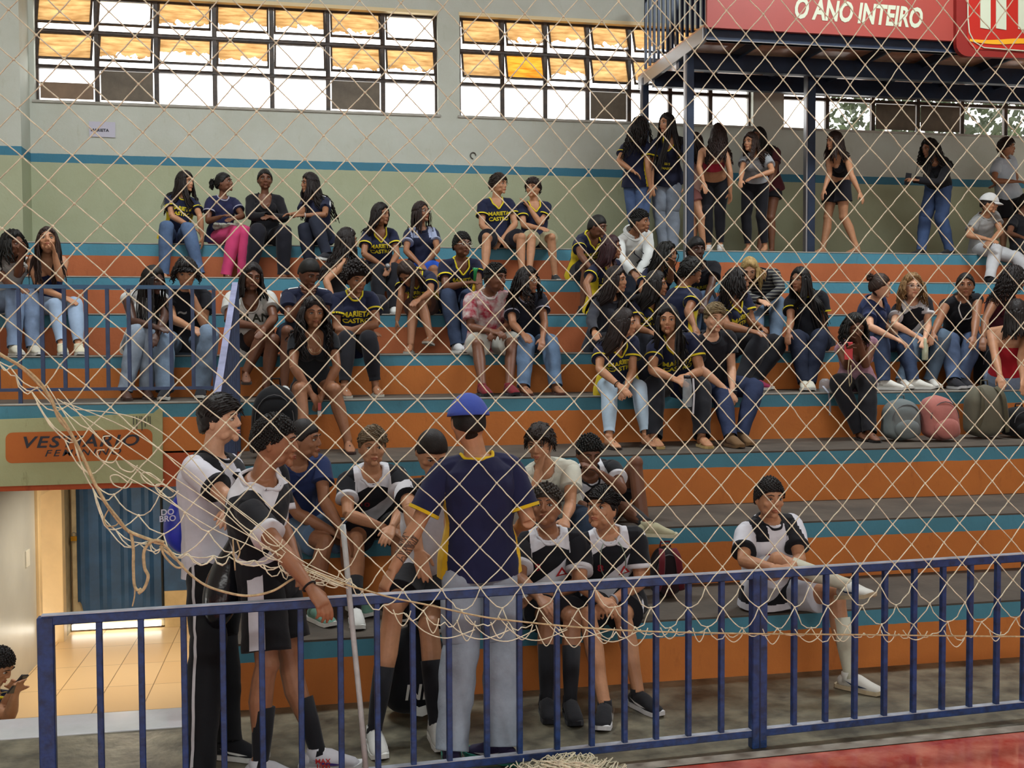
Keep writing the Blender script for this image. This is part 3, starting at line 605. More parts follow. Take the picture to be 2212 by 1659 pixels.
def torso_tube(mb, P, N, fwd, s, sex, bw, add=0., t0=-.2, t1=1.03, slouch=.03, garment=False):
    L = (N-P).length; up = (N-P)/L; tab = TOR[sex]; pts = []; rad = []
    K = 22
    for i in range(K+1):
        t = t0+(t1-t0)*i/K
        for j in range(len(tab)-1):
            if tab[j][0] <= t <= tab[j+1][0] or (j == len(tab)-2 and t > tab[j+1][0]) or (j == 0 and t < tab[0][0]): break
        if garment and t < .02: t_ = t; j = 2
        a, b = tab[j], tab[j+1]; w_ = max(0, min(1, (t-a[0])/(b[0]-a[0]))); w_ = w_*w_*(3-2*w_) if 0 < j < len(tab)-2 else w_
        rx, ry = a[1]+(b[1]-a[1])*w_, a[2]+(b[2]-a[2])*w_; k = (1+(bw-1)*max(0, min(1, (1-t)*2)))*(1+.10*max(0, min(1, (.22-t)/.3)) if garment else 1)
        pts.append(P+(N-P)*t-fwd*slouch*s*math.sin(max(0, min(1, t))*math.pi)); rad.append((rx*s*k+add, ry*s*k+add))
    mb.tube(pts, rad, 20, up=fwd)
def smoothpts(P, n=4):
    P = [Vector(p) for p in P]; out = []
    for i in range(len(P)-1):
        a, b, c, d = P[max(i-1, 0)], P[i], P[i+1], P[min(i+2, len(P)-1)]
        for k in range(n):
            t = k/n; out.append(.5*((2*b)+(c-a)*t+(2*a-5*b+4*c-d)*t*t+(3*b-a-3*c+d)*t**3))
    out.append(P[-1]); return out
def person(label, n=None, x=0, nk=None, hd=None, yaw=0, hy=None, hp=None, hr=0, s=1., sex='m', bw=1., a=None, b=None, la=None, lb=None, tone=3,
           hair=('short', '120E0C'), top=('tee', '1A1F3A'), neck='crew', trim=None, bottom=('jeans', '38506E'), shoes=('sneaker', 'C9C9C4'), sock=None,
           decal=None, dy=.13, dz=0, Y=None, Z=None, hipy=None, fg=False, hn=None, curl=(.24, .24), hgt=None, toe=(0, 0), floor=None, glasses=False, slv=.55, hem=-.12, extras=(), group=None, lean=None, twist=0, prt=(), hipz=.092, bust=1.):
    """a / la: anatomical right arm / leg, b / lb: left; each a pair of picture points, lifted into space by bone length"""
    L_t, L_n, L_u, L_f, L_th, L_sh = .485*s, .178*s, .275*s, .245*s, .425*s, .415*s
    yr = math.radians(yaw); fw = V(math.sin(yr), -math.cos(yr), 0); lx = V(math.cos(yr), math.sin(yr), 0)
    seated = n is not None and hgt is None
    if seated: P = onY(x, 800, SY[n]+dy); P.z = SZ[n]+hipz*s+dz; fl = SZ[n-1] if floor is None else floor
    else:
        fl = SZ[n] if n is not None else (Z or 0); P = onY(x, 800, Y); P.z = fl+(hgt or .90)*s
        if hipy: P.z = onY(x, hipy, Y).z
    N = lift(P, nk, L_t, far=(lean == 'back')); up = (N-P).normalized()
    tw = math.radians(yaw+twist); fwc = V(math.sin(tw), -math.cos(tw), 0); lxc = V(math.cos(tw), math.sin(tw), 0)
    X = (lxc-up*lxc.dot(up)).normalized(); Yb = up.cross(X); Fw = -Yb       # chest frame: X left, Yb back
    fwc = Fw
    hyr = math.radians(hy if hy is not None else yaw); hpr = math.radians(hp if hp is not None else 0)
    Hc = lift(N, hd, L_n); hw = .145 if sex == 'f' else .165
    if (Hc-N).dot(V(0, 0, 1)) < 0: pass
    hf = V(math.sin(hyr), -math.cos(hyr), 0)*math.cos(hpr)+V(0, 0, -math.sin(hpr)); hx = V(math.cos(hyr), math.sin(hyr), 0); hx = Quaternion(hf, math.radians(hr)) @ hx
    hz = hx.cross(-hf).normalized(); MH = Matrix((hx, -hf, hz)).transposed().to_4x4(); MH = Matrix.Translation(Hc) @ MH @ Matrix.Scale(s**.5*(1.02 if sex == 'f' else 1.05), 4)
    # limbs
    J = {}; arms = {}; legs = {}
    for key, sg, arm, leg, tz in (('a', -1, a, la, toe[0]), ('b', 1, b, lb, toe[1])):
        S = N-up*.052*s+X*sg*hw*s*(1+.5*(bw-1)); 
        if arm is None:
            E, W = (S-up*.25*s+X*sg*.05*s+Fw*.06*s, None); tgt = (P+fw*.22*s+lx*sg*.10*s+V(0, 0, .07)) if seated else (S-V(0, 0, .50*s)+X*sg*.06)
            E, W = ik(S, tgt, L_u, L_f, -Fw+X*sg*.6+V(0, 0, -.4))
        elif arm[0] is None: 
            dd = (P-CAM).length; q = onY(arm[1][0], arm[1][1], P.y-.28*s if seated else P.y-.1); E, W = ik(S, q, L_u, L_f, -Fw+X*sg*.6+V(0, 0, -.6))
        else:
            E = lift(S, arm[0][:2], L_u, far='f' in arm[0]); W = lift(E, arm[1][:2], L_f, far='f' in arm[1])
        arms[key] = (S, E, W)
        Hj = P+lx*sg*.088*s-V(0, 0, .01*s)
        if leg is None:
            if seated: K = Hj+(fw*.95+lx*sg*.15+V(0, 0, .08)).normalized()*L_th; A = V(K.x, K.y, fl+.085*s)+fw*.02
            else: K = Hj+V(0, 0, -L_th)+fw*.02; A = V(Hj.x+lx.x*sg*.02, Hj.y, fl+.085*s)
        else:
            K = lift(Hj, leg[0][:2], L_th, far='f' in leg[0]) if leg[0] else Hj+(fw*.95+lx*sg*.15+V(0, 0, .05)).normalized()*L_th
            if leg[1] is None: A = V(K.x, K.y, fl+.085*s)+fw*.03
            else:
                A = lift(K, leg[1][:2], L_sh, far='f' in leg[1])
                if 'u' not in leg[1]: A.z = fl+.085*s
        td = math.radians(yaw+tz); fd = V(math.sin(td), -math.cos(td), 0)
        if leg is not None and leg[1] and 'u' in leg[1]:
            sh = (A-K).normalized(); fd = (fd-sh*fd.dot(sh)*.75+V(0, 0, -.1)).normalized()
        legs[key] = (Hj, K, A, fd)
    root = empty('person', V(P.x, P.y, fl), label, 'person', group)
    vox = .0052 if fg else .0075; parts = []
    fem = sex == 'f'
    cov = .86 if bottom[0] not in ('none', 'shorts', 'tight', 'skirt') else 1.
    # ---- body
    B = MB(); torso_tube(B, P, N, Fw, s, sex, bw); 
    B.tube([N-up*.05*s, N+(Hc-N)*.35, Hc-hz*.035*s+hf*(-.012)], [(.062*s, .056*s), (.051*s, .050*s), (.052*s, .052*s)] if not fem else [(.052*s, .048*s), (.043*s, .042*s), (.045*s, .046*s)], 14, up=Fw)
    head_geo(B, MH, fem)
    for key, sg in (('a', -1), ('b', 1)):
        S, E, W = arms[key]; k = s*(.92 if fem else 1)*(1+.7*(bw-1))
        B.tube(smoothpts([N-up*.015*s+X*sg*.03*s, N-up*.035*s+X*sg*.09*s, S]), [.040*s+.0016*i for i in range(9)], 10)
        B.ell(S-up*.004, (.046*k, .046*k, .046*k), None, 10, 8)
        B.tube([S, S.lerp(E, .35), S.lerp(E, .75), E], [.050*k, .047*k, .040*k, .037*k], 12)
        d = (W-E).normalized(); B.tube([E-d*.01, E+d*.05*s, E.lerp(W, .45), E.lerp(W, .8), W], [(.037*k, .037*k), (.042*k, .041*k), (.038*k, .036*k), (.029*k, .025*k), (.027*k, .021*k)], 12, up=Fw+V(0, 0, .3))
        hh = hn[0 if key == 'a' else 1] if hn and hn[0 if key == 'a' else 1] is not None else None
        pal = Vector(hh) if hh is not None else V(0, 0, -1)+Fw*-.25-X*sg*.3
        dh = d
        if isinstance(curl[0], tuple): pass
        cl = curl[0 if key == 'a' else 1]
        hand_geo(B, W, dh, pal, 1 if key == 'a' else -1, s*(.9 if fem else 1), cl)
        Hj, K, A, fd = legs[key]; kk = s*(1+.6*(bw-1))*(1.02 if fem else 1)
        th = (K-Hj).normalized(); kk *= cov; B.tube([Hj-th*.03, Hj+th*.06, Hj.lerp(K, .5), Hj.lerp(K, .85), K], [.088*kk, .086*kk, .072*kk, .056*kk, .053*kk], 14)
        sh = (A-K).normalized(); ff = th if abs(th.dot(sh)) < .9 else fd; bk = (sh*ff.dot(sh)-ff).normalized()
        B.ell(K+(-bk)*.006, (.054*kk,)*3, None, 10, 8)
        B.tube([K, K+sh*.07*s+bk*.012*s, K.lerp(A, .38)+bk*.018*s, K.lerp(A, .7)+bk*.006*s, A+bk*.0], [.052*kk, .053*kk, .055*kk, .040*kk, .034*kk], 12)
        foot_geo(B, A, fd, (V(0, 0, 1) if not (leg and False) else V(0, 0, 1)) if abs(fd.z) < .3 else (-(A-K).normalized()), s*.95)
    if fem:
        for sg in (-1, 1): B.ell(P+(N-P)*.70+X*sg*.062*s+Fw*.078*s*bw, (.058*s*bust, .050*s*bust, .055*s*bust), Matrix((X, Yb, up)).transposed(), 12, 8)
    parts.append(dict(mb=B, voxel=vox, smooth=2 if fg else 2))
    # ---- garments
    jobs = []   # (name, material, cut planes, kill fn, wrinkle)
    tk, tcol = top[0], top[1]; C = MB(); RT = Matrix((X, Yb, up)).transposed()
    ax = (P+(N-P)*hem)
    addt = .017*s if tk not in ('crop', 'tube', 'tank', 'body') else .008*s
    has_top = tk != 'none'
    slf = {'tee': slv, 'hoodie': 1.0, 'long': 1.0, 'crop': 0, 'tank': 0, 'tube': 0, 'body': slv, 'sleeveless': 0}.get(tk, slv)
    t1 = 1.0 if tk not in ('tube', 'crop') else .80
    if has_top:
        torso_tube(C, P, N, Fw, s, sex, bw*(1.04 if tk in ('tee', 'hoodie') else 1.0), addt+(.004 if tk in ('tee', 'hoodie', 'long') else 0), t0=hem-.09, t1=t1, garment=True)
        if fem:
            for sg in (-1, 1): C.ell(P+(N-P)*.70+X*sg*.062*s+Fw*.078*s*bw, (.058*s*bust+addt*.8, .050*s*bust+addt*.6, .055*s*bust+addt), RT, 12, 8)
        if fem and tk in ('tee', 'hoodie', 'long') and hem < .1: C.tube([P+(N-P)*t_+Fw*o_*s*bw for t_, o_ in ((.80, .050), (.70, .080), (.5, .086), (.3, .082), (.12, .070), (-.05, .05))], [(r_*s*bw, .042*s) for r_ in (.085, .108, .112, .112, .12, .12)], 16, up=Fw)
        planes = [(P+(N-P)*hem, -up, .36*s)] if hem > -.3 else []; sleeves = []
        for key, sg in (('a', -1), ('b', 1)):
            S, E, W = arms[key]; k = s*(.92 if fem else 1)*(1+.7*(bw-1))
            if t1 == 1.0:
                C.tube(smoothpts([N-up*.02*s+X*sg*.03*s, N-up*.034*s+X*sg*.09*s, S]), [.040*s+addt*.7+.0016*i for i in range(9)], 10)
                if tk not in ('tank',): C.ell(S-up*.004*s, (.050*k+addt*.7,)*3, None, 10, 8)
            if slf > 0:
                lo = .010 if tk in ('body', 'long') else .022; D_ = MB()
                if slf < .99:
                    D_.tube([S.lerp(E, -.15), S.lerp(E, -.08), S.lerp(E, .04), S.lerp(E, .18), S.lerp(E, slf*.5), S.lerp(E, slf*.85), S.lerp(E, slf), S.lerp(E, slf-.01), S.lerp(E, slf*.6)], [.022*k, .041*k+addt*.5, .052*k+addt*.7, .053*k+addt*.9, .052*k+addt, .050*k+lo*s, .050*k+lo*s*1.15, .050*k+lo*s*.9, .050*k+lo*s*.4], 22, cap=False)
                else:
                    end = E.lerp(W, 1.0); pts_ = smoothpts([S, S.lerp(E, .35), S.lerp(E, .8), E.lerp(W, .15), E.lerp(W, .6), end], 4); m0 = len(pts_); D_.tube(pts_, [(.052+(.037-.052)*i/m0)*k+lo*.8 for i in range(m0)], 20, cap=False)
                sleeves.append(D_)
        if tk == 'hoodie':
            C.tube([N+V(math.cos(t)*.0, 0, 0)+X*math.cos(t)*.075*s+Yb*(math.sin(t)*.075+.02)*s+up*(.03+.02*math.sin(t))*s for t in [i*math.pi*2/12 for i in range(13)]], .03*s, 8)
        def kill(c, tk=tk):
            q = c-N; lx_, ly_, lz_ = q.dot(X)/s, q.dot(Yb)/s, q.dot(up)/s; r = math.hypot(lx_, ly_*1.0)
            if neck in ('strap',) and lz_ > -.07-.3*0 and abs(lx_) < .068 and ly_ < .0 and lz_ > -.15: return True
            if tk in ('tube', 'crop') and t1 < 1: return lz_ > -.145+(.0)
            if tk == 'tank':
                return (lz_ > -.045 and r > .115) or (r < .085 and lz_ > -.07) or (ly_ < 0 and abs(lx_) < .075 and lz_ > -.14+abs(lx_)*.5)
            if tk == 'sleeveless' and r > .155 and lz_ > -.17 and abs(ly_) < .09: return False
            if math.hypot(lx_, ly_*.88) < (.072 if not fem else .066) and lz_ > -.09: return True
            if neck == 'v' and ly_ < .0 and abs(lx_) < .066 and lz_ > -.105+abs(lx_)*1.05: return True
            if neck == 'scoop' and ly_ < .0 and (lx_/.085)**2+((lz_+.0)/.155)**2 < 1: return True
            if neck == 'wide' and ly_ < .02 and (lx_/.105)**2+((lz_)/.10)**2 < 1: return True
            return False
        parts.append(dict(mb=C, voxel=vox*1.08, smooth=4)); jobs.append(('shirt', tcol, planes, kill, sleeves, (.0032 if tk in ('tee', 'hoodie', 'long') else .0012)))
    bk_, bcol = bottom[0], bottom[1]; G = MB()
    planes = []
    if bk_ != 'none':
        wide = {'jeans': .020, 'wide': .034, 'legging': .007, 'shorts': .030, 'tight': .010, 'skirt': .02, 'trouser': .024}[bk_]; ad = .012*s if bk_ != 'legging' else .006*s
        torso_tube(G, P, N, Fw, s, sex, bw*1.0, ad, t0=-.2, t1=.16)
        frac = bottom[2] if len(bottom) > 2 else (.78 if bk_ in ('shorts',) else .45 if bk_ == 'tight' else 1)
        tubes = []
        for key in 'ab':
            Hj, K, A, fd = legs[key]; kk = s*(1+.6*(bw-1))*(1.02 if fem else 1); th = (K-Hj).normalized(); sh = (A-K).normalized(); D_ = MB()
            G.tube([Hj-th*.03, Hj+th*.06, Hj.lerp(K, .25)], [.090*kk+ad, .088*kk+ad, .080*kk+ad*.8], 14)
            if bk_ in ('shorts', 'tight', 'skirt'):
                e = .035 if bk_ == 'shorts' else .010
                D_.tube([Hj.lerp(K, t_*frac) for t_ in (.05, .2, .45, .7, .9, 1., .98, .6)], [.088*kk+ad, .088*kk+ad, .080*kk+ad+e*.3*s, .070*kk+ad+e*.7*s, .064*kk+ad+e*1.0*s, .062*kk+ad+e*1.1*s, .060*kk+ad+e*.9*s, .066*kk+ad*.5], 24, cap=False)
            else:
                end = A-sh*(-.01 if bk_ in ('wide', 'jeans', 'trouser') else .05)*s; kn = (th-sh).normalized()
                pts_ = [Hj.lerp(K, .08), Hj.lerp(K, .3), Hj.lerp(K, .55), Hj.lerp(K, .82), K.lerp(Hj, .05)+kn*.014*s, K.lerp(A, .16), K.lerp(A, .4), K.lerp(A, .7), end-sh*.03*s, end]
                w9 = wide*s; rd = [.088*kk+ad, .084*kk+ad, .074*kk+ad+w9*.4, .062*kk+ad+w9*.5, .060*kk+ad+w9*.5, .057*kk+ad+w9*.55, .057*kk+ad*.6+w9*.7, .044*kk+w9*.95, .037*kk+w9*1.15, .038*kk+w9*1.2]
                sp_ = smoothpts(pts_, 3); rs = [rd[min(i//3, 8)]+(rd[min(i//3+1, 9)]-rd[min(i//3, 8)])*(i % 3)/3 for i in range(len(sp_))]; D_.tube(sp_, rs, 22, cap=False)
            tubes.append(D_)
        parts.append(dict(mb=G, voxel=vox*1.08, smooth=3)); jobs.append(({'shorts': 'shorts', 'tight': 'shorts', 'skirt': 'skirt'}.get(bk_, 'trousers'), bcol, [], None, tubes, .003 if bk_ not in ('legging', 'tight') else .0008))
    meshes = bake_all(parts)
    body = finish('body', meshes[0], skin(tone), root)
    # ---- cut, colour, decorate garments
    bv = None; bvb = BVHTree.FromPolygons([v.co for v in meshes[0].vertices], [tuple(p.vertices) for p in meshes[0].polygons])
    objs = {}
    for me, (nm, colr, pls, kl, tubes, wa) in zip(meshes[1:], jobs):
        if nm == 'shirt':
            vb_ = [v.co.copy() for v in me.vertices]; fb_ = [tuple(p.vertices) for p in me.polygons]
            for D_ in tubes: o_ = len(vb_); vb_ += D_.v; fb_ += [tuple(i+o_ for i in f_) for f_ in D_.f]
            bv = BVHTree.FromPolygons(vb_, fb_)
        if wa: wrinkle(me, wa*s, 21, seed=x*.37)
        pat = None
        if nm == 'shirt' and isinstance(colr, tuple) and colr[0] == 'sash': pat = 'sash'
        if pat:
            # white sash from the wearer's left shoulder down to the right hip, white yoke
            dn = (X*.80+up*-.60) if len(colr) < 4 else (X*-.80+up*-.60); dn.normalize()
            c0 = P+(N-P)*.50; w0 = .055*s; off = .02*s
            sd = 1 if len(colr) < 4 else -1
            dn = (X*sd*-.64+up*.77).normalized(); c0 = P+(N-P)*.47+X*sd*.02*s
            ex = [(c0+dn*w0, dn), (c0-dn*w0, dn), (N-up*.085*s+X*.115*s, (up+X*.55).normalized()), (N-up*.085*s-X*.115*s, (up-X*.55).normalized()), (N-up*.36*s, up), (N-up*.06*s+X*.115*s, X), (N-up*.06*s-X*.115*s, X), (N, Fw)]
            for key in 'ab':
                S, E, W = arms[key]; ex.append((S.lerp(E, slf-.10), (E-S).normalized()))
            cut_mesh(me, (), None, ex); nc = cut_mesh(me, pls, kl, (), tubes, wa*s, ex[8:])
            mi = []
            for p in me.polygons:
                c = Vector(p.center); q = c-N; lxx, lyy, lzz = q.dot(X)/s, q.dot(Yb)/s, q.dot(up)/s; w_ = 0; slv_ = p.index >= nc
                if abs((c-c0).dot(dn)) < w0 and not slv_ and (hem > -.19 or lzz > -.36): w_ = 1
                if lzz > -.085+(.115-abs(lxx))*.55 and abs(lxx) < .115 and colr[2] != 'noyoke': w_ = 1
                for key in 'ab':
                    S, E, W = arms[key]; u_ = (E-S).normalized(); t_ = (c-S).dot(u_)/(E-S).length
                    if slv_ and t_ > slf-.10 and (c-S.lerp(E, t_)).length < .11*s: w_ = 1
                mi.append(w_)
            o = finish(nm, me, [cloth(colr[1]), cloth(colr[2] if colr[2] != 'noyoke' else 'D6D6DA')], root); o.data.polygons.foreach_set('material_index', mi)
        elif nm == 'shirt' and isinstance(colr, tuple) and colr[0] == 'panel':   # (panel, main, side colour): coloured side panels
            cut_mesh(me, (), None, [(N, Fw)]); nc = cut_mesh(me, pls, kl, (), tubes, wa*s); mi = []
            for p in me.polygons:
                c = Vector(p.center); q = c-N; lxx, lyy, lzz = q.dot(X)/s, q.dot(Yb)/s, q.dot(up)/s
                ang = math.atan2(abs(lyy+.0), abs(lxx)); near = min((c-arms[k][0].lerp(arms[k][1], max(0, min(1, (c-arms[k][0]).dot((arms[k][1]-arms[k][0]).normalized())/(L_u))))).length for k in 'ab')
                mi.append(1 if (p.index < nc and ang < .42 and abs(lxx) > .09 and lzz < -.13) else 0)
            o = finish(nm, me, [cloth(colr[1]), cloth(colr[2])], root); o.data.polygons.foreach_set('material_index', mi)
        elif nm == 'shirt' and isinstance(colr, tuple) and colr[0] == 'yoke':    # (yoke, main, yoke, mid): dark shoulder patches on a pale shirt
            ex = [(N-up*.10*s, up), (N-X*.09*s, X), (N+X*.09*s, X), (P+(N-P)*.18, up), (P+(N-P)*.0, up)]
            cut_mesh(me, (), None, ex); nc = cut_mesh(me, pls, kl, (), tubes, wa*s); mi = []
            for p in me.polygons:
                c = Vector(p.center); q = c-N; lxx, lzz = q.dot(X)/s, q.dot(up)/s; w_ = 0
                if abs(lxx) > .06 and abs(lxx) < .15 and lzz > -.10: w_ = 1
                if len(colr) > 3 and -.50 < lzz < -.37+.18*lxx: w_ = 1
                for k2 in 'ab':
                    S, E, W = arms[k2]; t_ = (c-S).dot((E-S).normalized())/L_u
                    if p.index >= nc and t_ > slf-.09 and (c-S.lerp(E, min(t_, 1))).length < .11*s: w_ = 1
                mi.append(w_)
            o = finish(nm, me, [cloth(colr[1]), cloth(colr[2])], root); o.data.polygons.foreach_set('material_index', mi)
        else:
            if isinstance(colr, tuple) and colr[0] == 'stripe' and nm != 'shirt':   # side stripe on shorts / trousers
                cut_mesh(me, pls, kl, (), tubes, wa*s); o = finish(nm, me, cloth(colr[1]), root)
                gv = BVHTree.FromPolygons([v.co for v in me.vertices], [tuple(p.vertices) for p in me.polygons])
                for k2, sg in (('a', -1), ('b', 1)):
                    Hj, K, A, fd = legs[k2]; full = nm == 'trousers'; cols = []; hw_ = colr[3]*s
                    end = frac if not full else 2.0; M_ = 26
                    for i in range(M_+1):
                        t = .02+(end-.03)*i/M_; seg = (Hj, K, t) if t <= 1 else (K, A, t-1); u_ = (seg[1]-seg[0]).normalized(); ax_ = seg[0].lerp(seg[1], min(seg[2], .97)); out_ = (lx*sg-u_*(lx*sg).dot(u_)).normalized(); fr_ = u_.cross(out_); row = []
                        for j in range(5):
                            q_ = ax_+fr_*hw_*(j/2-1); h_ = gv.ray_cast(q_+out_*.25, -out_, .4)
                            row.append((Vector(h_[0]) if h_[0] is not None else q_+out_*.09)+out_*.0035)
                        cols.append(row)
                    mesh_obj('side_stripe', [p_ for r_ in cols for p_ in r_], [(i*5+j, i*5+j+1, i*5+j+6, i*5+j+5) for i in range(M_) for j in range(4)], cloth(colr[2]), o, True)
            else:
                cut_mesh(me, pls, kl, (), tubes, wa*s); mm = pattern(colr) if isinstance(colr, tuple) else (denim(colr) if (nm == 'trousers' and bk_ in ('jeans', 'wide')) else cloth(colr)); o = finish(nm, me, mm, root)
        objs[nm] = o
    surf = bv or bvb
    def snap(lx_, lz_, front=True, off=.004):
        o0 = N+X*lx_*s+up*lz_*s+(Fw if front else -Fw)*.5; h = surf.ray_cast(o0, -Fw if front else Fw, 1.0)
        if h[0] is None: h = surf.find_nearest(N+X*lx_*s+up*lz_*s+(Fw if front else -Fw)*.12)[:2]+(0, 0)
        return Vector(h[0])+Vector(h[1])*off
    if trim or (has_top and tk in ('tee', 'body', 'long', 'hoodie', 'sleeveless')):
        mc_ = tcol[1] if isinstance(tcol, tuple) else tcol
        tm = cloth(trim) if trim else cloth(mc_); rr = .0075*s
        if neck == 'v': pts = [(-.066, -.015), (-.062, -.042), (-.032, -.073), (0, -.108), (.032, -.073), (.062, -.042), (.066, -.015)]
        elif neck == 'scoop': pts = [(.084*math.cos(t), .155*math.sin(t)) for t in [math.pi+i*math.pi/10 for i in range(11)]]
        else: pts = [(.068*math.cos(t), -.030+.045*math.sin(t)) for t in [math.pi+i*math.pi/8 for i in range(9)]]
        mb = MB(); P3 = [snap(a_, b_, True, .002) for a_, b_ in pts]; 
        def rim(a_):
            rk = .073 if not fem else .067; h = surf.find_nearest(N+X*rk*s*math.cos(a_)+Yb*(rk/.88)*s*math.sin(a_)+up*(.004 if math.sin(a_) > 0 else -.035*-math.sin(a_))*s); return Vector(h[0])+Vector(h[1])*.002
        back = [rim(a_) for a_ in [math.pi*i/8 for i in range(9)]]; rr *= 1.15
        if neck == 'crew': P3 = [rim(a_) for a_ in [math.pi+math.pi*i/8 for i in range(1, 8)]]
        mb.tube(smoothpts(P3+back+[P3[0]], 3), rr, 6, cap=False); mb.build('collar', tm, root, True)
        if trim and 0 < slf < .99 and tk != 'body' and not (isinstance(tcol, tuple) and tcol[0] in ('sash', 'yoke')):
            for k2 in 'ab':
                S, E, W = arms[k2]; k = s*(.92 if fem else 1)*(1+.7*(bw-1)); c0 = S.lerp(E, slf-.025); u_ = (E-S).normalized(); mb = MB(); r0 = .050*k+.0285*s
                mb.tube([c0-u_*.008*s, c0+u_*.008*s], [r0, r0], 20, cap=False); o = mb.build('sleeve_trim', tm, root, True)
    # ---- shoes, socks, feet
    sk, sc = shoes[0], shoes[1]
    for k2 in 'ab':
        Hj, K, A, fd = legs[k2]; sh = (A-K).normalized(); u_ = V(0, 0, 1) if abs(fd.z) < .3 else -sh; fs = s*.95
        if sock:
            mb = MB(); hgt_ = sock[1]; mb.tube([A+u_*0-sh*hgt_*L_sh, A-sh*hgt_*.5*L_sh, A-sh*.03, A+sh*.02], [(.040+.018*hgt_)*s, (.039+.012*hgt_)*s, .038*s, .038*s], 12); mb.build('sock', cloth(sock[0]), root, True)
        if sk == 'sneaker':
            mb = MB(); mb.tube([A-fd*.075*fs-u_*.052*fs, A-fd*.055*fs-u_*.045*fs, A-fd*.01*fs-u_*.028*fs, A+fd*.06*fs-u_*.034*fs, A+fd*.12*fs-u_*.05*fs, A+fd*.175*fs-u_*.058*fs, A+fd*.20*fs-u_*.064*fs],
                    [(.020*fs, .020*fs), (.036*fs, .036*fs), (.043*fs, .052*fs), (.045*fs, .046*fs), (.050*fs, .032*fs), (.044*fs, .022*fs), (.022*fs, .010*fs)], 14, up=u_)
            mb.tube([A-fd*.012*fs-u_*.04*fs, A-fd*.012*fs-u_*.0*fs, A-fd*.015*fs+u_*.022*fs], [.047*fs, .042*fs, .040*fs], 12, up=fd)
            o = mb.build('shoe', cloth(sc), root, True)
            so = MB(); rr = [(-.095, .018), (-.085, .032), (-.03, .043), (.06, .045), (.12, .052), (.18, .046), (.215, .025)]; sd_ = fd.cross(u_).normalized(); v = []
            for zz in (-.086, -.062):
                for (t_, w_) in rr: v.append(A+fd*t_*fs+sd_*w_*fs+u_*(zz+(.012 if t_ > .2 else 0))*fs)
                for (t_, w_) in rr[::-1]: v.append(A+fd*t_*fs-sd_*w_*fs+u_*(zz+(.012 if t_ > .2 else 0))*fs)
            m14 = 14; so.add(v, [tuple(range(m14-1, -1, -1)), tuple(range(m14, 28))]+[(i, (i+1) % m14, (i+1) % m14+m14, i+m14) for i in range(m14)])
            q = so.build('sole', cloth(shoes[2] if len(shoes) > 2 else 'D8D8D2'), o)
            lc = MB()
            for j in range(4): c_ = A+fd*(.035+.022*j)*fs+u_*(.012-.010*j)*fs; lc.tube([c_-sd_*.022*fs-u_*.006*fs, c_+u_*.004, c_+sd_*.022*fs-u_*.006*fs], .004*fs, 5)
            lc.build('laces', cloth(shoes[3] if len(shoes) > 3 else ('D8D8D2' if sc < '80' else '8A8A88')), o, True)
            if len(shoes) > 4:
                for e in (-1, 1):
                    cv = [(.10, -.048), (.05, -.052), (.0, -.045), (-.05, -.02), (.0, -.035), (.05, -.040)]
                    vv = [A+fd*(t_+.03)*fs+u_*z_*fs+sd_*e*(.0535)*fs for t_, z_ in cv]; mesh_obj('side_mark', vv, [tuple(range(6))], cloth(shoes[4]), o)
        elif sk == 'sandal':
            sd_ = fd.cross(u_).normalized(); so = MB(); rr = [(-.07, .025), (-.04, .036), (.06, .040), (.12, .048), (.17, .040), (.19, .02)]; v = []
            for zz in (-.088, -.068):
                for (t_, w_) in rr: v.append(A+fd*t_*fs+sd_*w_*fs+u_*zz*fs)
                for (t_, w_) in rr[::-1]: v.append(A+fd*t_*fs-sd_*w_*fs+u_*zz*fs)
            so.add(v, [tuple(range(11, -1, -1)), tuple(range(12, 24))]+[(i, (i+1) % 12, (i+1) % 12+12, i+12) for i in range(12)])
            o = so.build('sandal', cloth(sc), root); mb = MB()
            mb.tube([A+fd*.07*fs-sd_*.042*fs-u_*.065*fs, A+fd*.10*fs-u_*.022*fs, A+fd*.07*fs+sd_*.042*fs-u_*.065*fs], .007*fs, 6); mb.tube([A+fd*.10*fs-u_*.025*fs, A+fd*.145*fs-u_*.055*fs], .005*fs, 6); mb.build('strap', cloth(sc), o, True)
    # ---- face
    er = .0; R3 = MH.to_3x3().normalized(); hs = MH.to_scale()[0]
    for e in (-1, 1):
        mb = MB(); mb.ell(MH @ V(e*.031, -.0745, .002), (.0140*hs, .0085*hs, .0070*hs), R3, 12, 8); mb.cur = 1; mb.ell(MH @ V(e*.031, -.0800, .002), (.0060*hs, .0040*hs, .0060*hs), R3, 10, 6)
        eo = mb.build('eye', [mat('eye_white', hexc('B9B2A8'), .3), mat('eye_dark_iris', hexc('1A100B'), .2)], root, True)
        mb = MB(); mb.tube([MH @ V(e*.016, -.0835, .004), MH @ V(e*.031, -.0850, .0105), MH @ V(e*.046, -.0790, .005)], [.0012*hs, .0026*hs, .0014*hs], 6); mb.build('eyelid', mat('lash_dark', hexc('1E1410'), .6), eo, True)
        mb = MB(); mb.tube([MH @ V(e*.013, -.0915, .025), MH @ V(e*.032, -.0915, .031), MH @ V(e*.053, -.0755, .024)], [.0028*hs, .0036*hs, .0016*hs], 6); mb.build('eyebrow', hairm('17110E' if hair[1] > 'A0' else hair[1]), root, True)
    mb = MB(); mb.tube([MH @ V(*p) for p in ((-.021, -.0845, -.0585), (-.007, -.0940, -.0545), (.007, -.0940, -.0545), (.021, -.0845, -.0585))], [.002*hs, .0042*hs, .0042*hs, .002*hs], 6)
    mb.tube([MH @ V(*p) for p in ((-.018, -.0855, -.061), (0, -.0945, -.0665), (.018, -.0855, -.061))], [.002*hs, .0048*hs, .002*hs], 6); mb.build('mouth', lip(tone), root, True)
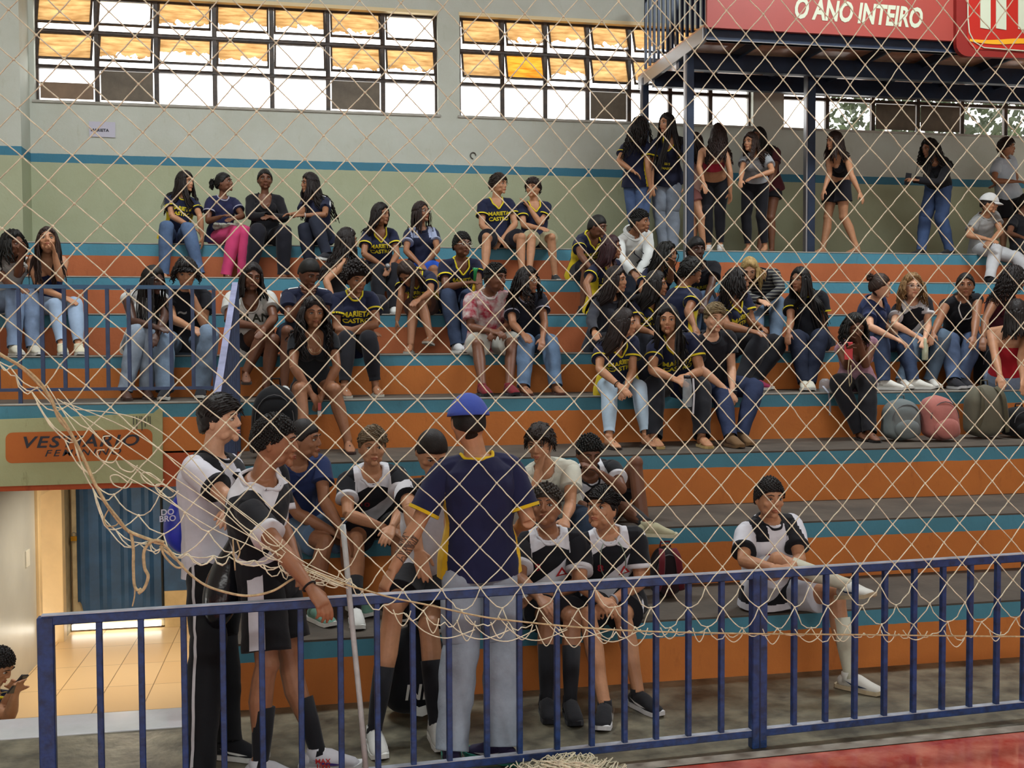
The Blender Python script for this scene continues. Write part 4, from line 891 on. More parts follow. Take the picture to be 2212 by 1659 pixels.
    if glasses:
        mb = MB()
        for e in (-1, 1):
            mb.tube([MH @ V(e*.033+.024*math.cos(t), -.099, .001+.019*math.sin(t)) for t in [i*math.pi/8 for i in range(17)]], .0022*hs, 6); mb.tube([MH @ V(e*.056, -.098, .004), MH @ V(e*.079, -.02, .004), MH @ V(e*.08, .01, 0)], .002*hs, 5)
        mb.tube([MH @ V(-.010, -.100, .004), MH @ V(.010, -.100, .004)], .002*hs, 5); mb.build('glasses', mat('glasses_frame', hexc('B9B4AC'), .3, metal=.5), root, True)
    # ---- hair
    make_hair(root, MH, hs, hair, [bvb]+([bv] if bv else []), X, Yb, N, s)
    # ---- prints on the shirt
    def print_text(txt, size, cx, cz, colr, front=True, nm='shirt_lettering', bold=.035, shear=0, rot=0, rough=.6):
        v, f = fine_text(txt, size, bold, shear); m_ = cloth(colr); ca, sa = math.cos(rot), math.sin(rot); sg = 1 if front else -1
        vv = [snap(sg*(p.x*ca-p.y*sa)+cx, p.x*sa+p.y*ca+cz, front, .0055) for p in v]; mesh_obj(nm, vv, f, m_, root)
    def print_poly(pts, colr, nm='crest', front=True, off=.005):
        vv = [snap(a_, b_, front, off) for a_, b_ in pts]; c_ = sum(vv, Vector())/len(vv); c_ = c_; vv.append(snap(sum(p[0] for p in pts)/len(pts), sum(p[1] for p in pts)/len(pts), front, off)); k = len(pts)
        mesh_obj(nm, vv, [(i, (i+1) % k, k) for i in range(k)], cloth(colr), root)
    if decal == 'mc':
        tz = (-.135 if sex == 'f' else -.150)-(.010 if neck == 'v' else 0); print_text('MARIETA', .043, 0, tz, 'D2C028', bold=.045); print_text('CASTRO', .043, 0, tz-.062, 'D2C028', bold=.045)
        S, E, W = arms['a']; q = surf.find_nearest(S.lerp(E, .35)+(-X*.08+Fw*.06)*s)
        if q[0]:
            nn = Vector(q[1]); t1_ = up.cross(nn).normalized(); t2_ = nn.cross(t1_); c_ = Vector(q[0])+nn*.004
            mesh_obj('sleeve_crest', [c_+t1_*.020*s*math.sin(i*2.094)+t2_*.022*s*math.cos(i*2.094) for i in range(3)], [(0, 1, 2)], cloth('B07A7A'), root)
    elif decal == 'mcback': print_text('MARIETA', .036, 0, -.235, 'D2C028', False); print_text('CASTRO', .036, 0, -.292, 'D2C028', False)
    elif decal == 'triangle':
        cx, cz = .062, -.215
        for (r_, c_) in ((.042, 'B02A2A'), (.020, 'D6D6DA')): print_poly([(cx+r_*math.sin(i*2.094), cz+r_*math.cos(i*2.094)) for i in range(3)], c_, 'crest', True, .005 if r_ > .02 else .007)
        print_text('8' if x > 1250 else '9', .05, -.075, -.17, '9A1F30', nm='shirt_number')
    elif decal == 'cross':
        cx, cz = .075, -.17
        for (w_, h_) in ((.010, .03), (.03, .010)): print_poly([(cx-w_, cz-h_), (cx+w_, cz-h_), (cx+w_*.6, cz), (cx+w_, cz+h_), (cx-w_, cz+h_), (cx-w_*.6, cz)], 'A01C28')
    elif isinstance(decal, (list, tuple)):
        for d_ in decal: print_text(*d_[:5], **(d_[5] if len(d_) > 5 else {}))
    ctx = dict(root=root, N=N, P=P, X=X, Yb=Yb, Fw=Fw, up=up, s=s, arms=arms, legs=legs, MH=MH, snap=snap, surf=surf, bvb=bvb, text=print_text, poly=print_poly, fl=fl, lx=lx, fw=fw)
    for e in extras: e(ctx)
    return ctx
def fine_text(txt, size, bold, shear, cache={}):
    key = (txt, size, bold, shear)
    if key not in cache:
        v, f = text_mesh(txt, size, bold, shear); bm = bmesh.new(); vs_ = [bm.verts.new((p.x, p.y, 0)) for p in v]
        for q in f:
            try: bm.faces.new([vs_[i] for i in q])
            except ValueError: pass
        bmesh.ops.triangulate(bm, faces=bm.faces[:])
        for it in range(4):
            es = [e for e in bm.edges if e.calc_length() > .014]
            if not es: break
            bmesh.ops.subdivide_edges(bm, edges=es, cuts=1); bmesh.ops.triangulate(bm, faces=bm.faces[:])
        bm.verts.ensure_lookup_table(); bm.verts.index_update(); cache[key] = ([Vector((q.co.x, q.co.y)) for q in bm.verts], [tuple(w_.index for w_ in q.verts) for q in bm.faces]); bm.free()
    return cache[key]
def pattern(c):
    if c[0] == 'bands':
        nm = 'bands_'+c[1]
        if nm in MATS: return MATS[nm]
        m = mat(nm, hexc(c[1]), .85); t = m.node_tree; w_ = t.nodes.new('ShaderNodeTexWave'); w_.bands_direction = 'Z'; w_.inputs['Scale'].default_value = c[3]; w_.inputs['Distortion'].default_value = 1.5
        co = t.nodes.new('ShaderNodeTexCoord'); r = t.nodes.new('ShaderNodeValToRGB'); r.color_ramp.elements[0].position = .72; r.color_ramp.elements[1].position = .8; r.color_ramp.elements[0].color = (*hexc(c[1]), 1); r.color_ramp.elements[1].color = (*hexc(c[2]), 1)
        t.links.new(co.outputs['Object'], w_.inputs['Vector']); t.links.new(w_.outputs['Fac'], r.inputs[0]); t.links.new(r.outputs[0], t.nodes['Principled BSDF'].inputs['Base Color']); return m
    """('blotch', base, spots) or ('tie', a, b): printed fabrics"""
    return mat('print_'+'_'.join(map(str, c)), hexc(c[1]), .85, color2=hexc(c[2]), scale=c[3] if len(c) > 3 else 16, detail=2, bump=.2, bscale=26, spec=.2)
def ex_stripes(col='D8D8D8', n=3):
    def f(c):
        m_ = cloth(col)
        for k2, sg in (('a', -1), ('b', 1)):
            S, E, W = c['arms'][k2]; mb = MB()
            for j in range(n):
                off = (j-(n-1)/2)*.014*c['s']; pts = []
                for i in range(7):
                    t = i/6; base = (c['N']-c['up']*.0+c['X']*sg*.06*c['s']).lerp(S+c['X']*sg*.05*c['s']+c['up']*.03, min(1, t*2)) if t < .5 else S.lerp(E, (t-.5)*1.05)+(c['X']*sg*.07+c['up']*.02)*c['s']
                    base = base+c['Fw']*off*(1 if t < .5 else 1)+(c['up']*.08 if t < .5 else V(0, 0, 0)); h = c['surf'].find_nearest(base)
                    pts.append(Vector(h[0])+Vector(h[1])*.003)
                mb.tube(pts, .0038*c['s'], 5)
            mb.build('sleeve_stripe', m_, c['root'], True)
    return f
def ex_necklace(col, r=.0035, drop=.20, w=.07):
    def f(c):
        pts = [c['snap'](w*math.sin(t), -drop*(.5+.5*math.cos(t))+.0, True, .004) for t in [math.pi*.88*(i/10-1) for i in range(21)]]
        mb = MB(); mb.tube(pts, r, 6); mb.build('necklace', mat('necklace_'+col, hexc(col), .3, metal=.4), c['root'], True)
    return f
def ex_wrist(side, col, r=.004):
    def f(c):
        S, E, W = c['arms'][side]; d = (W-E).normalized(); c0 = W-d*.015; e1 = d.orthogonal().normalized(); e2 = d.cross(e1); rr = .029*c['s']
        mb = MB(); mb.tube([c0+e1*rr*math.cos(t)+e2*rr*math.sin(t) for t in [i*math.pi/6 for i in range(13)]], r, 6, cap=False); mb.build('wristband', cloth(col), c['root'], True)
    return f
def held_box(name, label, cat, side, size, col, off=(0, 0, 0), rotup=None, m=None, extra=None):
    def f(c):
        S, E, W = c['arms'][side]; d = (W-E).normalized(); p = W+d*.09*c['s']+Vector(off); mb = MB(); u_ = Vector(rotup) if rotup else V(0, -.3, 1); u_.normalize(); w_ = c['X']; w_ = (w_-u_*w_.dot(u_)).normalized(); n_ = u_.cross(w_)
        hx_, hy_, hz_ = [q/2 for q in size]; pts = [p+w_*a_*hx_+n_*b_*hy_+u_*cc*hz_ for cc in (-1, 1) for a_, b_ in ((-1, -1), (1, -1), (1, 1), (-1, 1))]
        mb.add(pts, [(3, 2, 1, 0), (4, 5, 6, 7), (0, 1, 5, 4), (1, 2, 6, 5), (2, 3, 7, 6), (3, 0, 4, 7)])
        o = mb.build(name, m or mat('thing_'+col, hexc(col), .35)); bevel(o, .004, 2); tag(o, label, cat)
        if extra: extra(c, p, w_, n_, u_, o)
    return f
# ---------------------------------------------------------------- hair
HL = [False]
def cap_r(d):   # head surface distance along a head-local direction (roughly)
    x, y, z = d; k = 1/math.sqrt((x/.075)**2+(y/(.089 if y < 0 else .098))**2+(z/.116)**2)
    return k
def hairline(d, low=0., part=False):
    h = math.hypot(d[0], d[1]); yy = d[1]/h if h > 1e-5 else 0
    tab = [(-1, .50), (-.75, .42), (-.5, .26), (-.28, .0), (.05, -.14), (.5, -.42), (1, -.50)]
    if HL[0]: tab = [(-1, .70), (-.9, .56)]+tab[2:]
    for (a, ta), (b, tb) in zip(tab, tab[1:]):
        if a <= yy <= b: return ta+(tb-ta)*(yy-a)/(b-a)-low*(1 if yy > -.3 else .2)
    return .5
def make_hair(root, MH, hs, hair, bvs, X, Yb, N, s):
    st, col = hair[0], hair[1]; L = hair[2] if len(hair) > 2 else None; seed = hair[3] if len(hair) > 3 else 1
    rnd = random.Random(int(N.x*1000)+seed); m_ = hairm(col)
    HL[0] = st in ('long', 'wavy', 'halfup', 'curlylong', 'braids', 'bun', 'pony', 'bob')
    mb = MB(); R3 = MH.to_3x3().normalized(); Wd = lambda p: MH @ V(*p)
    fade = st in ('fade', 'curltop', 'fringe', 'swept')
    n, mm = 56, 34; v = []; f = []; vol = {'short': .012, 'fade': .006, 'afro': .025, 'curly': .018, 'bun': .006, 'pony': .007, 'braids': .008, 'buzz': .004, 'curlshort': .005, 'curltop': .007}.get(st, .011)
    for i in range(mm+1):
        t = math.pi*i/mm
        for k in range(n):
            a = 2*math.pi*k/n; d = (math.sin(t)*math.cos(a), math.sin(t)*math.sin(a), math.cos(t)); hl = hairline(d); hl += .05*mnoise.noise(V(*d)*9+V(seed, 3, 0)); e = (d[2]-hl)/.10
            e = max(-1, min(1, e)); r = cap_r(d); vv = vol*(1+ (.7*max(0, d[2]) if st not in ('bun', 'pony', 'buzz') else 0)); 
            if fade and d[2] < .40: vv = .0065
            r += vv*(max(0, e))**.5+.002 if e > 0 else -.012*(-e)-.001; r += (mnoise.noise(V(*d)*7+V(seed, 0, 0))*.005+mnoise.noise(V(*d)*19)*.004)*(e > 0) if st not in ('bun', 'pony', 'buzz', 'fade') else 0
            v.append(Wd((d[0]*r, d[1]*r, d[2]*r)))
    for i in range(mm):
        for k in range(n): a, b = i*n+k, i*n+(k+1) % n; f.append((a, a+n, b+n, b))
    mb.add(v, f)
    def surf_pts(N_, thr=.02, top=-1, jit=.03):
        out = []; ga = math.pi*(3-math.sqrt(5))
        for i in range(N_):
            z = 1-1.55*(i+.5)/N_; r = math.sqrt(max(0, 1-z*z)); a = ga*i+rnd.uniform(-jit, jit); d = (r*math.cos(a), r*math.sin(a), z)
            if z > hairline(d)+thr and z > top: out.append(V(*d))
        return out
    Hcen = MH @ V(0, 0, 0); rw = 1.5 if st in ('long', 'bob', 'halfup', 'wavy', 'pony') else 1.0
    def strand(p, length, r0, seg=10, wav=0., wl=.05, grav=1., dir0=None, push=.011, curl=False, drift=None):
        ds = length/seg; p = Vector(p); d = Vector(dir0) if dir0 is not None else V(0, 0, -1); pts = [p.copy()]; ph = rnd.uniform(0, 6.28)
        for i in range(seg):
            d = (d+V(0, 0, -1)*.7*grav+(drift if drift is not None and i > 1 else V(0, 0, 0))+V(rnd.gauss(0, .05), rnd.gauss(0, .05), 0)).normalized(); q = p+d*ds
            for bv in bvs:
                h = bv.find_nearest(q)
                if h[0] is not None:
                    nn = Vector(h[1]); sd_ = (q-Vector(h[0])).dot(nn)
                    if sd_ < push and (q-Vector(h[0])).length < .12: q = Vector(h[0])+nn*push*(1+.5*rnd.random())
            d = (q-p).normalized(); p = q; w_ = wav*min(1, i/3); o_ = V(math.sin(ph+i*ds/wl*6.28), math.cos(ph+i*ds/wl*6.28), 0)*w_; pts.append(p+o_)
        pts = smoothpts(pts, 2) if wav else pts; k = len(pts)
        c_ = Hcen; mb.tube(pts, [(r0*rw*(1-.5*(i/(k-1))**2), r0*.55*(1-.5*(i/(k-1))**2)) for i in range(k)], 6, up=[(p_-c_)+V(0, 0, .001) for p_ in pts])
    if st in ('afro', 'curly', 'curltop', 'curlshort'):
        npt, rad, out = {'afro': (420, .0125, .036), 'curly': (380, .0095, .018), 'curltop': (420, .0080, .020), 'curlshort': (560, .0065, .010)}[st]
        for d in surf_pts(npt, .04, .42 if st == 'curltop' else -1):
            r = cap_r(d)+(L if (L and st == 'afro') else out)*(.7+.4*rnd.random())*(.75+.35*max(0, d.z+.2)); q = d*r; 
            mb.ell(Wd(q), (rad*hs*rnd.uniform(.8, 1.3), rad*hs*rnd.uniform(.8, 1.3), rad*hs*rnd.uniform(.8, 1.3)), None, 6, 4)
            if st not in ('curlshort', 'curltop'):
                q2 = d*(r+.006)+V(rnd.gauss(0, .006), rnd.gauss(0, .006), rnd.gauss(0, .006)); mb.ell(Wd(q2), (rad*.6*hs,)*3, None, 5, 4)
    if st in ('short', 'fringe', 'swept', 'messy'):
        for d in surf_pts(520, .03, -1 if st in ('short', 'messy') else .30):
            r = cap_r(d)+vol*.9; q = d*r; comb = V(.5 if st == 'swept' else .15*rnd.gauss(0, 1), -1 if d.y < .5 else .1, -.15 if st == 'fringe' else .35 if st == 'swept' else 0)
            if st == 'messy': comb = V(rnd.gauss(0, .8), rnd.gauss(0, .8), rnd.gauss(0, .5))
            t_ = (comb-d*comb.dot(d)).normalized(); ln = {'short': .020, 'fringe': .040, 'swept': .048, 'messy': .036}[st]*rnd.uniform(.7, 1.3); dn = d*.35 if st != 'fringe' else d*.15
            p1 = q+(t_+dn)*ln*.5; p2 = p1+(t_-d*.15)*ln*.55
            if st in ('fringe', 'messy') and d.y < -.2: p2 = p2+V(0, -.002, -.012)
            w0 = .0055 if st != 'short' else .0038; mb.tube([Wd(q-d*.006), Wd(p1-(d*.003 if st == 'short' else d*0)), Wd(p2)], [w0*hs, w0*.9*hs, .0012*hs], 5)
    if st in ('long', 'wavy', 'curlylong', 'mop', 'bob', 'halfup'):
        Ln = L or .42; cnt = {'curlylong': 112, 'mop': 140, 'bob': 100}.get(st, 104); wav = {'long': .002, 'wavy': .008, 'curlylong': .013, 'mop': .012, 'bob': .002, 'halfup': .006}[st]
        front = hair[4] if len(hair) > 4 else 1
        for i in range(cnt):
            u_ = i/(cnt-1); a = math.radians(-40+260*u_) if st != 'mop' else math.radians(-90+360*u_)      # -90 is straight ahead; skip the face
            el = rnd.uniform(.05, .5); d = V(math.cos(a)*math.cos(el), math.sin(a)*math.cos(el), math.sin(el)); d.normalize()
            ff = d.y < -.25
            if hairline(d) > d.z+.05: d = V(d.x, d.y, hairline(d)+.1).normalized()
            r = cap_r(d)+.010+.008*rnd.random()+(.02*rnd.random() if st in ('curlylong', 'mop') else 0); out_ = V(d.x, d.y, 0).normalized()*(.5 if st in ('curlylong', 'mop') else .12)
            dr = (R3 @ (out_+V(0, 0, -.6))).normalized(); le = Ln*rnd.uniform(.82, 1.08)*(1 if not ff or front else .6)
            if st == 'mop' and (math.sin(a) < -.5): le *= .35
            hd_ = R3 @ V(0, -1, 0); bk = -hd_ if (d.y > -.15 or not front) else hd_*.8-(R3 @ V(1, 0, 0))*(.18 if d.x > 0 else -.18)
            strand(Wd(d*r), le, (.0074 if st not in ('curlylong', 'mop') else .0070)*hs, 12 if Ln > .25 else 6, wav, .05, dir0=dr, drift=bk*.28 if Ln > .2 else None)
        # cover over the crown
        for i in range(70):
            a = rnd.uniform(0, 6.28); el = rnd.uniform(.9, 1.45); d = V(math.cos(a)*math.cos(el), math.sin(a)*math.cos(el), math.sin(el)); pts = []
            for k in range(6):
                e2 = el-(el-.25)*k/5; dd = V(math.cos(a)*math.cos(e2), math.sin(a)*math.cos(e2), math.sin(e2))
                if dd.z < hairline(dd)+.03: break
                pts.append(Wd(dd*(cap_r(dd)+.012+(.015 if st in ('curlylong', 'mop') else .003)*rnd.random())))
            if len(pts) > 2: mb.tube(pts, [(.011*hs, .005*hs)]*len(pts), 6, up=[p_-Hcen for p_ in pts])
    if st in ('bun', 'pony'):
        for i in range(60):
            a = rnd.uniform(0, 6.28); 
            d0 = V(math.cos(a), math.sin(a), 0); d0 = V(d0.x, d0.y, hairline(d0)+.05).normalized() if True else d0; e = V(0, .75, .62 if st == 'bun' else .3).normalized(); pts = []
            for k in range(6): dd = d0.lerp(e, k/5).normalized(); pts.append(Wd(dd*(cap_r(dd)+.006)))
            mb.tube(pts, [.006*hs]*6, 5)
        e = V(0, .75, .62 if st == 'bun' else .3).normalized(); c = e*(cap_r(e)+.022)
        if st == 'bun':
            for i in range(26): a = rnd.uniform(0, 6.28); b_ = rnd.uniform(-1, 1); mb.ell(Wd(c+V(math.cos(a)*.02, math.sin(a)*.02, b_*.02)), (.016*hs, .014*hs, .013*hs), None, 6, 4)
            if L:
                for i in range(14): q = c+V(rnd.gauss(0, .02), rnd.gauss(0, .012), .02); mb.tube([Wd(q), Wd(q+V(rnd.gauss(0, .02), rnd.gauss(0, .01), rnd.uniform(.01, .04)))], [.004*hs, .001*hs], 4)
        else:
            for i in range(26): strand(Wd(c+V(rnd.gauss(0, .012), rnd.gauss(0, .008), rnd.gauss(0, .012))), (L or .35)*rnd.uniform(.8, 1.05), .009*hs, 9, .006, .06, dir0=R3 @ V(0, 1, .1))
    if st == 'braids':
        for i in range(54):
            a = math.radians(-50+280*i/53); el = .25; d = V(math.cos(a)*math.cos(el), math.sin(a)*math.cos(el), math.sin(el)); 
            if hairline(d) > d.z: d = V(d.x, d.y, hairline(d)+.08).normalized()
            strand(Wd(d*(cap_r(d)+.008)), (L or .42)*rnd.uniform(.75, 1.05), .0062*hs, 11, .003, .03, dir0=(R3 @ V(d.x*.2, d.y*.2, -1)))
        for i in range(30):
            a = 2*math.pi*i/30; pts = []
            for k in range(6):
                e2 = 1.4-1.15*k/5; dd = V(math.cos(a)*math.cos(e2), math.sin(a)*math.cos(e2), math.sin(e2))
                if dd.z < hairline(dd)+.02: break
                pts.append(Wd(dd*(cap_r(dd)+.010)))
            if len(pts) > 2: mb.tube(pts, [.0062*hs]*len(pts), 6)
    if st == 'twobraids':
        for e in (-1, 1):
            for j in range(3): strand(Wd(V(e*.07, .05, -.05)), L or .3, .012*hs, 9, .008, .045, dir0=R3 @ V(e*.3, .2, -1))
    o = mb.build('hair', m_, root, True)
    return o
def ex_cap(col, backwards=False, brim=True):
    def f(c):
        MH = c['MH']; mb = MB(); n, mm = 36, 10; v = []; f_ = []
        for i in range(mm+1):
            t = math.radians(82)*i/mm
            for k in range(n):
                a = 2*math.pi*k/n; d = V(math.sin(t)*math.cos(a), math.sin(t)*math.sin(a), math.cos(t)); r = cap_r(d)+.027-(.006 if i == mm else 0)
                q = d*r; q.z = q.z*.96 if q.z > .03 else .028
                v.append(MH @ q)
        for i in range(mm):
            for k in range(n): a, b = i*n+k, i*n+(k+1) % n; f_.append((a, a+n, b+n, b))
        mb.add(v, f_); o = mb.build('cap', cloth(col), c['root'], True); sm = o.modifiers.new('s', 'SOLIDIFY'); sm.thickness = .004
        if brim:
            sg = 1 if backwards else -1; v = []; f_ = []; n = 13
            for j in range(4):
                for k in range(n):
                    a = math.radians(-62+124*k/(n-1)); r0 = .098+.022*j; ln = [0, .028, .052, .068][j]*math.cos(a*.9)
                    v.append(MH @ V(math.sin(a)*.088, sg*(math.cos(a)*.098+ln), .034-.010*j-.012*math.sin(a)**2))
            for j in range(3):
                for k in range(n-1): a = j*n+k; f_.append((a, a+1, a+n+1, a+n))
            b_ = mesh_obj('visor', v, f_, cloth(col), o, True); sm = b_.modifiers.new('s', 'SOLIDIFY'); sm.thickness = .004
    return f
# small props used by the people
def mic(c):
    S, E, W = c['arms']['b']; d = (W-E).normalized(); p = W+d*.07; mb = MB(); mb.tube([p+V(.02, .03, -.10), p+V(0, 0, .03)], [.012, .016], 10); o = mb.build('microphone', mat('mic_body', hexc('3A3A40'), .4), smooth=True)
    mb = MB(); mb.ell(p+V(0, -.02, .05), (.028, .028, .030)); mb.build('mic_grille', mat('mic_grille', hexc('9A9CA0'), .35, metal=.8, bump=.5, bscale=200), o, True); tag(o, 'silver-headed microphone in the lap of a seated MARIETA CASTRO shirt wearer', 'microphone')
def tiara(c):
    MH = c['MH']; mb = MB(); pts = [MH @ V(math.sin(t)*.082, -.02-.02*math.cos(t), .108-.03*abs(math.sin(t))**3) for t in [math.radians(-60+12*i) for i in range(11)]]
    mb.tube(pts, .003, 6)
    for i in (2, 4, 5, 6, 8): mb.tube([pts[i], pts[i]+(MH.to_3x3() @ V(0, 0, .018+.012*(i == 5)))], [.004, .001], 5)
    mb.build('tiara', mat('tiara_silver', hexc('B8BCC4'), .2, metal=.9), c['root'], True)
def horn(c):
    S, E, W = c['arms']['a']; d = (W-E).normalized(); p = W+d*.09; mb = MB(); mb.tube([p+V(-.01, 0, -.10), p+V(0, 0, .0)], [.018, .014], 12); o = mb.build('toy_horn', mat('horn_yellow', hexc('D8B81C'), .35), smooth=True)
    mb = MB(); mb.tube([p+V(0, 0, 0), p+V(.01, 0, .10), p+V(.012, 0, .13)], [.013, .017, .030], 12); mb.build('horn_bell', mat('horn_green', hexc('1E8A4A'), .35), o, True); tag(o, 'green and yellow plastic horn held upright by the person with glasses', 'horn')
def bottle(c):
    S, E, W = c['arms']['b']; d = (W-E).normalized(); p = W+d*.07; mb = MB(); mb.tube([p+V(0, -.02, -.17), p+V(0, -.02, -.16), p+V(0, -.02, -.04), p+V(0, -.02, .0), p+V(0, -.02, .04)], [.026, .030, .030, .014, .013], 14); o = mb.build('drink_bottle', mat('glass_bottle_pale', hexc('A8AC90'), .15, alpha=.6), smooth=True); tag(o, 'pale glass bottle held by the curly blonde person', 'bottle')
def glassy(name, col):
    if name in MATS: return MATS[name]
    m = bpy.data.materials.new(name); m.use_nodes = True; t = m.node_tree; b = t.nodes['Principled BSDF']; b.inputs['Base Color'].default_value = (*hexc(col), 1); b.inputs['Roughness'].default_value = .12
    tr = t.nodes.new('ShaderNodeBsdfTransparent'); mx = t.nodes.new('ShaderNodeMixShader'); mx.inputs[0].default_value = .45; t.links.new(tr.outputs[0], mx.inputs[1]); t.links.new(b.outputs[0], mx.inputs[2]); t.links.new(mx.outputs[0], t.nodes['Material Output'].inputs[0]); MATS[name] = m; return m
def clear_bottle(c):
    S, E, W = c['arms']['a']; d = (W-E).normalized(); p = W+d*.10+V(.03, -.04, 0); mb = MB(); mb.tube([p+V(0, 0, -.20), p+V(0, 0, -.19), p+V(0, 0, -.03), p+V(0, 0, .01), p+V(0, 0, .03)], [.034, .038, .038, .03, .028], 14); o = mb.build('water_bottle', glassy('clear_plastic', 'A8B0B4'), smooth=True)
    mb = MB(); mb.tube([p+V(0, 0, .03), p+V(0, 0, .055)], [.030, .030], 14); mb.build('cap', mat('bottle_cap_dark', hexc('1E2026'), .4), o, True)
    mb = MB(); mb.tube([p+V(.05, 0, .03), p+V(.055, -.01, -.1), p+V(.05, 0, -.26)], [(.008, .002)]*3, 6); mb.build('strap', cloth('C8CAD0'), o); tag(o, 'clear water bottle with a pale strap held by the person in black trousers', 'bottle')
def redphone(c):
    S, E, W = c['arms']['a']; p = onY(1833, 758, W.y-.05); mb = MB(); mb.box((p.x-.037, p.y-.006, p.z-.075), (p.x+.037, p.y+.006, p.z+.075)); o = bevel(mb.build('red_phone', mat('phone_red', hexc('C8323C'), .35)), .005, 3)
    mb = MB(); mb.box((p.x-.030, p.y-.010, p.z+.035), (p.x-.008, p.y-.006, p.z+.068)); mb.build('camera_bump', mat('lens_black', hexc('101014'), .2), o); mb = MB()
    mb.tube([p+V(0, -.01, -.07), p+V(-.02, -.03, -.16), p+V(-.005, -.03, -.30), p+V(.015, -.03, -.26), p+V(.01, -.02, -.12)], .004, 6); mb.build('wrist_strap', mat('strap_beige', hexc('A89C7C'), .7), o, True); tag(o, 'bright red phone with a beige wrist strap held in front of a face', 'phone')
def keychain(c):
    p = (c['arms']['a'][2]+c['arms']['b'][2])/2+V(.02, -.05, -.10); mb = MB(); mb.box((p.x-.012, p.y-.003, p.z-.03), (p.x+.012, p.y+.003, p.z+.03)); o = mb.build('key_fob', mat('fob_red', hexc('A83A34'), .4)); mb = MB(); mb.box((p.x-.014, p.y-.004, p.z-.075), (p.x+.014, p.y+.004, p.z-.035)); mb.build('tag', mat('fob_white', hexc('B8B8B4'), .4), o); tag(o, 'small red and white key fob hanging from the hands of the black bodysuit wearer', 'keychain')
def tattoo(c):
    S, E, W = c['arms']['b']; rnd = random.Random(5); d = (W-E); e1 = d.normalized().orthogonal().normalized(); e2 = d.normalized().cross(e1); mb = MB(); pts = []; t0, a0, dt, da = .03, 0., .01, .3
    for i in range(620):
        if i % 5 == 0: da = rnd.uniform(-.55, .55); dt = rnd.uniform(-.022, .028)
        t0 = min(.82, max(.04, t0+dt*.6)); t0 = t0 if .05 < t0 < .80 else rnd.uniform(t0*.6+.1, t0*.6+.25); a0 += da*.8; q = E+d*t0+(e1*math.cos(a0)+e2*math.sin(a0))*.055; h = c['bvb'].find_nearest(q); pts.append(Vector(h[0])+Vector(h[1])*.0005)
    ax_ = lambda p_: E+d*((p_-E).dot(d)/d.length_squared)
    mb.tube(pts, [(.0012+.0022*abs(math.sin(i*.37)), .0006) for i in range(len(pts))], 5, up=[(p_-ax_(p_)) for p_ in pts]); mb.build('tattoo', mat('tattoo_ink', hexc('5C4638'), .6), c['root'], True)
def lap_cloth(c):
    mb = MB(); p = c['P']+c['fw']*.22+V(.0, 0, .10); rnd = random.Random(3)
    for k in range(16): mb.ell(p+V(rnd.uniform(-.12, .12), rnd.uniform(-.05, .05), rnd.uniform(-.01, .03)), (rnd.uniform(.03, .05), .04, rnd.uniform(.02, .032)), None, 10, 6)
    o = mesh_obj('tmp', mb.v, mb.f); r = o.modifiers.new('r', 'REMESH'); r.mode = 'VOXEL'; r.voxel_size = .007; dg = bpy.context.evaluated_depsgraph_get(); dg.update(); me = bpy.data.meshes.new_from_object(o.evaluated_get(dg)); bpy.data.objects.remove(o)
    wrinkle(me, .005, 40); me.name = 'folded_cloth'; me.materials.append(cloth('A9A89C')); me.polygons.foreach_set('use_smooth', [True]*len(me.polygons)); o = bpy.data.objects.new('folded_cloth', me); COL.objects.link(o); tag(o, 'crumpled off-white cloth on the lap above bright pink trousers', 'cloth')
def shoe_text(c):
    Hj, K, A, fd = c['legs']['b']; u_ = V(0, 0, 1); sd = fd.cross(u_).normalized(); sd = sd if sd.y < 0 else -sd; q = A+fd*.03+sd*.055-u_*.040
    flat_text('shoe_lettering', 'MAX\n1000', .024, q, fd, u_, cloth('B02A2A'), c['root'], bold=.03)
def chevrons(c):
    for k in range(4):
        mb = MB(); a_ = [(-.165+k*.022, -.075), (-.135+k*.022, -.048), (-.165+k*.022, -.020)]
        mb.tube([c['snap'](x_, z_, True, .002) for x_, z_ in a_], .004, 5); mb.build('chevron_print', cloth('17181D'), c['root'])
MC = dict(top=('tee', '1B2038'), trim='D2C028', decal='mc', neck='v')
MCP = dict(MC, top=('tee', ('panel', '1B2038', 'D2B822')))
BK = '15130F'
# ---------------- top row, seated on the eighth step
person('person in MARIETA CASTRO shirt and blue jeans, leftmost on the top step', n=8, x=385, nk=(397, 413), hd=(401, 382), yaw=8, hy=60, s=.93, sex='f', tone=2, hair=('long', '1E1410', .42), a=((371, 467), (428, 498)), b=((432, 467), (437, 520)), la=((359, 491), (353, 577)), lb=((407, 495), (431, 567)), **dict(MCP, neck='crew'), bottom=('jeans', '4A6C9A'), shoes=('sandal', '6A3A34'))
person('person in navy tee and bright pink trousers on the top step', n=8, x=483, nk=(481, 418), hd=(484, 387), yaw=18, hy=72, hp=-10, s=.92, sex='f', tone=4, hair=('pony', BK, .1), a=((449, 478), (478, 468)), b=((524, 467), (503, 472)), la=((507, 502), (486, 585)), lb=((530, 502), (524, 578)), top=('tee', '1F2140'), trim='9A98A8', bottom=('trouser', 'C2416E'), shoes=('sandal', 'B8A898'), extras=[lambda c: lap_cloth(c)])
person('person all in black with long sleeves and top bun on the top step', n=8, x=577, nk=(572, 414), hd=(572, 386), yaw=3, hy=8, s=.98, sex='f', bw=1.15, tone=4, hair=('bun', BK), a=((540, 467), (576, 468)), b=((617, 472), (586, 470)), la=((557, 499), (541, 580)), lb=((613, 502), (612, 586)), top=('long', '17161A'), neck='scoop', bottom=('trouser', '1C1C24'), shoes=('sandal', '9A8A70'))
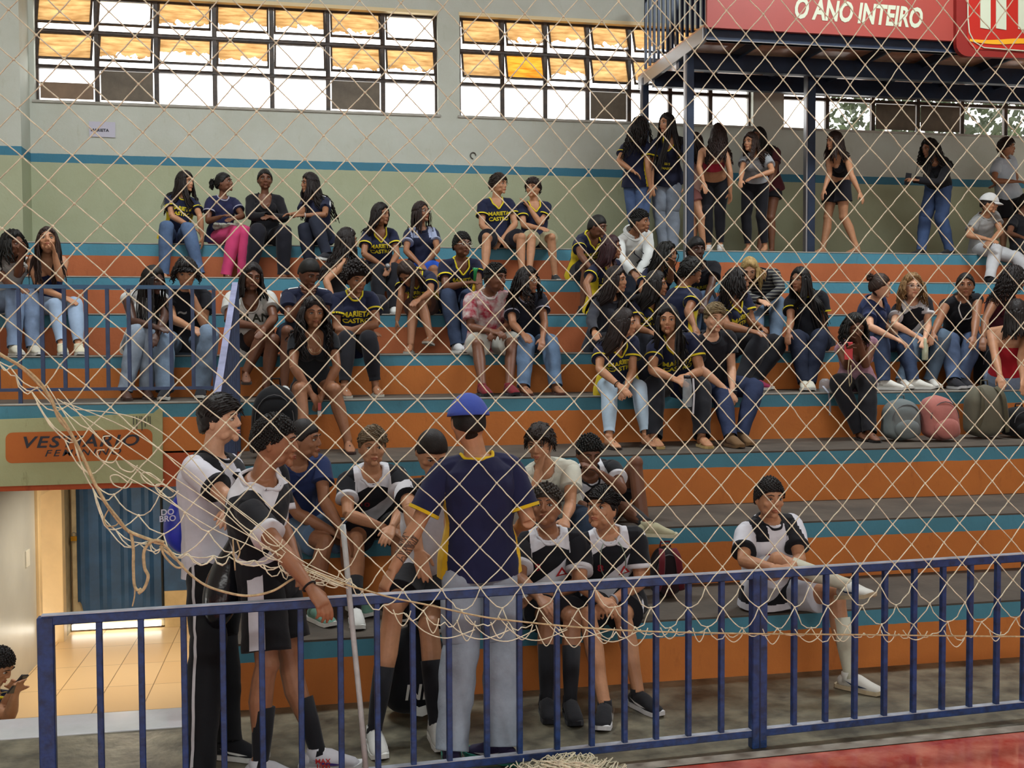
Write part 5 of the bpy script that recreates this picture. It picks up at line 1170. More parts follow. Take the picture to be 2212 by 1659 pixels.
person('person in navy tee with three white sleeve stripes, turned left on the top step', n=8, x=693, nk=(678, 410), hd=(665, 382), yaw=-30, hy=-72, s=.95, sex='f', tone=3, hair=('wavy', '1E1412', .5), a=((652, 462), (626, 463)), b=((702, 464), (632, 466)), la=((658, 495), (675, 575)), lb=((682, 480), (706, 548, 'u')), top=('tee', '1D2138'), bottom=('jeans', '262C3E'), shoes=('sneaker', '2A2A30'), extras=[ex_stripes(), ex_wrist('b', 'C8C8C8')])
person('person in MARIETA CASTRO shirt and black shorts, elbows on knees, on the top step', n=8, x=1077, nk=(1071, 430), hd=(1077, 396), yaw=5, hy=48, s=1.0, tone=2, hair=('messy', '2E221A'), a=((1041, 487), (1076, 515)), b=((1113, 484), (1086, 515)), la=((1051, 513), (1047, 585)), lb=((1126, 513), (1128, 588)), **MC, bottom=('shorts', '191920'), shoes=('sandal', '2A2420'))
person('person in navy V-neck shirt and khaki shorts touching one shoulder, on the top step', n=8, x=1157, nk=(1153, 426), hd=(1151, 398), yaw=0, hy=-35, s=.95, tone=2, hair=('messy', '2A1C16'), a=((1131, 487), (1162, 492)), b=((1168, 484), (1137, 440)), la=((1149, 513), (1143, 580)), lb=((1191, 513), (1199, 588)), top=('tee', '1B2038'), trim='D2C028', neck='v', bottom=('shorts', 'A09A7C'), shoes=('sneaker', '2A2A2A'))
person('person in white cap, grey tee and white trousers on the top step', n=8, x=2118, nk=(2127, 465), hd=(2136, 440), yaw=15, hy=50, hp=10, s=.97, tone=2, hair=('fade', '2A1E16'), a=((2091, 508), (2130, 516)), b=((2162, 500), (2142, 519)), la=((2150, 541), (2138, 592)), lb=((2196, 558), (2236, 612)), top=('tee', '8C8C8A'), bottom=('trouser', 'B9BABC'), shoes=('sneaker', '1E1E22'), extras=[ex_cap('C9C9C6')])
person('person in dark clothes cut off by the right edge behind the white-capped person', n=8, x=2207, dy=.45, nk=(2204, 462), hd=(2222, 432), yaw=20, hy=40, s=.98, tone=4, hair=('short', BK), a=((2180, 505), (2206, 512)), top=('tee', '1A1B20'), bottom=('trouser', '33363C'))
# ---------------- standing along the top walkway
person('person with hand on hip, navy and yellow shirt, standing leftmost on the top walkway', n=8, x=1376, Y=13.0, hgt=.88, nk=(1373, 300), hd=(1383, 272), yaw=130, hy=120, s=1.0, sex='f', tone=2, hair=('curlylong', '1C1512', .42), b=((1336, 348), (1368, 370)), la=((1388, 470), (1388, 540)), lb=((1370, 470), (1382, 540)), top=('tee', ('panel', '1B2038', 'D2B822')), trim='D2C028', bottom=('jeans', '4668A0'), shoes=('sandal', '5A4A40'))
person('person with hip-length straight hair, dark shirt and pale wide jeans beside the gallery post', n=8, x=1440, Y=12.95, hgt=.92, nk=(1446, 300), hd=(1441, 268), yaw=-25, hy=-65, s=1.03, sex='f', tone=2, hair=('long', '181210', .62), la=((1428, 470), (1436, 538)), lb=((1452, 470), (1452, 538)), top=('tee', '1A1D30'), neck='v', trim='D2C028', bottom=('wide', '8290A2'), decal=[('SIRI', .03, 0, -.26, 'C8B828'), ('MARIE', .03, 0, -.32, 'C8B828')], shoes=('sandal', '5A4A40'))
person('person with bare legs and short pinkish shorts, half hidden behind the front gallery post', n=8, x=1503, Y=13.1, hgt=.86, nk=(1500, 324), hd=(1502, 297), yaw=-150, hy=-160, s=.92, sex='f', tone=2, hair=('long', '2A1A14', .3), la=((1496, 470), (1500, 540)), lb=((1516, 470), (1520, 540)), top=('tank', 'B99A90'), bottom=('shorts', '8C5C58', .45), shoes=('sandal', '5A4A40'))
person('person in red cropped top and black leggings, standing seen from behind', n=8, x=1543, Y=12.95, hgt=.92, nk=(1541, 320), hd=(1553, 287), yaw=150, hy=140, s=.99, sex='f', tone=2, hair=('wavy', '2A1812', .42), b=((1510, 361), (1520, 395)), la=((1555, 460), (1556, 537)), lb=((1528, 460), (1531, 537)), top=('crop', 'A52A3C'), hem=.45, bottom=('legging', '16161C'), shoes=('sneaker', 'B8B8B4'))
person('person in grey cropped tee and black leggings standing with hand at waist', n=8, x=1630, Y=12.85, hgt=.90, nk=(1633, 333), hd=(1622, 308), yaw=-35, hy=-60, s=.93, sex='f', tone=2, hair=('wavy', '33221A', .3), a=((1603, 368), (1600, 390)), b=((1669, 370), (1632, 382)), la=((1612, 470), (1616, 538)), lb=((1645, 470), (1653, 538)), top=('tee', '8D9093'), hem=.22, bottom=('legging', '16161C'), shoes=('sandal', '9A7A60'))
person('person in dark red top with bare legs standing behind the grey-tee person', n=8, x=1657, Y=13.25, hgt=.92, nk=(1652, 322), hd=(1639, 297), yaw=-40, hy=-60, s=1.0, sex='f', tone=4, hair=('long', BK, .3), b=((1673, 370), (1660, 400)), la=((1650, 470), (1640, 538)), lb=((1665, 470), (1667, 540)), top=('tee', '4A2026'), bottom=('shorts', '1A1A20', .4), shoes=('sandal', '5A4A40'))
person('person in black crop top and black shorts striding left along the wall', n=8, x=1807, Y=12.95, hgt=.92, nk=(1811, 333), hd=(1803, 306), yaw=-75, hy=-85, s=1.0, sex='f', tone=2, hair=('wavy', '2E1E18', .25), a=((1792, 375), (1780, 410)), b=((1839, 378), (1857, 416)), la=((1788, 470), (1777, 537)), lb=((1822, 468), (1853, 537, 'f')), top=('tank', '18181E'), hem=.36, bottom=('shorts', '1A1A22', .55), shoes=('sandal', '5A4A40'))
person('person in black top and blue jeans walking left with a phone held out', n=8, x=2023, Y=12.95, hgt=.92, nk=(2022, 348), hd=(2008, 321), yaw=-75, hy=-80, hp=10, s=1.0, sex='f', tone=3, hair=('curlylong', '14100E', .36), a=((2012, 392), (1975, 388)), b=((2030, 394), (1985, 390)), la=((1999, 474), (1990, 538)), lb=((2034, 476), (2052, 538, 'f')), top=('long', '18181C'), hem=.15, bottom=('jeans', '35568A'), shoes=('sneaker', '2A2A2A'), extras=[held_box('phone', 'dark phone held out by the person walking on the top walkway', 'phone', 'a', (.075, .012, .15), '23242A')])
person('person in pale blue tee and black shorts standing arms folded at far right', n=8, x=2174, Y=13.3, hgt=.90, nk=(2167, 342), hd=(2174, 318), yaw=20, hy=65, s=1.0, tone=3, hair=('messy', '2A1C16'), a=((2147, 391), (2192, 392)), b=((2196, 390), (2160, 396)), top=('tee', 'A9B4BE'), bottom=('shorts', '18181C', .8))
# ---------------- seventh step
person('person in MARIETA CASTRO shirt holding a silver microphone in the lap', n=7, x=823, nk=(820, 497), hd=(822, 464), yaw=5, hy=48, s=.95, sex='f', tone=3, hair=('long', '1A1210', .28, 1, 0), a=((786, 549), (832, 577)), b=((858, 549), (842, 577)), la=((818, 588), (815, 660)), lb=((850, 584), (850, 660)), **MC, bottom=('trouser', '1A1A20'), extras=[lambda c: mic(c)])
person('person with glasses, dark tee with pale shoulder patches and blue shorts', n=7, x=914, nk=(910, 486), hd=(909, 457), yaw=8, hy=42, hp=-8, s=.95, sex='f', tone=3, glasses=True, hair=('braids', '2A1814', .28), a=((877, 542), (904, 568)), b=((945, 538), (917, 572)), la=((903, 590), (905, 655)), lb=((937, 583), (942, 655)), top=('tee', ('yoke', '1B2036', '8C94AC')), bottom=('shorts', '2852B4'))
person('person in navy and yellow shirt and dark shorts, seated left of the white hoodie', n=7, x=1258, nk=(1278, 510), hd=(1290, 490), yaw=30, hy=55, hp=12, s=1.0, tone=4, hair=('fade', BK), a=((1254, 551), (1276, 580)), b=((1302, 556), (1296, 590)), la=((1268, 577), (1258, 665)), lb=((1296, 580), (1290, 665)), **MCP, bottom=('shorts', '191920'), shoes=('sneaker', '25252A'))
person('person in white hoodie with black letters, seated below the gallery post', n=7, x=1366, nk=(1368, 506), hd=(1382, 480), yaw=15, hy=55, s=1.02, tone=3, hair=('curltop', BK), a=((1338, 555), (1366, 588)), b=((1402, 553), (1380, 592)), la=((1358, 604), (1356, 690)), lb=((1388, 604), (1390, 690)), top=('hoodie', 'C9CBC8'), decal=[('PL  L', .042, -.02, -.15, '1A1A20', dict(nm='hoodie_lettering')), ('ANNE', .042, 0, -.215, '1A1A20', dict(nm='hoodie_lettering')), ('UNK', .042, -.02, -.28, '1A1A20', dict(nm='hoodie_lettering'))], bottom=('jeans', '2A3040'))
# ---------------- sixth step
person('laughing person in white tee at the left edge above the landing railing', n=6, x=10, nk=(20, 557), hd=(28, 528), yaw=30, hy=55, s=1.0, sex='f', tone=4, hair=('curlylong', BK, .22), a=((18, 612), (42, 622)), b=((38, 594), (47, 548)), la=((32, 640), (30, 728)), lb=((66, 640), (71, 733)), top=('tee', 'B9B6B0'), bottom=('jeans', '6F8BB0'), shoes=('sneaker', 'C4BFAE'))
person('laughing person covering the mouth, navy strapless top and pale jeans, beside the left edge', n=6, x=108, nk=(101, 554), hd=(103, 521), yaw=15, hy=10, hp=-18, s=1.0, sex='f', tone=2, hair=('long', '34221A', .45), a=((86, 622), (136, 642)), b=((130, 604), (118, 548)), la=((122, 662), (134, 743)), lb=((162, 660), (170, 738)), top=('crop', '1D2348'), bottom=('legging', '92A6BE'), shoes=('sneaker', 'C8C2A8'))
person('person wearing a small tiara, bare shoulders and very long hair, turned right', n=6, x=727, dy=.3, nk=(736, 548), hd=(752, 514), yaw=105, hy=100, s=1.0, sex='f', tone=2, hair=('wavy', '1E1512', .45), a=((704, 606), (722, 652)), top=('tube', '1A1A1E'), bottom=('trouser', '22222A'), extras=[lambda c: tiara(c), ex_wrist('a', 'C8C8C8', .006)])
person('person bent forward over crossed legs in navy and yellow shirt and grey sandals', n=6, x=918, nk=(899, 592), hd=(880, 590), yaw=-20, hy=-35, hp=48, s=.95, sex='f', tone=3, hair=('long', '33241C', .28), a=((866, 640), (856, 705)), b=((930, 632), (905, 648)), la=((893, 662), (887, 744)), lb=((908, 650), (930, 728, 'u')), **MCP, bottom=('shorts', '5A4038', .6), shoes=('sandal', 'A8A49A'))
person('person with glasses in MARIETA CASTRO shirt holding a green and yellow horn', n=6, x=985, nk=(995, 563), hd=(998, 529), yaw=12, hy=22, s=1.0, tone=4, glasses=True, hair=('curlshort', BK), a=((963, 622), (1008, 612)), b=((1034, 612), (1036, 640)), la=((968, 640), (986, 723)), lb=((1012, 642), (1006, 723)), **MC, bottom=('jeans', '2B3D5C'), shoes=('sneaker', 'B8B8B8'), extras=[lambda c: horn(c)])
person('person with dark red-brown hair in navy and yellow shirt, looking right', n=6, x=1299, nk=(1311, 567), hd=(1320, 536), yaw=25, hy=65, s=.98, sex='f', tone=3, hair=('long', '35161A', .25, 1, 0), a=((1266, 612), (1278, 650)), **MCP, bottom=('jeans', '2A3040'))
person('person with curly hair resting a cheek on one hand, navy shirt with yellow trim', n=6, x=1410, nk=(1423, 577), hd=(1440, 551), yaw=30, hy=50, s=1.0, sex='f', tone=3, hair=('curlylong', BK, .22), a=((1385, 625), (1412, 650)), b=((1447, 606), (1450, 574)), **dict(MC, decal=None), bottom=('trouser', '1C1E28'))
person('person in dark shirt with dim yellow lettering, facing the front behind a turned-away back', n=6, x=1511, nk=(1510, 572), hd=(1503, 541), yaw=0, hy=8, s=1.02, tone=5, hair=('short', '0E0C0B'), a=((1468, 620), (1490, 655)), b=((1537, 617), (1525, 650)), la=((1500, 650), (1498, 735)), lb=((1522, 645), (1522, 735)), top=('tee', '17181E'), decal=[('MARIETA', .04, 0, -.2, 'A89A24'), ('CASTRO', .04, 0, -.26, 'A89A24')], bottom=('jeans', '4A6484'))
person('person with blonde hair leaning over folded arms in striped black sweater', n=6, x=1656, nk=(1643, 592), hd=(1619, 582), yaw=-5, hy=-25, hp=30, s=1.0, sex='f', tone=1, hair=('long', 'B79A62', .26), a=((1612, 640), (1642, 650)), b=((1688, 624), (1648, 652)), la=((1632, 662), (1637, 728)), lb=((1680, 658), (1675, 725)), top=('long', ('bands', '1C1C22', '77776E', 9)), bottom=('jeans', '627C98'))
# ---------------- fifth step
person('person with long thin braids in white sleeveless top behind the landing railing', n=5, x=312, nk=(313, 632), hd=(330, 606), yaw=15, hy=50, hp=12, s=1.0, sex='f', tone=5, hair=('braids', '16110F', .45), a=((288, 695), (335, 706)), b=((356, 684), (340, 722)), la=((298, 720), (270, 822)), lb=((322, 722), (316, 842)), top=('sleeveless', 'C4C6C4'), bottom=('jeans', '8DA0B4'), shoes=('sandal', '4A3A34'))
person('person with curly mop of hair and chin on fist in black tee', n=5, x=402, nk=(402, 624), hd=(402, 590), yaw=0, hy=5, hp=15, s=1.0, tone=2, hair=('mop', '1A1412', .1), a=((374, 690), (412, 708)), b=((440, 700), (417, 640)), la=((352, 730), (356, 830)), lb=((452, 722), (434, 830)), top=('tee', '16171D'), decal=[('~', .09, -.02, -.2, '8A8A88')], bottom=('wide', '6D88A4'), shoes=('sneaker', '1C1C20', 'C8C8C0', 'D8D8D0'))
person('person in white MILAN tee and black shorts, legs crossed', n=5, x=545, nk=(540, 630), hd=(544, 600), yaw=5, hy=12, hp=5, hr=-6, s=1.0, sex='f', bw=1.18, tone=4, hair=('bob', '1E1614', .2), a=((493, 695), (560, 706)), b=((592, 688), (570, 712)), la=((578, 712), (530, 806, 'u')), lb=((590, 735), (574, 845)), top=('tee', 'C4C4BE'), neck='scoop', decal=[('MILAN', .078, 0, -.20, '3A3A30')], bottom=('shorts', '1C1C20', .4), shoes=('sandal', '3A302A'))
person('person in navy tee with white sleeve stripes looking down, hand at chin', n=5, x=658, nk=(665, 628), hd=(667, 590), yaw=10, hy=35, hp=28, s=1.04, tone=4, hair=('fade', BK), a=((625, 690), (660, 642)), b=((706, 690), (676, 644)), la=((621, 716), (613, 825)), lb=((690, 730), (700, 830)), top=('tee', '1B2036'), bottom=('shorts', '20222C'), extras=[ex_stripes()])
person('person with round dark afro in crew-neck MARIETA CASTRO shirt, arms crossed', n=5, x=763, nk=(765, 634), hd=(771, 604), yaw=8, hy=18, hp=12, s=1.02, sex='f', bw=1.12, tone=3, hair=('afro', '1E1614', .05), a=((726, 712), (798, 718)), b=((814, 700), (748, 716)), la=((750, 733), (744, 830)), lb=((797, 733), (812, 838)), **dict(MC, neck='crew'), bottom=('legging', '1A1A20'), shoes=('sandal', 'B8B4A8'))
person('person in white and red patterned tee and white shorts, hands clasped', n=5, x=1052, nk=(1055, 632), hd=(1070, 602), yaw=8, hy=42, s=1.02, tone=4, hair=('curltop', BK), a=((1016, 708), (1062, 716)), b=((1099, 704), (1076, 716)), la=((1032, 745), (1042, 828)), lb=((1108, 742), (1100, 826)), top=('tee', ('blotch', 'BCB4B0', '9A3444', 14)), slv=.75, neck='crew', bottom=('shorts', 'B9B8AE', .85), shoes=('sneaker', '6A1A22', '1E1E22', '1E1E22'), curl=(.6, .6))
person('person with glasses and long curls in black tee, beside the red-patterned tee', n=5, x=1143, nk=(1134, 640), hd=(1139, 608), yaw=8, hy=42, s=1.0, sex='f', tone=3, glasses=True, hair=('curlylong', '1C1412', .34), a=((1108, 700), (1130, 722)), b=((1176, 696), (1172, 732)), la=((1137, 742), (1131, 828)), lb=((1188, 742), (1200, 832)), top=('tee', '1A1D28'), trim='9A98A8', bottom=('jeans', '55779C'), shoes=('sandal', '4A2E28'), extras=[ex_stripes('9A9A98', 2)])
person('person with long straight hair in charcoal sweatshirt, seated above the palest jeans', n=5, x=1300, nk=(1318, 640), hd=(1330, 606), yaw=25, hy=50, s=1.0, sex='f', tone=2, hair=('long', '231815', .42, 1, 0), a=((1276, 692), (1284, 716)), top=('long', '2E3038'), bottom=('trouser', '22242C'))
person('person with long hair in MARIETA CASTRO shirt, half hidden behind two front-row people', n=5, x=1390, nk=(1400, 644), hd=(1417, 615), yaw=25, hy=62, s=.98, sex='f', tone=3, hair=('long', '171210', .4, 1, 0), a=((1376, 708), (1406, 718)), **MC, bottom=('trouser', '22242C'))
person('person seen from behind looking right, navy and yellow shirt with wavy hair', n=5, x=1474, nk=(1478, 602), hd=(1499, 572), yaw=110, hy=105, s=1.05, tone=3, hair=('messy', BK), a=((1486, 672), (1500, 706)), **dict(MCP, decal=None), bottom=('trouser', '22242C'))
person('person with big dark curls, MARIETA CASTRO shirt, black-trousered legs stretched right', n=5, x=1566, nk=(1580, 642), hd=(1592, 610), yaw=35, hy=65, s=1.05, sex='f', bw=1.25, tone=3, hair=('curlylong', '1A1412', .2), a=((1570, 704), (1622, 715)), b=((1625, 700), (1645, 708)), la=((1640, 740), (1600, 815)), lb=((1682, 745), (1628, 820)), **MC, bottom=('trouser', '17181E'), shoes=('sneaker', '8A2A4A'), extras=[ex_wrist('a', '2A2A2A')])
person('person with waist-length straight hair, black shirt with yellow cuffs and dark jeans', n=5, x=1752, nk=(1740, 634), hd=(1729, 606), yaw=-20, hy=-62, s=1.0, sex='f', bw=1.08, tone=3, hair=('long', '120E0D', .52), a=((1708, 692), (1703, 722)), b=((1782, 704), (1716, 722)), la=((1722, 732), (1737, 818)), lb=((1770, 730), (1748, 816)), top=('tee', '17191F'), trim='C8B828', bottom=('jeans', '1F2A44'), shoes=('sneaker', 'C8C4B4'))
person('person with messy top bun in navy V-neck tee and dark jeans', n=5, x=1886, nk=(1888, 646), hd=(1901, 618), yaw=45, hy=80, s=1.02, sex='f', tone=1, hair=('bun', '3A281E', 1), a=((1879, 706), (1935, 732)), b=((1915, 704), (1944, 730)), la=((1902, 732), (1909, 825)), lb=((1953, 738), (1972, 825)), top=('tee', '1F2A4C'), neck='v', bottom=('jeans', '2E4468'), shoes=('sneaker', 'CFCDC4'))
person('smiling person with curly blonde hair in black football shirt with white sash', n=5, x=1977, nk=(1969, 650), hd=(1970, 619), yaw=-5, hy=-12, s=1.0, sex='f', tone=1, glasses=True, hair=('curlylong', '8E6C42', .2), a=((1931, 700), (1985, 730)), b=((2005, 706), (1998, 732)), la=((1978, 738), (1948, 820)), lb=((2036, 728), (2009, 818)), top=('tee', ('sash', '1A1A20', 'C6C6C8')), trim='C6C6C8', decal='cross', bottom=('jeans', '54708A'), shoes=('sneaker', 'D0CEC6'), extras=[lambda c: bottle(c)])
person('person with white bead necklace in sleeveless black top and jeans', n=5, x=2072, nk=(2077, 643), hd=(2085, 617), yaw=-8, hy=-30, s=1.05, sex='f', bw=1.08, tone=3, hair=('pony', '171210', .3), a=((2030, 690), (2016, 722)), b=((2108, 690), (2104, 728)), la=((2052, 738), (2060, 818)), lb=((2100, 738), (2078, 825)), top=('sleeveless', '15161B'), bottom=('jeans', '42597E'), shoes=('sneaker', '1E1E24', 'C8C8C8'), extras=[ex_necklace('D8D8D4', .007, .17, .06)])
person('person in dark maroon strap top looking right at the right edge', n=5, x=2150, nk=(2166, 634), hd=(2189, 603), yaw=30, hy=70, s=1.05, sex='f', tone=3, hair=('curlylong', '1C1310', .3, 1, 0), a=((2128, 690), (2124, 730)), b=((2188, 700), (2196, 735)), top=('tank', '451722'), bottom=('jeans', '2A3A58'))
# ---------------- fourth step
person('person in black scoop-neck bodysuit with hands between bare knees', n=4, x=677, nk=(677, 718), hd=(677, 676), yaw=5, hy=12, hp=5, s=1.02, sex='f', tone=3, hair=('curlylong', '1A1210', .4), a=((634, 792), (677, 858)), b=((728, 792), (692, 860)), la=((648, 842), (655, 950)), lb=((722, 842), (757, 972)), top=('body', '14161A'), slv=.5, neck='scoop', bottom=('tight', '15161A', .25), shoes=('sandal', '3A2A28'), bust=1.15, extras=[ex_necklace('C8B890', .002, .13, .05), lambda c: keychain(c)])
person('person in MARIETA CASTRO shirt and very pale blue jeans, looking right', n=4, x=1332, nk=(1332, 735), hd=(1347, 700), yaw=10, hy=65, s=1.0, sex='f', tone=2, hair=('long', '241814', .3, 1, 0), a=((1295, 798), (1336, 832)), b=((1366, 803), (1352, 838)), la=((1316, 842), (1316, 940)), lb=((1382, 842), (1396, 940)), **MCP, bottom=('legging', 'A4B8C8'), shoes=('sandal', '2E2624'), extras=[ex_wrist('a', '1A1A1A')])
person('person in MARIETA CASTRO shirt and black trousers holding a clear bottle', n=4, x=1457, nk=(1454, 730), hd=(1443, 692), yaw=0, hy=-22, s=1.06, sex='f', bw=1.12, tone=2, hair=('long', '141010', .45), a=((1409, 800), (1455, 818)), b=((1512, 803), (1484, 812)), la=((1412, 838), (1412, 938)), lb=((1512, 840), (1516, 940)), **MC, bottom=('trouser', '17181E'), shoes=('sandal', 'A8905C'), extras=[lambda c: clear_bottle(c)])
person('person with swept blond-streaked hair in black tee and dark jeans', n=4, x=1545, nk=(1536, 726), hd=(1543, 688), yaw=5, hy=2, hp=5, s=1.0, tone=1, hair=('swept', '84704E'), a=((1514, 798), (1568, 842)), b=((1580, 795), (1582, 842)), la=((1560, 856), (1578, 935)), lb=((1630, 840), (1601, 926)), top=('tee', '17181E'), bottom=('jeans', '22335A'), shoes=('sneaker', '6A5034', '6A5034', '6A5034'), extras=[held_box('phone', 'dark phone held between the knees of the blond-streaked person', 'phone', 'b', (.07, .01, .14), '1C1C22', off=(0, 0, .0))])
person('person in pink patterned top and black trousers holding up a red phone', n=4, x=1848, nk=(1850, 738), hd=(1846, 709), yaw=-5, hy=-5, hp=15, s=.98, sex='f', tone=4, hair=('curlylong', BK, .16), a=((1830, 792), (1834, 760)), b=((1870, 790), (1858, 742)), la=((1812, 830), (1860, 925)), lb=((1873, 832), (1878, 925)), top=('sleeveless', ('blotch', '8E6A78', 'B08A96', 12)), neck='scoop', bottom=('trouser', '19191E'), shoes=('sandal', '1E1A18'), extras=[lambda c: redphone(c)])
person('person in red strapless top and light jeans, back to the court', n=4, x=2176, dy=.15, nk=(2180, 708), hd=(2196, 678), yaw=140, hy=150, s=1.05, sex='f', tone=2, hair=('long', '1E1612', .25), b=((2150, 770), (2160, 812)), a=((2206, 770), (2210, 820)), top=('tube', 'A81E2A'), hem=.12, bottom=('jeans', '7C94B4'))
# ---------------- players around the lower steps
person('person in plain navy tee and denim shorts seated behind the railing-side jerseys', n=2, x=640, nk=(641, 1002), hd=(657, 950), yaw=28, hy=68, s=1.0, fg=True, tone=3, hair=('fade', '1A1412'), a=((650, 1120), (722, 1150)), b=((700, 1082), (742, 1150)), la=((702, 1172), (683, 1312)), lb=((752, 1166), (770, 1320)), top=('tee', '1E2B52'), bottom=('shorts', '5A728C'), shoes=('sneaker', '6F9C8C'))
person('person with blond-tipped fringe in black jersey, forearms on knees', n=2, x=811, nk=(803, 1020), hd=(804, 966), yaw=3, hy=5, s=.98, fg=True, tone=2, hair=('swept', '6E5C44'), a=((752, 1112), (836, 1142)), b=((868, 1096), (846, 1140)), la=((769, 1166), (767, 1292)), lb=((862, 1150), (868, 1290)), top=('tee', ('sash', '17181D', 'CDCDD2', 'yoke')) if False else ('tee', ('sash', '17181D', 'CDCDD2')), trim='CDCDD2', decal=[('10', .05, -.07, -.18, '8A1F2C')], bottom=('shorts', '17181D'), sock=('1A1A1E', .5), shoes=('sneaker', 'C9C9C4'))
person('person in white jersey and black shorts, head bowed, behind the blue cap', Y=6.0, Z=0, x=925, hgt=.9, hipy=1235, nk=(946, 990), hd=(924, 926), yaw=5, hy=15, hp=35, s=1.02, fg=True, tone=2, hair=('fade', '1E1612'), a=((886, 1100), (905, 1190)), b=((975, 1110), (975, 1195)), la=((850, 1312), (806, 1500)), lb=((925, 1350), (942, 1535)), top=('tee', ('yoke', 'CDCDD2', '17181D')), trim='17181D', bottom=('shorts', '17181D'), sock=('1A1A1E', .75), shoes=('sneaker', 'B9B9B4'), extras=[lambda c: chevrons(c)])
person('person in off-white tee with black script lettering, hand at the mouth', n=2, x=1205, nk=(1177, 1012), hd=(1167, 958), yaw=-8, hy=-32, hp=12, s=1.0, fg=True, tone=2, hair=('messy', '2A1E17'), a=((1148, 1098), (1164, 1016)), b=((1232, 1090), (1222, 1124)), la=((1190, 1172), (1190, 1300)), lb=((1265, 1130), (1262, 1280)), top=('tee', 'C4C3B4'), decal=[('Most', .06, .06, -.19, '1E1E22', dict(shear=.4, bold=.0))], bottom=('jeans', '2F4560'))
person('person reclining in black number 11 jersey with one knee raised', n=2, x=1302, dy=.55, nk=(1274, 1022), hd=(1272, 980), yaw=15, hy=2, hp=15, s=.97, fg=True, tone=4, hair=('curltop', BK), b=((1344, 1058), (1296, 1022)), a=((1248, 1090), (1290, 1108)), lb=((1373, 1000), (1406, 1112)), la=((1352, 1100), (1400, 1132, 'u')), toe=(50, 45), top=('tee', ('sash', '17181D', 'CDCDD2')), trim='17181D', decal=[('11', .055, -.06, -.16, '8A1F2C')], bottom=('shorts', '17181D', .55), sock=('1A1A1E', .85), shoes=('sneaker', 'A9A587', 'B9B59A', 'C8C4A8'))
person('person with curly highlighted hair looking up in black and white number 9 jersey', n=1, x=1185, nk=(1184, 1150), hd=(1180, 1096), yaw=-5, hy=-22, hp=-16, s=1.0, fg=True, tone=3, hair=('curltop', '3A322A'), a=((1124, 1252), (1166, 1292)), b=((1250, 1262), (1165, 1290)), la=((1183, 1332), (1180, 1512)), lb=((1236, 1336), (1232, 1500)), top=('tee', ('sash', '17181D', 'CDCDD2')), slv=.72, trim='CDCDD2', decal='triangle', bottom=('shorts', '17181D'), sock=('1A1A1E', .7), shoes=('sneaker', '1A1A1E', '1A1A1E', '3A3A3A'))
person('person with bead necklace and watch looking up in number 8 jersey', n=1, x=1325, nk=(1313, 1150), hd=(1300, 1100), yaw=-5, hy=-42, hp=-14, s=1.0, fg=True, tone=2, hair=('swept', '171211'), a=((1254, 1262), (1298, 1296)), b=((1384, 1262), (1322, 1298)), la=((1268, 1332), (1306, 1466)), lb=((1345, 1332), (1382, 1505)), top=('tee', ('sash', '17181D', 'CDCDD2')), slv=.7, trim='CDCDD2', decal='triangle', bottom=('shorts', ('stripe', '17181D', 'CDCDD2', .045)), shoes=('sneaker', '1A1A1E', 'C9C9C9', '2A2A2E', 'D0D0D0'), extras=[ex_necklace('8FA090', .0035, .28, .075), ex_wrist('b', '9A9AA0', .007)], toe=(-15, 25), curl=(.7, .7))
person('person sitting alone on the lowest step in white shorts and knee bandages', n=1, x=1664, nk=(1661, 1122), hd=(1662, 1076), yaw=8, hy=0, s=1.0, fg=True, tone=2, hair=('curlshort', '1A1412'), a=((1606, 1212), (1668, 1226)), b=((1728, 1208), (1712, 1224)), la=((1680, 1212), (1868, 1276, 'u')), lb=((1808, 1284), (1838, 1446)), toe=(35, 32), top=('tee', ('yoke', 'CDCDD4', '17181D', 1)), slv=.7, trim='17181D', decal=[('9', .05, -.07, -.2, '8A1F2C')], bottom=('shorts', 'C4C6CE', .7), sock=('BDBBA8', .80), shoes=('sneaker', 'CFCEC6', 'B8A88A', 'D8D8D0', '23304A'), hipz=.10)
# ---------------- standing behind the railing
def stand_boy():
    person('person in white jersey with black shoulder patch, arms folded, leftmost standing', Y=5.75, Z=0, x=462, hgt=.93, nk=(456, 968), hd=(474, 906), yaw=62, hy=74, hp=-6, s=1.04, fg=True, tone=1, hair=('swept', '1C1512'), a=((492, 1075), (538, 1100)), b=((520, 1072), (500, 1105)), la=((448, 1385), (432, 1560)), lb=((478, 1385), (492, 1562)), top=('tee', ('yoke', 'C8C8D0', '17181D')), slv=.7, trim='17181D', hem=-.2, bottom=('trouser', ('stripe', '131417', 'B9B9BC', .008)), shoes=('sneaker', '17181C', 'D0D0CC', '3A3A3A', 'D0D0CC'), toe=(15, 5))
stand_boy()
person('person in black jersey and striped black shorts with hand on the railing', Y=5.42, Z=0, x=575, hgt=.93, nk=(562, 1035), hd=(594, 952), yaw=72, hy=80, hp=4, s=1.04, fg=True, tone=3, hair=('curlshort', '14110F'), a=((600, 1180), (672, 1272)), b=((610, 1150), (640, 1210)), la=((578, 1466, 'f'), (562, 1640, 'f')), lb=((632, 1462), (694, 1618)), top=('tee', ('sash', '17181D', 'CDCDD2')), slv=.72, hem=-.2, trim='CDCDD2', bottom=('shorts', ('stripe', '131417', 'C0C0C6', .038), .86), sock=('1A1A1E', .6), shoes=('sneaker', 'BDBDC2', 'D0D0D0', 'D8D8D8', '3A2A6A'), toe=(0, 10), hn=((0, .2, -1), None), curl=(.55, .3), extras=[ex_wrist('a', '1A1210', .005), lambda c: shoe_text(c)])
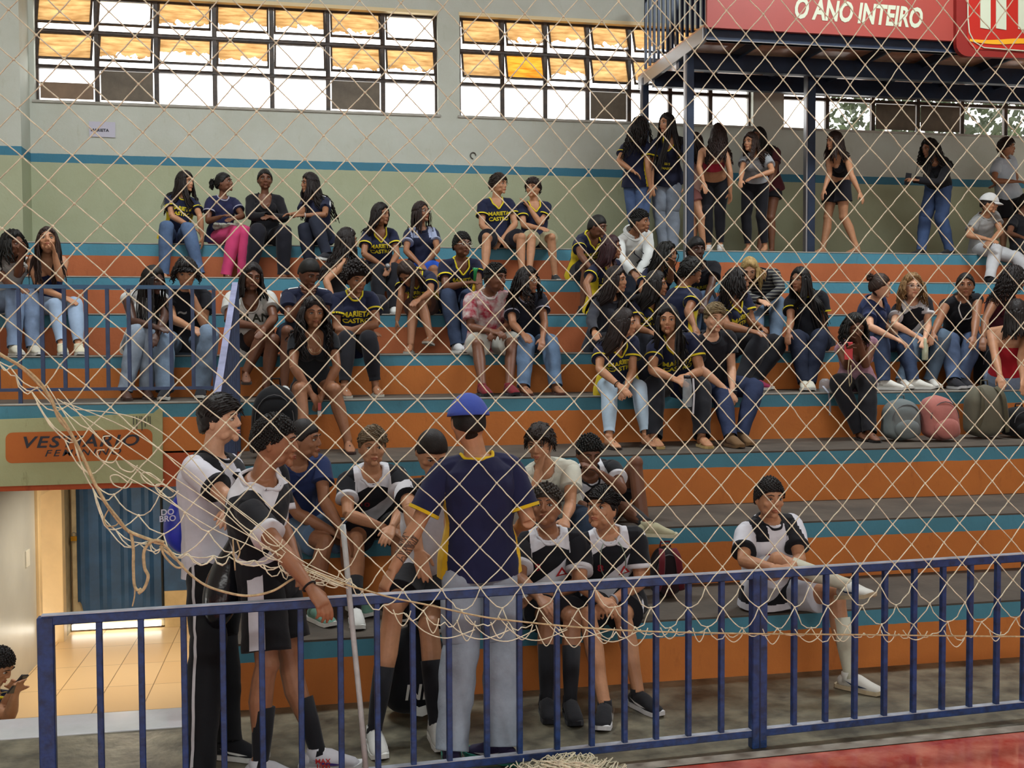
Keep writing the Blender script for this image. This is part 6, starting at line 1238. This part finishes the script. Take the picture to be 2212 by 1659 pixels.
person('person in blue cap seen from behind, navy shirt with yellow side panels', Y=5.42, Z=0, x=1033, hgt=.92, nk=(1030, 990), hd=(1011, 908), yaw=183, hy=186, hp=6, s=1.05, fg=True, tone=2, hair=('buzz', '1A1412'), b=((894, 1150), (836, 1256)), a=((1142, 1128), (1118, 1140, 'f')), lb=((992, 1450), (974, 1622)), la=((1086, 1450), (1084, 1622)), top=('tee', ('panel', '1E2140', 'D2A818')), slv=.78, trim='D2B020', hem=-.17, bottom=('wide', '98A6B6'), shoes=('sneaker', '2A2440', '3A8A7A', '6A2A3A', 'A8A8A8'), toe=(45, -10), hn=(None, (.1, .2, -1)), curl=(.2, .55), extras=[ex_cap('3E52A8', True, False), lambda c: tattoo(c)])
person('person looking at a phone, cut off by the left edge in the passage', Z=-.86, Y=7.3, x=-42, hgt=.2, nk=(-22, 1478), hd=(-6, 1436), yaw=70, hy=75, hp=30, s=1.0, tone=2, hair=('curlshort', '1A1412'), a=((22, 1545), (34, 1496)), b=((10, 1530), (28, 1490)), la=((60, 1590), (50, 1660)), lb=((50, 1590), (40, 1660)), top=('tee', '1B2038'), trim='D2C028', bottom=('shorts', '17181D'), extras=[held_box('phone', 'dark phone in the hands of the person at the lower left edge', 'phone', 'a', (.07, .012, .14), '202026', rotup=(.5, 0, .6))])
# ================================================================ the net in front of the stands
R0 = [50, 146, 244, 342, 450, 554, 656, 748, 844, 930, 1017, 1102, 1185, 1268, 1350, 1432, 1508, 1583, 1660, 1733, 1811, 1882, 1950, 2019, 2091, 2165]
Y0 = [231, 234, 240, 245, 237.5, 238.5, 241.5, 249, 254, 258, 263, 269, 275, 280, 287, 291, 296, 299, 305, 310, 314, 315, 320, 321, 325, 330]
obs = [(c, 0, x, y) for c, (x, y) in enumerate(zip(R0, Y0))]
obs += [(4, r, x, y) for r, x, y in ((1, 459, 331), (2, 468, 427), (3, 470, 523), (4, 477, 621), (5, 484, 720), (6, 491, 818), (7, 496, 912), (8, 502, 1005))]
obs += [(10, r, x, y) for r, x, y in ((-2.5, 990, 24), (1, 1021, 360), (2, 1024, 455), (3, 1028, 548), (4, 1025, 640), (5, 1027, 731), (6, 1026, 822), (7, 1026, 914), (8, 1028, 1005), (9, 1028, 1094), (10, 1032, 1182), (11, 1033, 1272))]
obs += [(17, r, x, y) for r, x, y in ((1, 1589, 392), (3, 1590, 568), (4, 1591, 654), (5, 1592, 742), (6, 1591, 831), (7, 1592, 917.6), (8, 1598, 1005), (9, 1600, 1092), (10, 1600, 1180))]
obs += [(24, r, x, y) for r, x, y in ((3, 2097, 580), (4, 2098, 667), (5, 2100, 748), (6, 2099, 834), (7, 2101, 919), (8, 2101.5, 1001), (9, 2109, 1082), (10, 2120, 1167), (-2, 2080, 155), (-3, 2076, 66))]
obs += [(0, -1, 43, 121), (0, 1, 52, 340), (0, 2, 48, 450), (0, 3, 43, 563), (17, -2, 1572, 112), (17, -3, 1566, 20), (9.5, -.5, 971, 213), (9.5, -1.5, 967, 119), (9.5, -2.5, 966, 24), (4, -1, 447, 130), (4, -2, 444, 25)]
def feats(c, r): c = (c-12)/13; r = (r-4)/7; return [1, c, r, c*c, c*r, r*r, c**3, c*c*r, c*r*r, r**3]
A__ = np.array([feats(c, r) for c, r, x, y in obs]); CX = np.linalg.lstsq(A__, np.array([o[2] for o in obs]), rcond=None)[0]; CY = np.linalg.lstsq(A__, np.array([o[3] for o in obs]), rcond=None)[0]
rndn = random.Random(11)
BD = [(-60, 740), (0, 780), (60, 838), (112, 885), (150, 960), (190, 1040), (232, 1105), (262, 1150), (330, 1182), (420, 1200), (500, 1205), (600, 1228), (680, 1245), (760, 1268), (850, 1322), (940, 1345), (1200, 1362), (1600, 1368), (2300, 1374)]
def bdy(x):
    for (a, ya), (b, yb) in zip(BD, BD[1:]):
        if a <= x <= b: return ya+(yb-ya)*(x-a)/(b-a)
    return 1374 if x > 0 else 740
NETD = .13
def net_pt(px, py, off=0.):   # the net hangs a hand's breadth in front of the railing
    r = ray(px, py); t = (A_-rn*(NETD+off)-CAM).dot(rn)/r.dot(rn); return CAM+r*t
nodes = {}; over = {}
for ci in range(-6, 58):
    for ri in range(-9, 28):
        if (ci+ri) % 2: continue
        c, r = ci/2, ri/2; f = np.array(feats(c, r)); x = float(f@CX)+rndn.uniform(-2.5, 2.5); y = float(f@CY)+rndn.uniform(-2.5, 2.5)
        if x < -60 or x > 2290 or y < -70: continue
        yb = bdy(x); k = y-yb; over[(ci, ri)] = k
        if k > 0:
            if k > (170 if x < 760 else 38): continue
            y = yb+rndn.uniform(-14, 8) if x < 760 else yb+rndn.uniform(-4, 3)
            if x < 760: x += rndn.uniform(-22, 22)
        nodes[(ci, ri)] = (x, y)
net = empty('sports_net', net_pt(1200, 1370), 'large cream rope sports net hanging across the whole view in front of the railing', 'net')
nb = MB(); kb = MB(); RC = .0028
for (ci, ri), (x, y) in nodes.items():
    p = net_pt(x, y, rndn.uniform(0, .01))
    for dc in (-1, 1):
        q = nodes.get((ci+dc, ri+1))
        if q is None: continue
        d = math.hypot(q[0]-x, q[1]-y)
        if d > 150: continue
        near = max(over.get((ci, ri), -99), over.get((ci+dc, ri+1), -99)); sag = 0
        if near > -70: sag = rndn.uniform(4, 16)
        if near > 0: sag = rndn.uniform(6, 24)
        P_ = [net_pt(x, y)]
        for t in (.25, .5, .75):
            P_.append(net_pt(x+(q[0]-x)*t+(rndn.uniform(-1, 1) if near < -70 else rndn.uniform(-3, 3)), y+(q[1]-y)*t+sag*4*t*(1-t), rndn.uniform(-.002, .002)))
        P_.append(net_pt(*q)); nb.tube(P_, RC, 5)
    if over[(ci, ri)] <= 0: kb.ell(p, (.0068, .005, .0058), None, 6, 4)
m_rope = mat('cream_net_cord', hexc('E2DCC0'), .8, var=.2, scale=30, bump=.3, bscale=300); m_rope2 = mat('old_tan_rope', hexc('C4AE84'), .85, var=.3, scale=40, bump=.4, bscale=250)
nb.build('net_mesh', m_rope, net, True); kb.build('knots', m_rope, net, True)
def rope(name, pts, r, off=.006, m=m_rope2, n=6): 
    mb = MB(); mb.tube(smoothpts([net_pt(a, b, off+rndn.uniform(0, .006)) for a, b in pts], n), r, 6); return mb.build(name, m, net, True)
rope('edge_rope', [(-60, 720), (0, 765), (42, 790), (75, 820), (108, 858), (128, 905), (152, 935), (185, 1000), (205, 1045), (232, 1092), (262, 1132), (283, 1150), (330, 1168)], .0075)
rope('edge_rope', [(20, 775), (60, 800), (95, 835), (118, 880), (145, 920), (178, 985), (200, 1035), (225, 1080), (258, 1122), (280, 1152)], .0045, .012)
rope('edge_rope', [(285, 1150), (335, 1172), (358, 1180), (398, 1228), (440, 1262), (490, 1280), (540, 1287), (590, 1276), (630, 1252), (668, 1235)], .0055)
rope('hem_rope', [(668, 1232), (745, 1262), (800, 1278), (850, 1292), (930, 1308), (1030, 1330), (1100, 1340), (1250, 1355), (1400, 1364), (1640, 1369), (1850, 1371), (2080, 1374), (2300, 1376)], .0042)
rope('hanging_rope_end', [(283, 1152), (288, 1185), (288, 1225), (290, 1262), (297, 1275), (305, 1272)], .0065)
rope('hanging_rope_end', [(355, 1172), (332, 1168), (312, 1188), (312, 1225), (320, 1245), (312, 1270), (299, 1282)], .0075, .012)
rope('hanging_rope_end', [(291, 1262), (291, 1285), (286, 1310)], .003)
rope('cord_loop', [(238, 1095), (225, 1120), (232, 1136), (250, 1135), (262, 1122)], .003)
rope('cord_loop', [(345, 1180), (375, 1205), (395, 1222), (380, 1225), (355, 1200), (348, 1178)], .005)
rope('cord_end', [(503, 1165), (505, 1195), (508, 1232)], .0032); rope('cord_end', [(512, 1168), (518, 1190), (513, 1208)], .0032)
# gathered cords running from the corner down to the white pole
for k in range(5):
    t = k/4; k = k*1.9; a = [(108+6*k, 835+6*k), (210+10*k, 905+9*(8-k)), (330+8*k, 965+12*(8-k)), (450+4*k, 1060+9*(8-k)), (560, 1130+7*(8-k)), (650, 1205+4*(8-k)), (745, 1252+2*(8-k))]
    a = [(x+rndn.uniform(-8, 8), y+rndn.uniform(-7, 7)) for x, y in a]; rope('gathered_cord', a, .0024, rndn.uniform(0, .015), m_rope)
for (x, y) in ((245, 955), (232, 985), (275, 1005), (330, 1035), (262, 1040), (360, 1060), (590, 1195), (625, 1225), (660, 1240), (690, 1250), (715, 1255), (590, 1165)):
    a = [(x+20*math.cos(t*1.1)*(1+.3*rndn.random()), y+15*math.sin(t*1.3)) for t in range(rndn.choice((4, 5, 6)))]; rope('cord_loop', a, .0027, rndn.uniform(0, .012), m_rope)
# little slack loops under the hem rope
for x in list(range(880, 1480, 62))+list(range(1520, 2220, 78)):
    x += rndn.uniform(-14, 14); y = bdy(x); h_ = rndn.uniform(14, 42) if x < 1400 else rndn.uniform(8, 26); w_ = rndn.uniform(7, 18)
    rope('slack_loop', [(x-w_*1.8, y-10), (x-w_, y+h_*.5), (x, y+h_), (x+w_, y+h_*.45), (x+w_*1.5, y-8)], .0027, .003, m_rope)
for i in range(6):
    x = 860+i*75+rndn.uniform(-20, 20); rope('slack_cord', [(x, 1325+i*2), (x+40, 1362+rndn.uniform(0, 16)), (x+90, 1378+rndn.uniform(-6, 10)), (x+150, 1360)], .0026, rndn.uniform(0, .01), m_rope)
# heap of net on the floor at the bottom edge
hb = MB()
for k in range(330):
    t = rndn.random(); px = 1050+t*270; c0 = net_pt(px, 1600, .06); c0.z = 0; a0 = rndn.uniform(0, 6.28); hh = .115*math.sin(math.pi*min(1, max(0, t)))**.6*rndn.random()+.012
    pts = [c0+V(math.cos(a0+j*.7)*.05*rndn.uniform(.6, 1.4)+j*.012, math.sin(a0+j*.9)*.045-.02, .008+hh+.02*math.sin(a0+j*1.3)**2) for j in range(5)]; hb.tube(smoothpts(pts, 2), .003, 5)
hp = hb.build('net_heap', m_rope, None, True); tag(hp, 'heap of pale net lying on the floor at the foot of the railing', 'net')

# ================================================================ bags and small things
def blob_bag(name, label, px, Y, z0, w_, h_, d_, col, strap=None, lean=0, pocket=True, cat='backpack', yaw=0, bump=.012, pocketcol=None, floor_y=None, handle=True):
    c = onY(px, 900, Y); root = empty(name, V(c.x, Y, z0), label, cat); mb = MB(); n = 24; v = []; f = []; m_ = 16
    cr, sr = math.cos(math.radians(yaw)), math.sin(math.radians(yaw))
    for i in range(m_+1):
        t = i/m_; z = h_*t
        prof = (math.sin(min(1, t*5)*math.pi/2)**.5)*(1-.10*t)*(math.sqrt(max(0, 1-((t-.62)/.38)**2.4)) if t > .62 else 1)
        for k in range(n):
            a = 2*math.pi*k/n; ca, sa = math.cos(a), math.sin(a); sx_ = abs(ca)**.7*(1 if ca > 0 else -1); sy_ = abs(sa)**.7*(1 if sa > 0 else -1)
            r = 1+bump*6*mnoise.noise(V(ca*2, sa*2, t*4+px*.1)); X_ = w_/2*prof*sx_*r; Y_ = d_/2*prof*sy_*r*(1 if sa > 0 else 1+.15*math.sin(t*3.1))
            v.append(V(c.x+X_*cr-Y_*sr+lean*t*h_, Y+X_*sr+Y_*cr, z0+z))
    for i in range(m_):
        for k in range(n): a, b = i*n+k, i*n+(k+1) % n; f.append((a, b, b+n, a+n))
    f.append(tuple(range(n-1, -1, -1))); f.append(tuple(m_*n+k for k in range(n))); body = mesh_obj('bag_body', v, f, cloth(col), root, True)
    s_ = body.modifiers.new('s', 'SUBSURF'); s_.levels = s_.render_levels = 1
    if pocket:
        mb = MB(); mb.ell((c.x+lean*h_*.3, Y-d_*.45, z0+h_*.30), (w_*.36, d_*.20, h_*.24), None, 16, 10); mb.build('front_pocket', cloth(pocketcol or col), root, True)
        mb = MB(); mb.tube([(c.x+lean*h_*.5+w_*.40*math.cos(t), Y-d_*.43-.03*math.sin(t)*0, z0+h_*(.50+.36*math.sin(t))) for t in [math.pi*i/10 for i in range(11)]], .004, 5); mb.build('zip', mat('zip_grey', hexc('4A4A4C'), .5), root)
    if handle:
        mb = MB(); mb.tube([(c.x+lean*h_-.035, Y, z0+h_*.97), (c.x+lean*h_-.03, Y, z0+h_*1.07), (c.x+lean*h_+.03, Y, z0+h_*1.07), (c.x+lean*h_+.035, Y, z0+h_*.97)], .007, 6); mb.build('handle', cloth(strap or col), root, True)
    if strap:
        for e in (-1, 1):
            mb = MB(); mb.tube(smoothpts([(c.x+e*w_*.2+lean*h_, Y-d_*.25, z0+h_*.95), (c.x+e*w_*.27+lean*h_*.8, Y-d_*.55, z0+h_*.80), (c.x+e*w_*.33+lean*h_*.5, Y-d_*.62, z0+h_*.45), (c.x+e*w_*.42, Y-d_*.50, z0+.06)], 4), [(.022, .006)]*13, 8, up=(0, -1, 0)); mb.build('strap', cloth(strap), root, True)
    return root, c
blob_bag('backpack', 'grey-blue round backpack, leftmost of the bags on the wide step at right', 1945, 8.55, SZ[3], .33, .37, .24, '6C7474')
blob_bag('backpack', 'salmon pink backpack leaning left, between the grey and the olive bags', 2036, 8.45, SZ[3], .33, .40, .22, 'AE6E66', lean=-.18, handle=False)
blob_bag('backpack', 'tall olive grey backpack with shoulder straps facing out, right of the pink bag', 2125, 8.60, SZ[3], .36, .48, .24, '625F50', strap='54503F', pocket=False)
blob_bag('backpack', 'low black bag at the right edge beside the olive backpack', 2200, 8.60, SZ[3], .30, .28, .26, '17181B')
blob_bag('backpack', 'black backpack standing between the bead necklace wearer and the red strapless top', 2132, 9.55, SZ[4], .26, .46, .2, '131419', handle=False)
blob_bag('backpack', 'large black backpack on the step left of the black bodysuit wearer', 590, 8.45, SZ[3], .36, .56, .26, '101114', lean=.04)
blob_bag('backpack', 'black and dark red backpack on the step beside the watch wearer', 1437, 6.75, SZ[1], .20, .34, .18, '1A1114', strap='5A1A22', handle=True, pocketcol='2A1216')
r_, c_ = blob_bag('backpack', 'black backpack with white NIKE lettering on the floor beside the blue cap wearer', 893, 5.92, 0, .36, .50, .26, '15161B', strap=None, pocket=False)
o = flat_text('bag_lettering', 'NIKE', .085, onY(925, 1494, 5.74), (1, 0, -.02), (0, 0, 1), cloth('C4C6C2'), r_, bold=.02, shear=.15)
pp = [(892, 1520), (905, 1528), (930, 1520), (952, 1500), (953, 1516), (935, 1538), (912, 1548), (890, 1545)]
mesh_obj('swoosh', [onY(a, b, 5.74) for a, b in pp], [tuple(range(8))], cloth('C4C6C2'), r_)
# blue drawstring bag on the tall boy's back, black plastic sack of the boy at the railing
def bag_from(name, label, Y, prof, th, m, cat='bag', wr=.006):
    """prof: [(y, x_left, x_right)] outline in the picture at distance Y"""
    mb = MB(); n = 20; v = []; f = []
    for (py, xl, xr) in prof:
        a, b = onY(xl, py, Y), onY(xr, py, Y); c = (a+b)/2; hw_ = (b-a).length/2
        for k in range(n):
            t = 2*math.pi*k/n; rr = 1+.06*mnoise.noise(V(math.cos(t)*2, math.sin(t)*2, py*.02)); v.append(c+V(math.cos(t)*hw_*rr, math.sin(t)*min(th, hw_)*rr, 0))
    for i in range(len(prof)-1):
        for k in range(n): a, b = i*n+k, i*n+(k+1) % n; f.append((a, a+n, b+n, b))
    f.append(tuple(range(n))); f.append(tuple((len(prof)-1)*n+k for k in range(n-1, -1, -1)))
    o = mesh_obj(name, v, f, m, None, True); s_ = o.modifiers.new('s', 'SUBSURF'); s_.levels = s_.render_levels = 2; tag(o, label, cat); return o
b1 = bag_from('drawstring_bag', 'bright blue drawstring bag hanging on the back of the white jersey wearer', 5.80, [(1052, 396, 402), (1068, 382, 408), (1095, 364, 412), (1125, 352, 414), (1155, 352, 414), (1175, 362, 412), (1190, 378, 410), (1196, 392, 404)], .10, mat('blue_bag_nylon', hexc('1C2FA8'), .4, var=.2, scale=9, bump=.3, bscale=14))
flat_text('bag_lettering', 'DO\nBRO', .030, onY(362, 1113, 5.69), (.96, 0.28, 0), (0, 0, 1), cloth('C8CAD8'), b1, bold=.03)
b2 = bag_from('plastic_sack', 'shiny black plastic sack held behind the back of the person gripping the railing', 5.36, [(1148, 500, 514), (1165, 494, 514), (1195, 474, 516), (1230, 452, 518), (1265, 438, 520), (1300, 434, 518), (1330, 440, 506), (1352, 452, 486), (1360, 462, 474)], .13, mat('black_plastic_film', hexc('15161A'), .18, bump=.5, bscale=12))
# straw-pale drink cup and lanyard on the fourth step
c_ = onY(1782, 848, 9.1); c_.z = SZ[4]; mb = MB(); mb.tube([c_+V(0, 0, .004), c_+V(0, 0, .05), c_+V(0, 0, .10), c_+V(0, 0, .125)], [.05, .055, .05, .025], 16); o = mb.build('plastic_cup', glassy('clear_plastic', 'A8B0B4'), smooth=True)
mb = MB(); mb.tube([c_+V(-.05, -.06, .06), c_+V(-.03, -.13, .0), c_+V(-.02, -.135, -.10), c_+V(-.02, -.135, -.20)], [(.012, .002)]*4, 6); mb.build('ribbon', cloth('B8BCC8'), o); tag(o, 'clear plastic dome cup with a pale ribbon hanging over the step edge', 'cup')
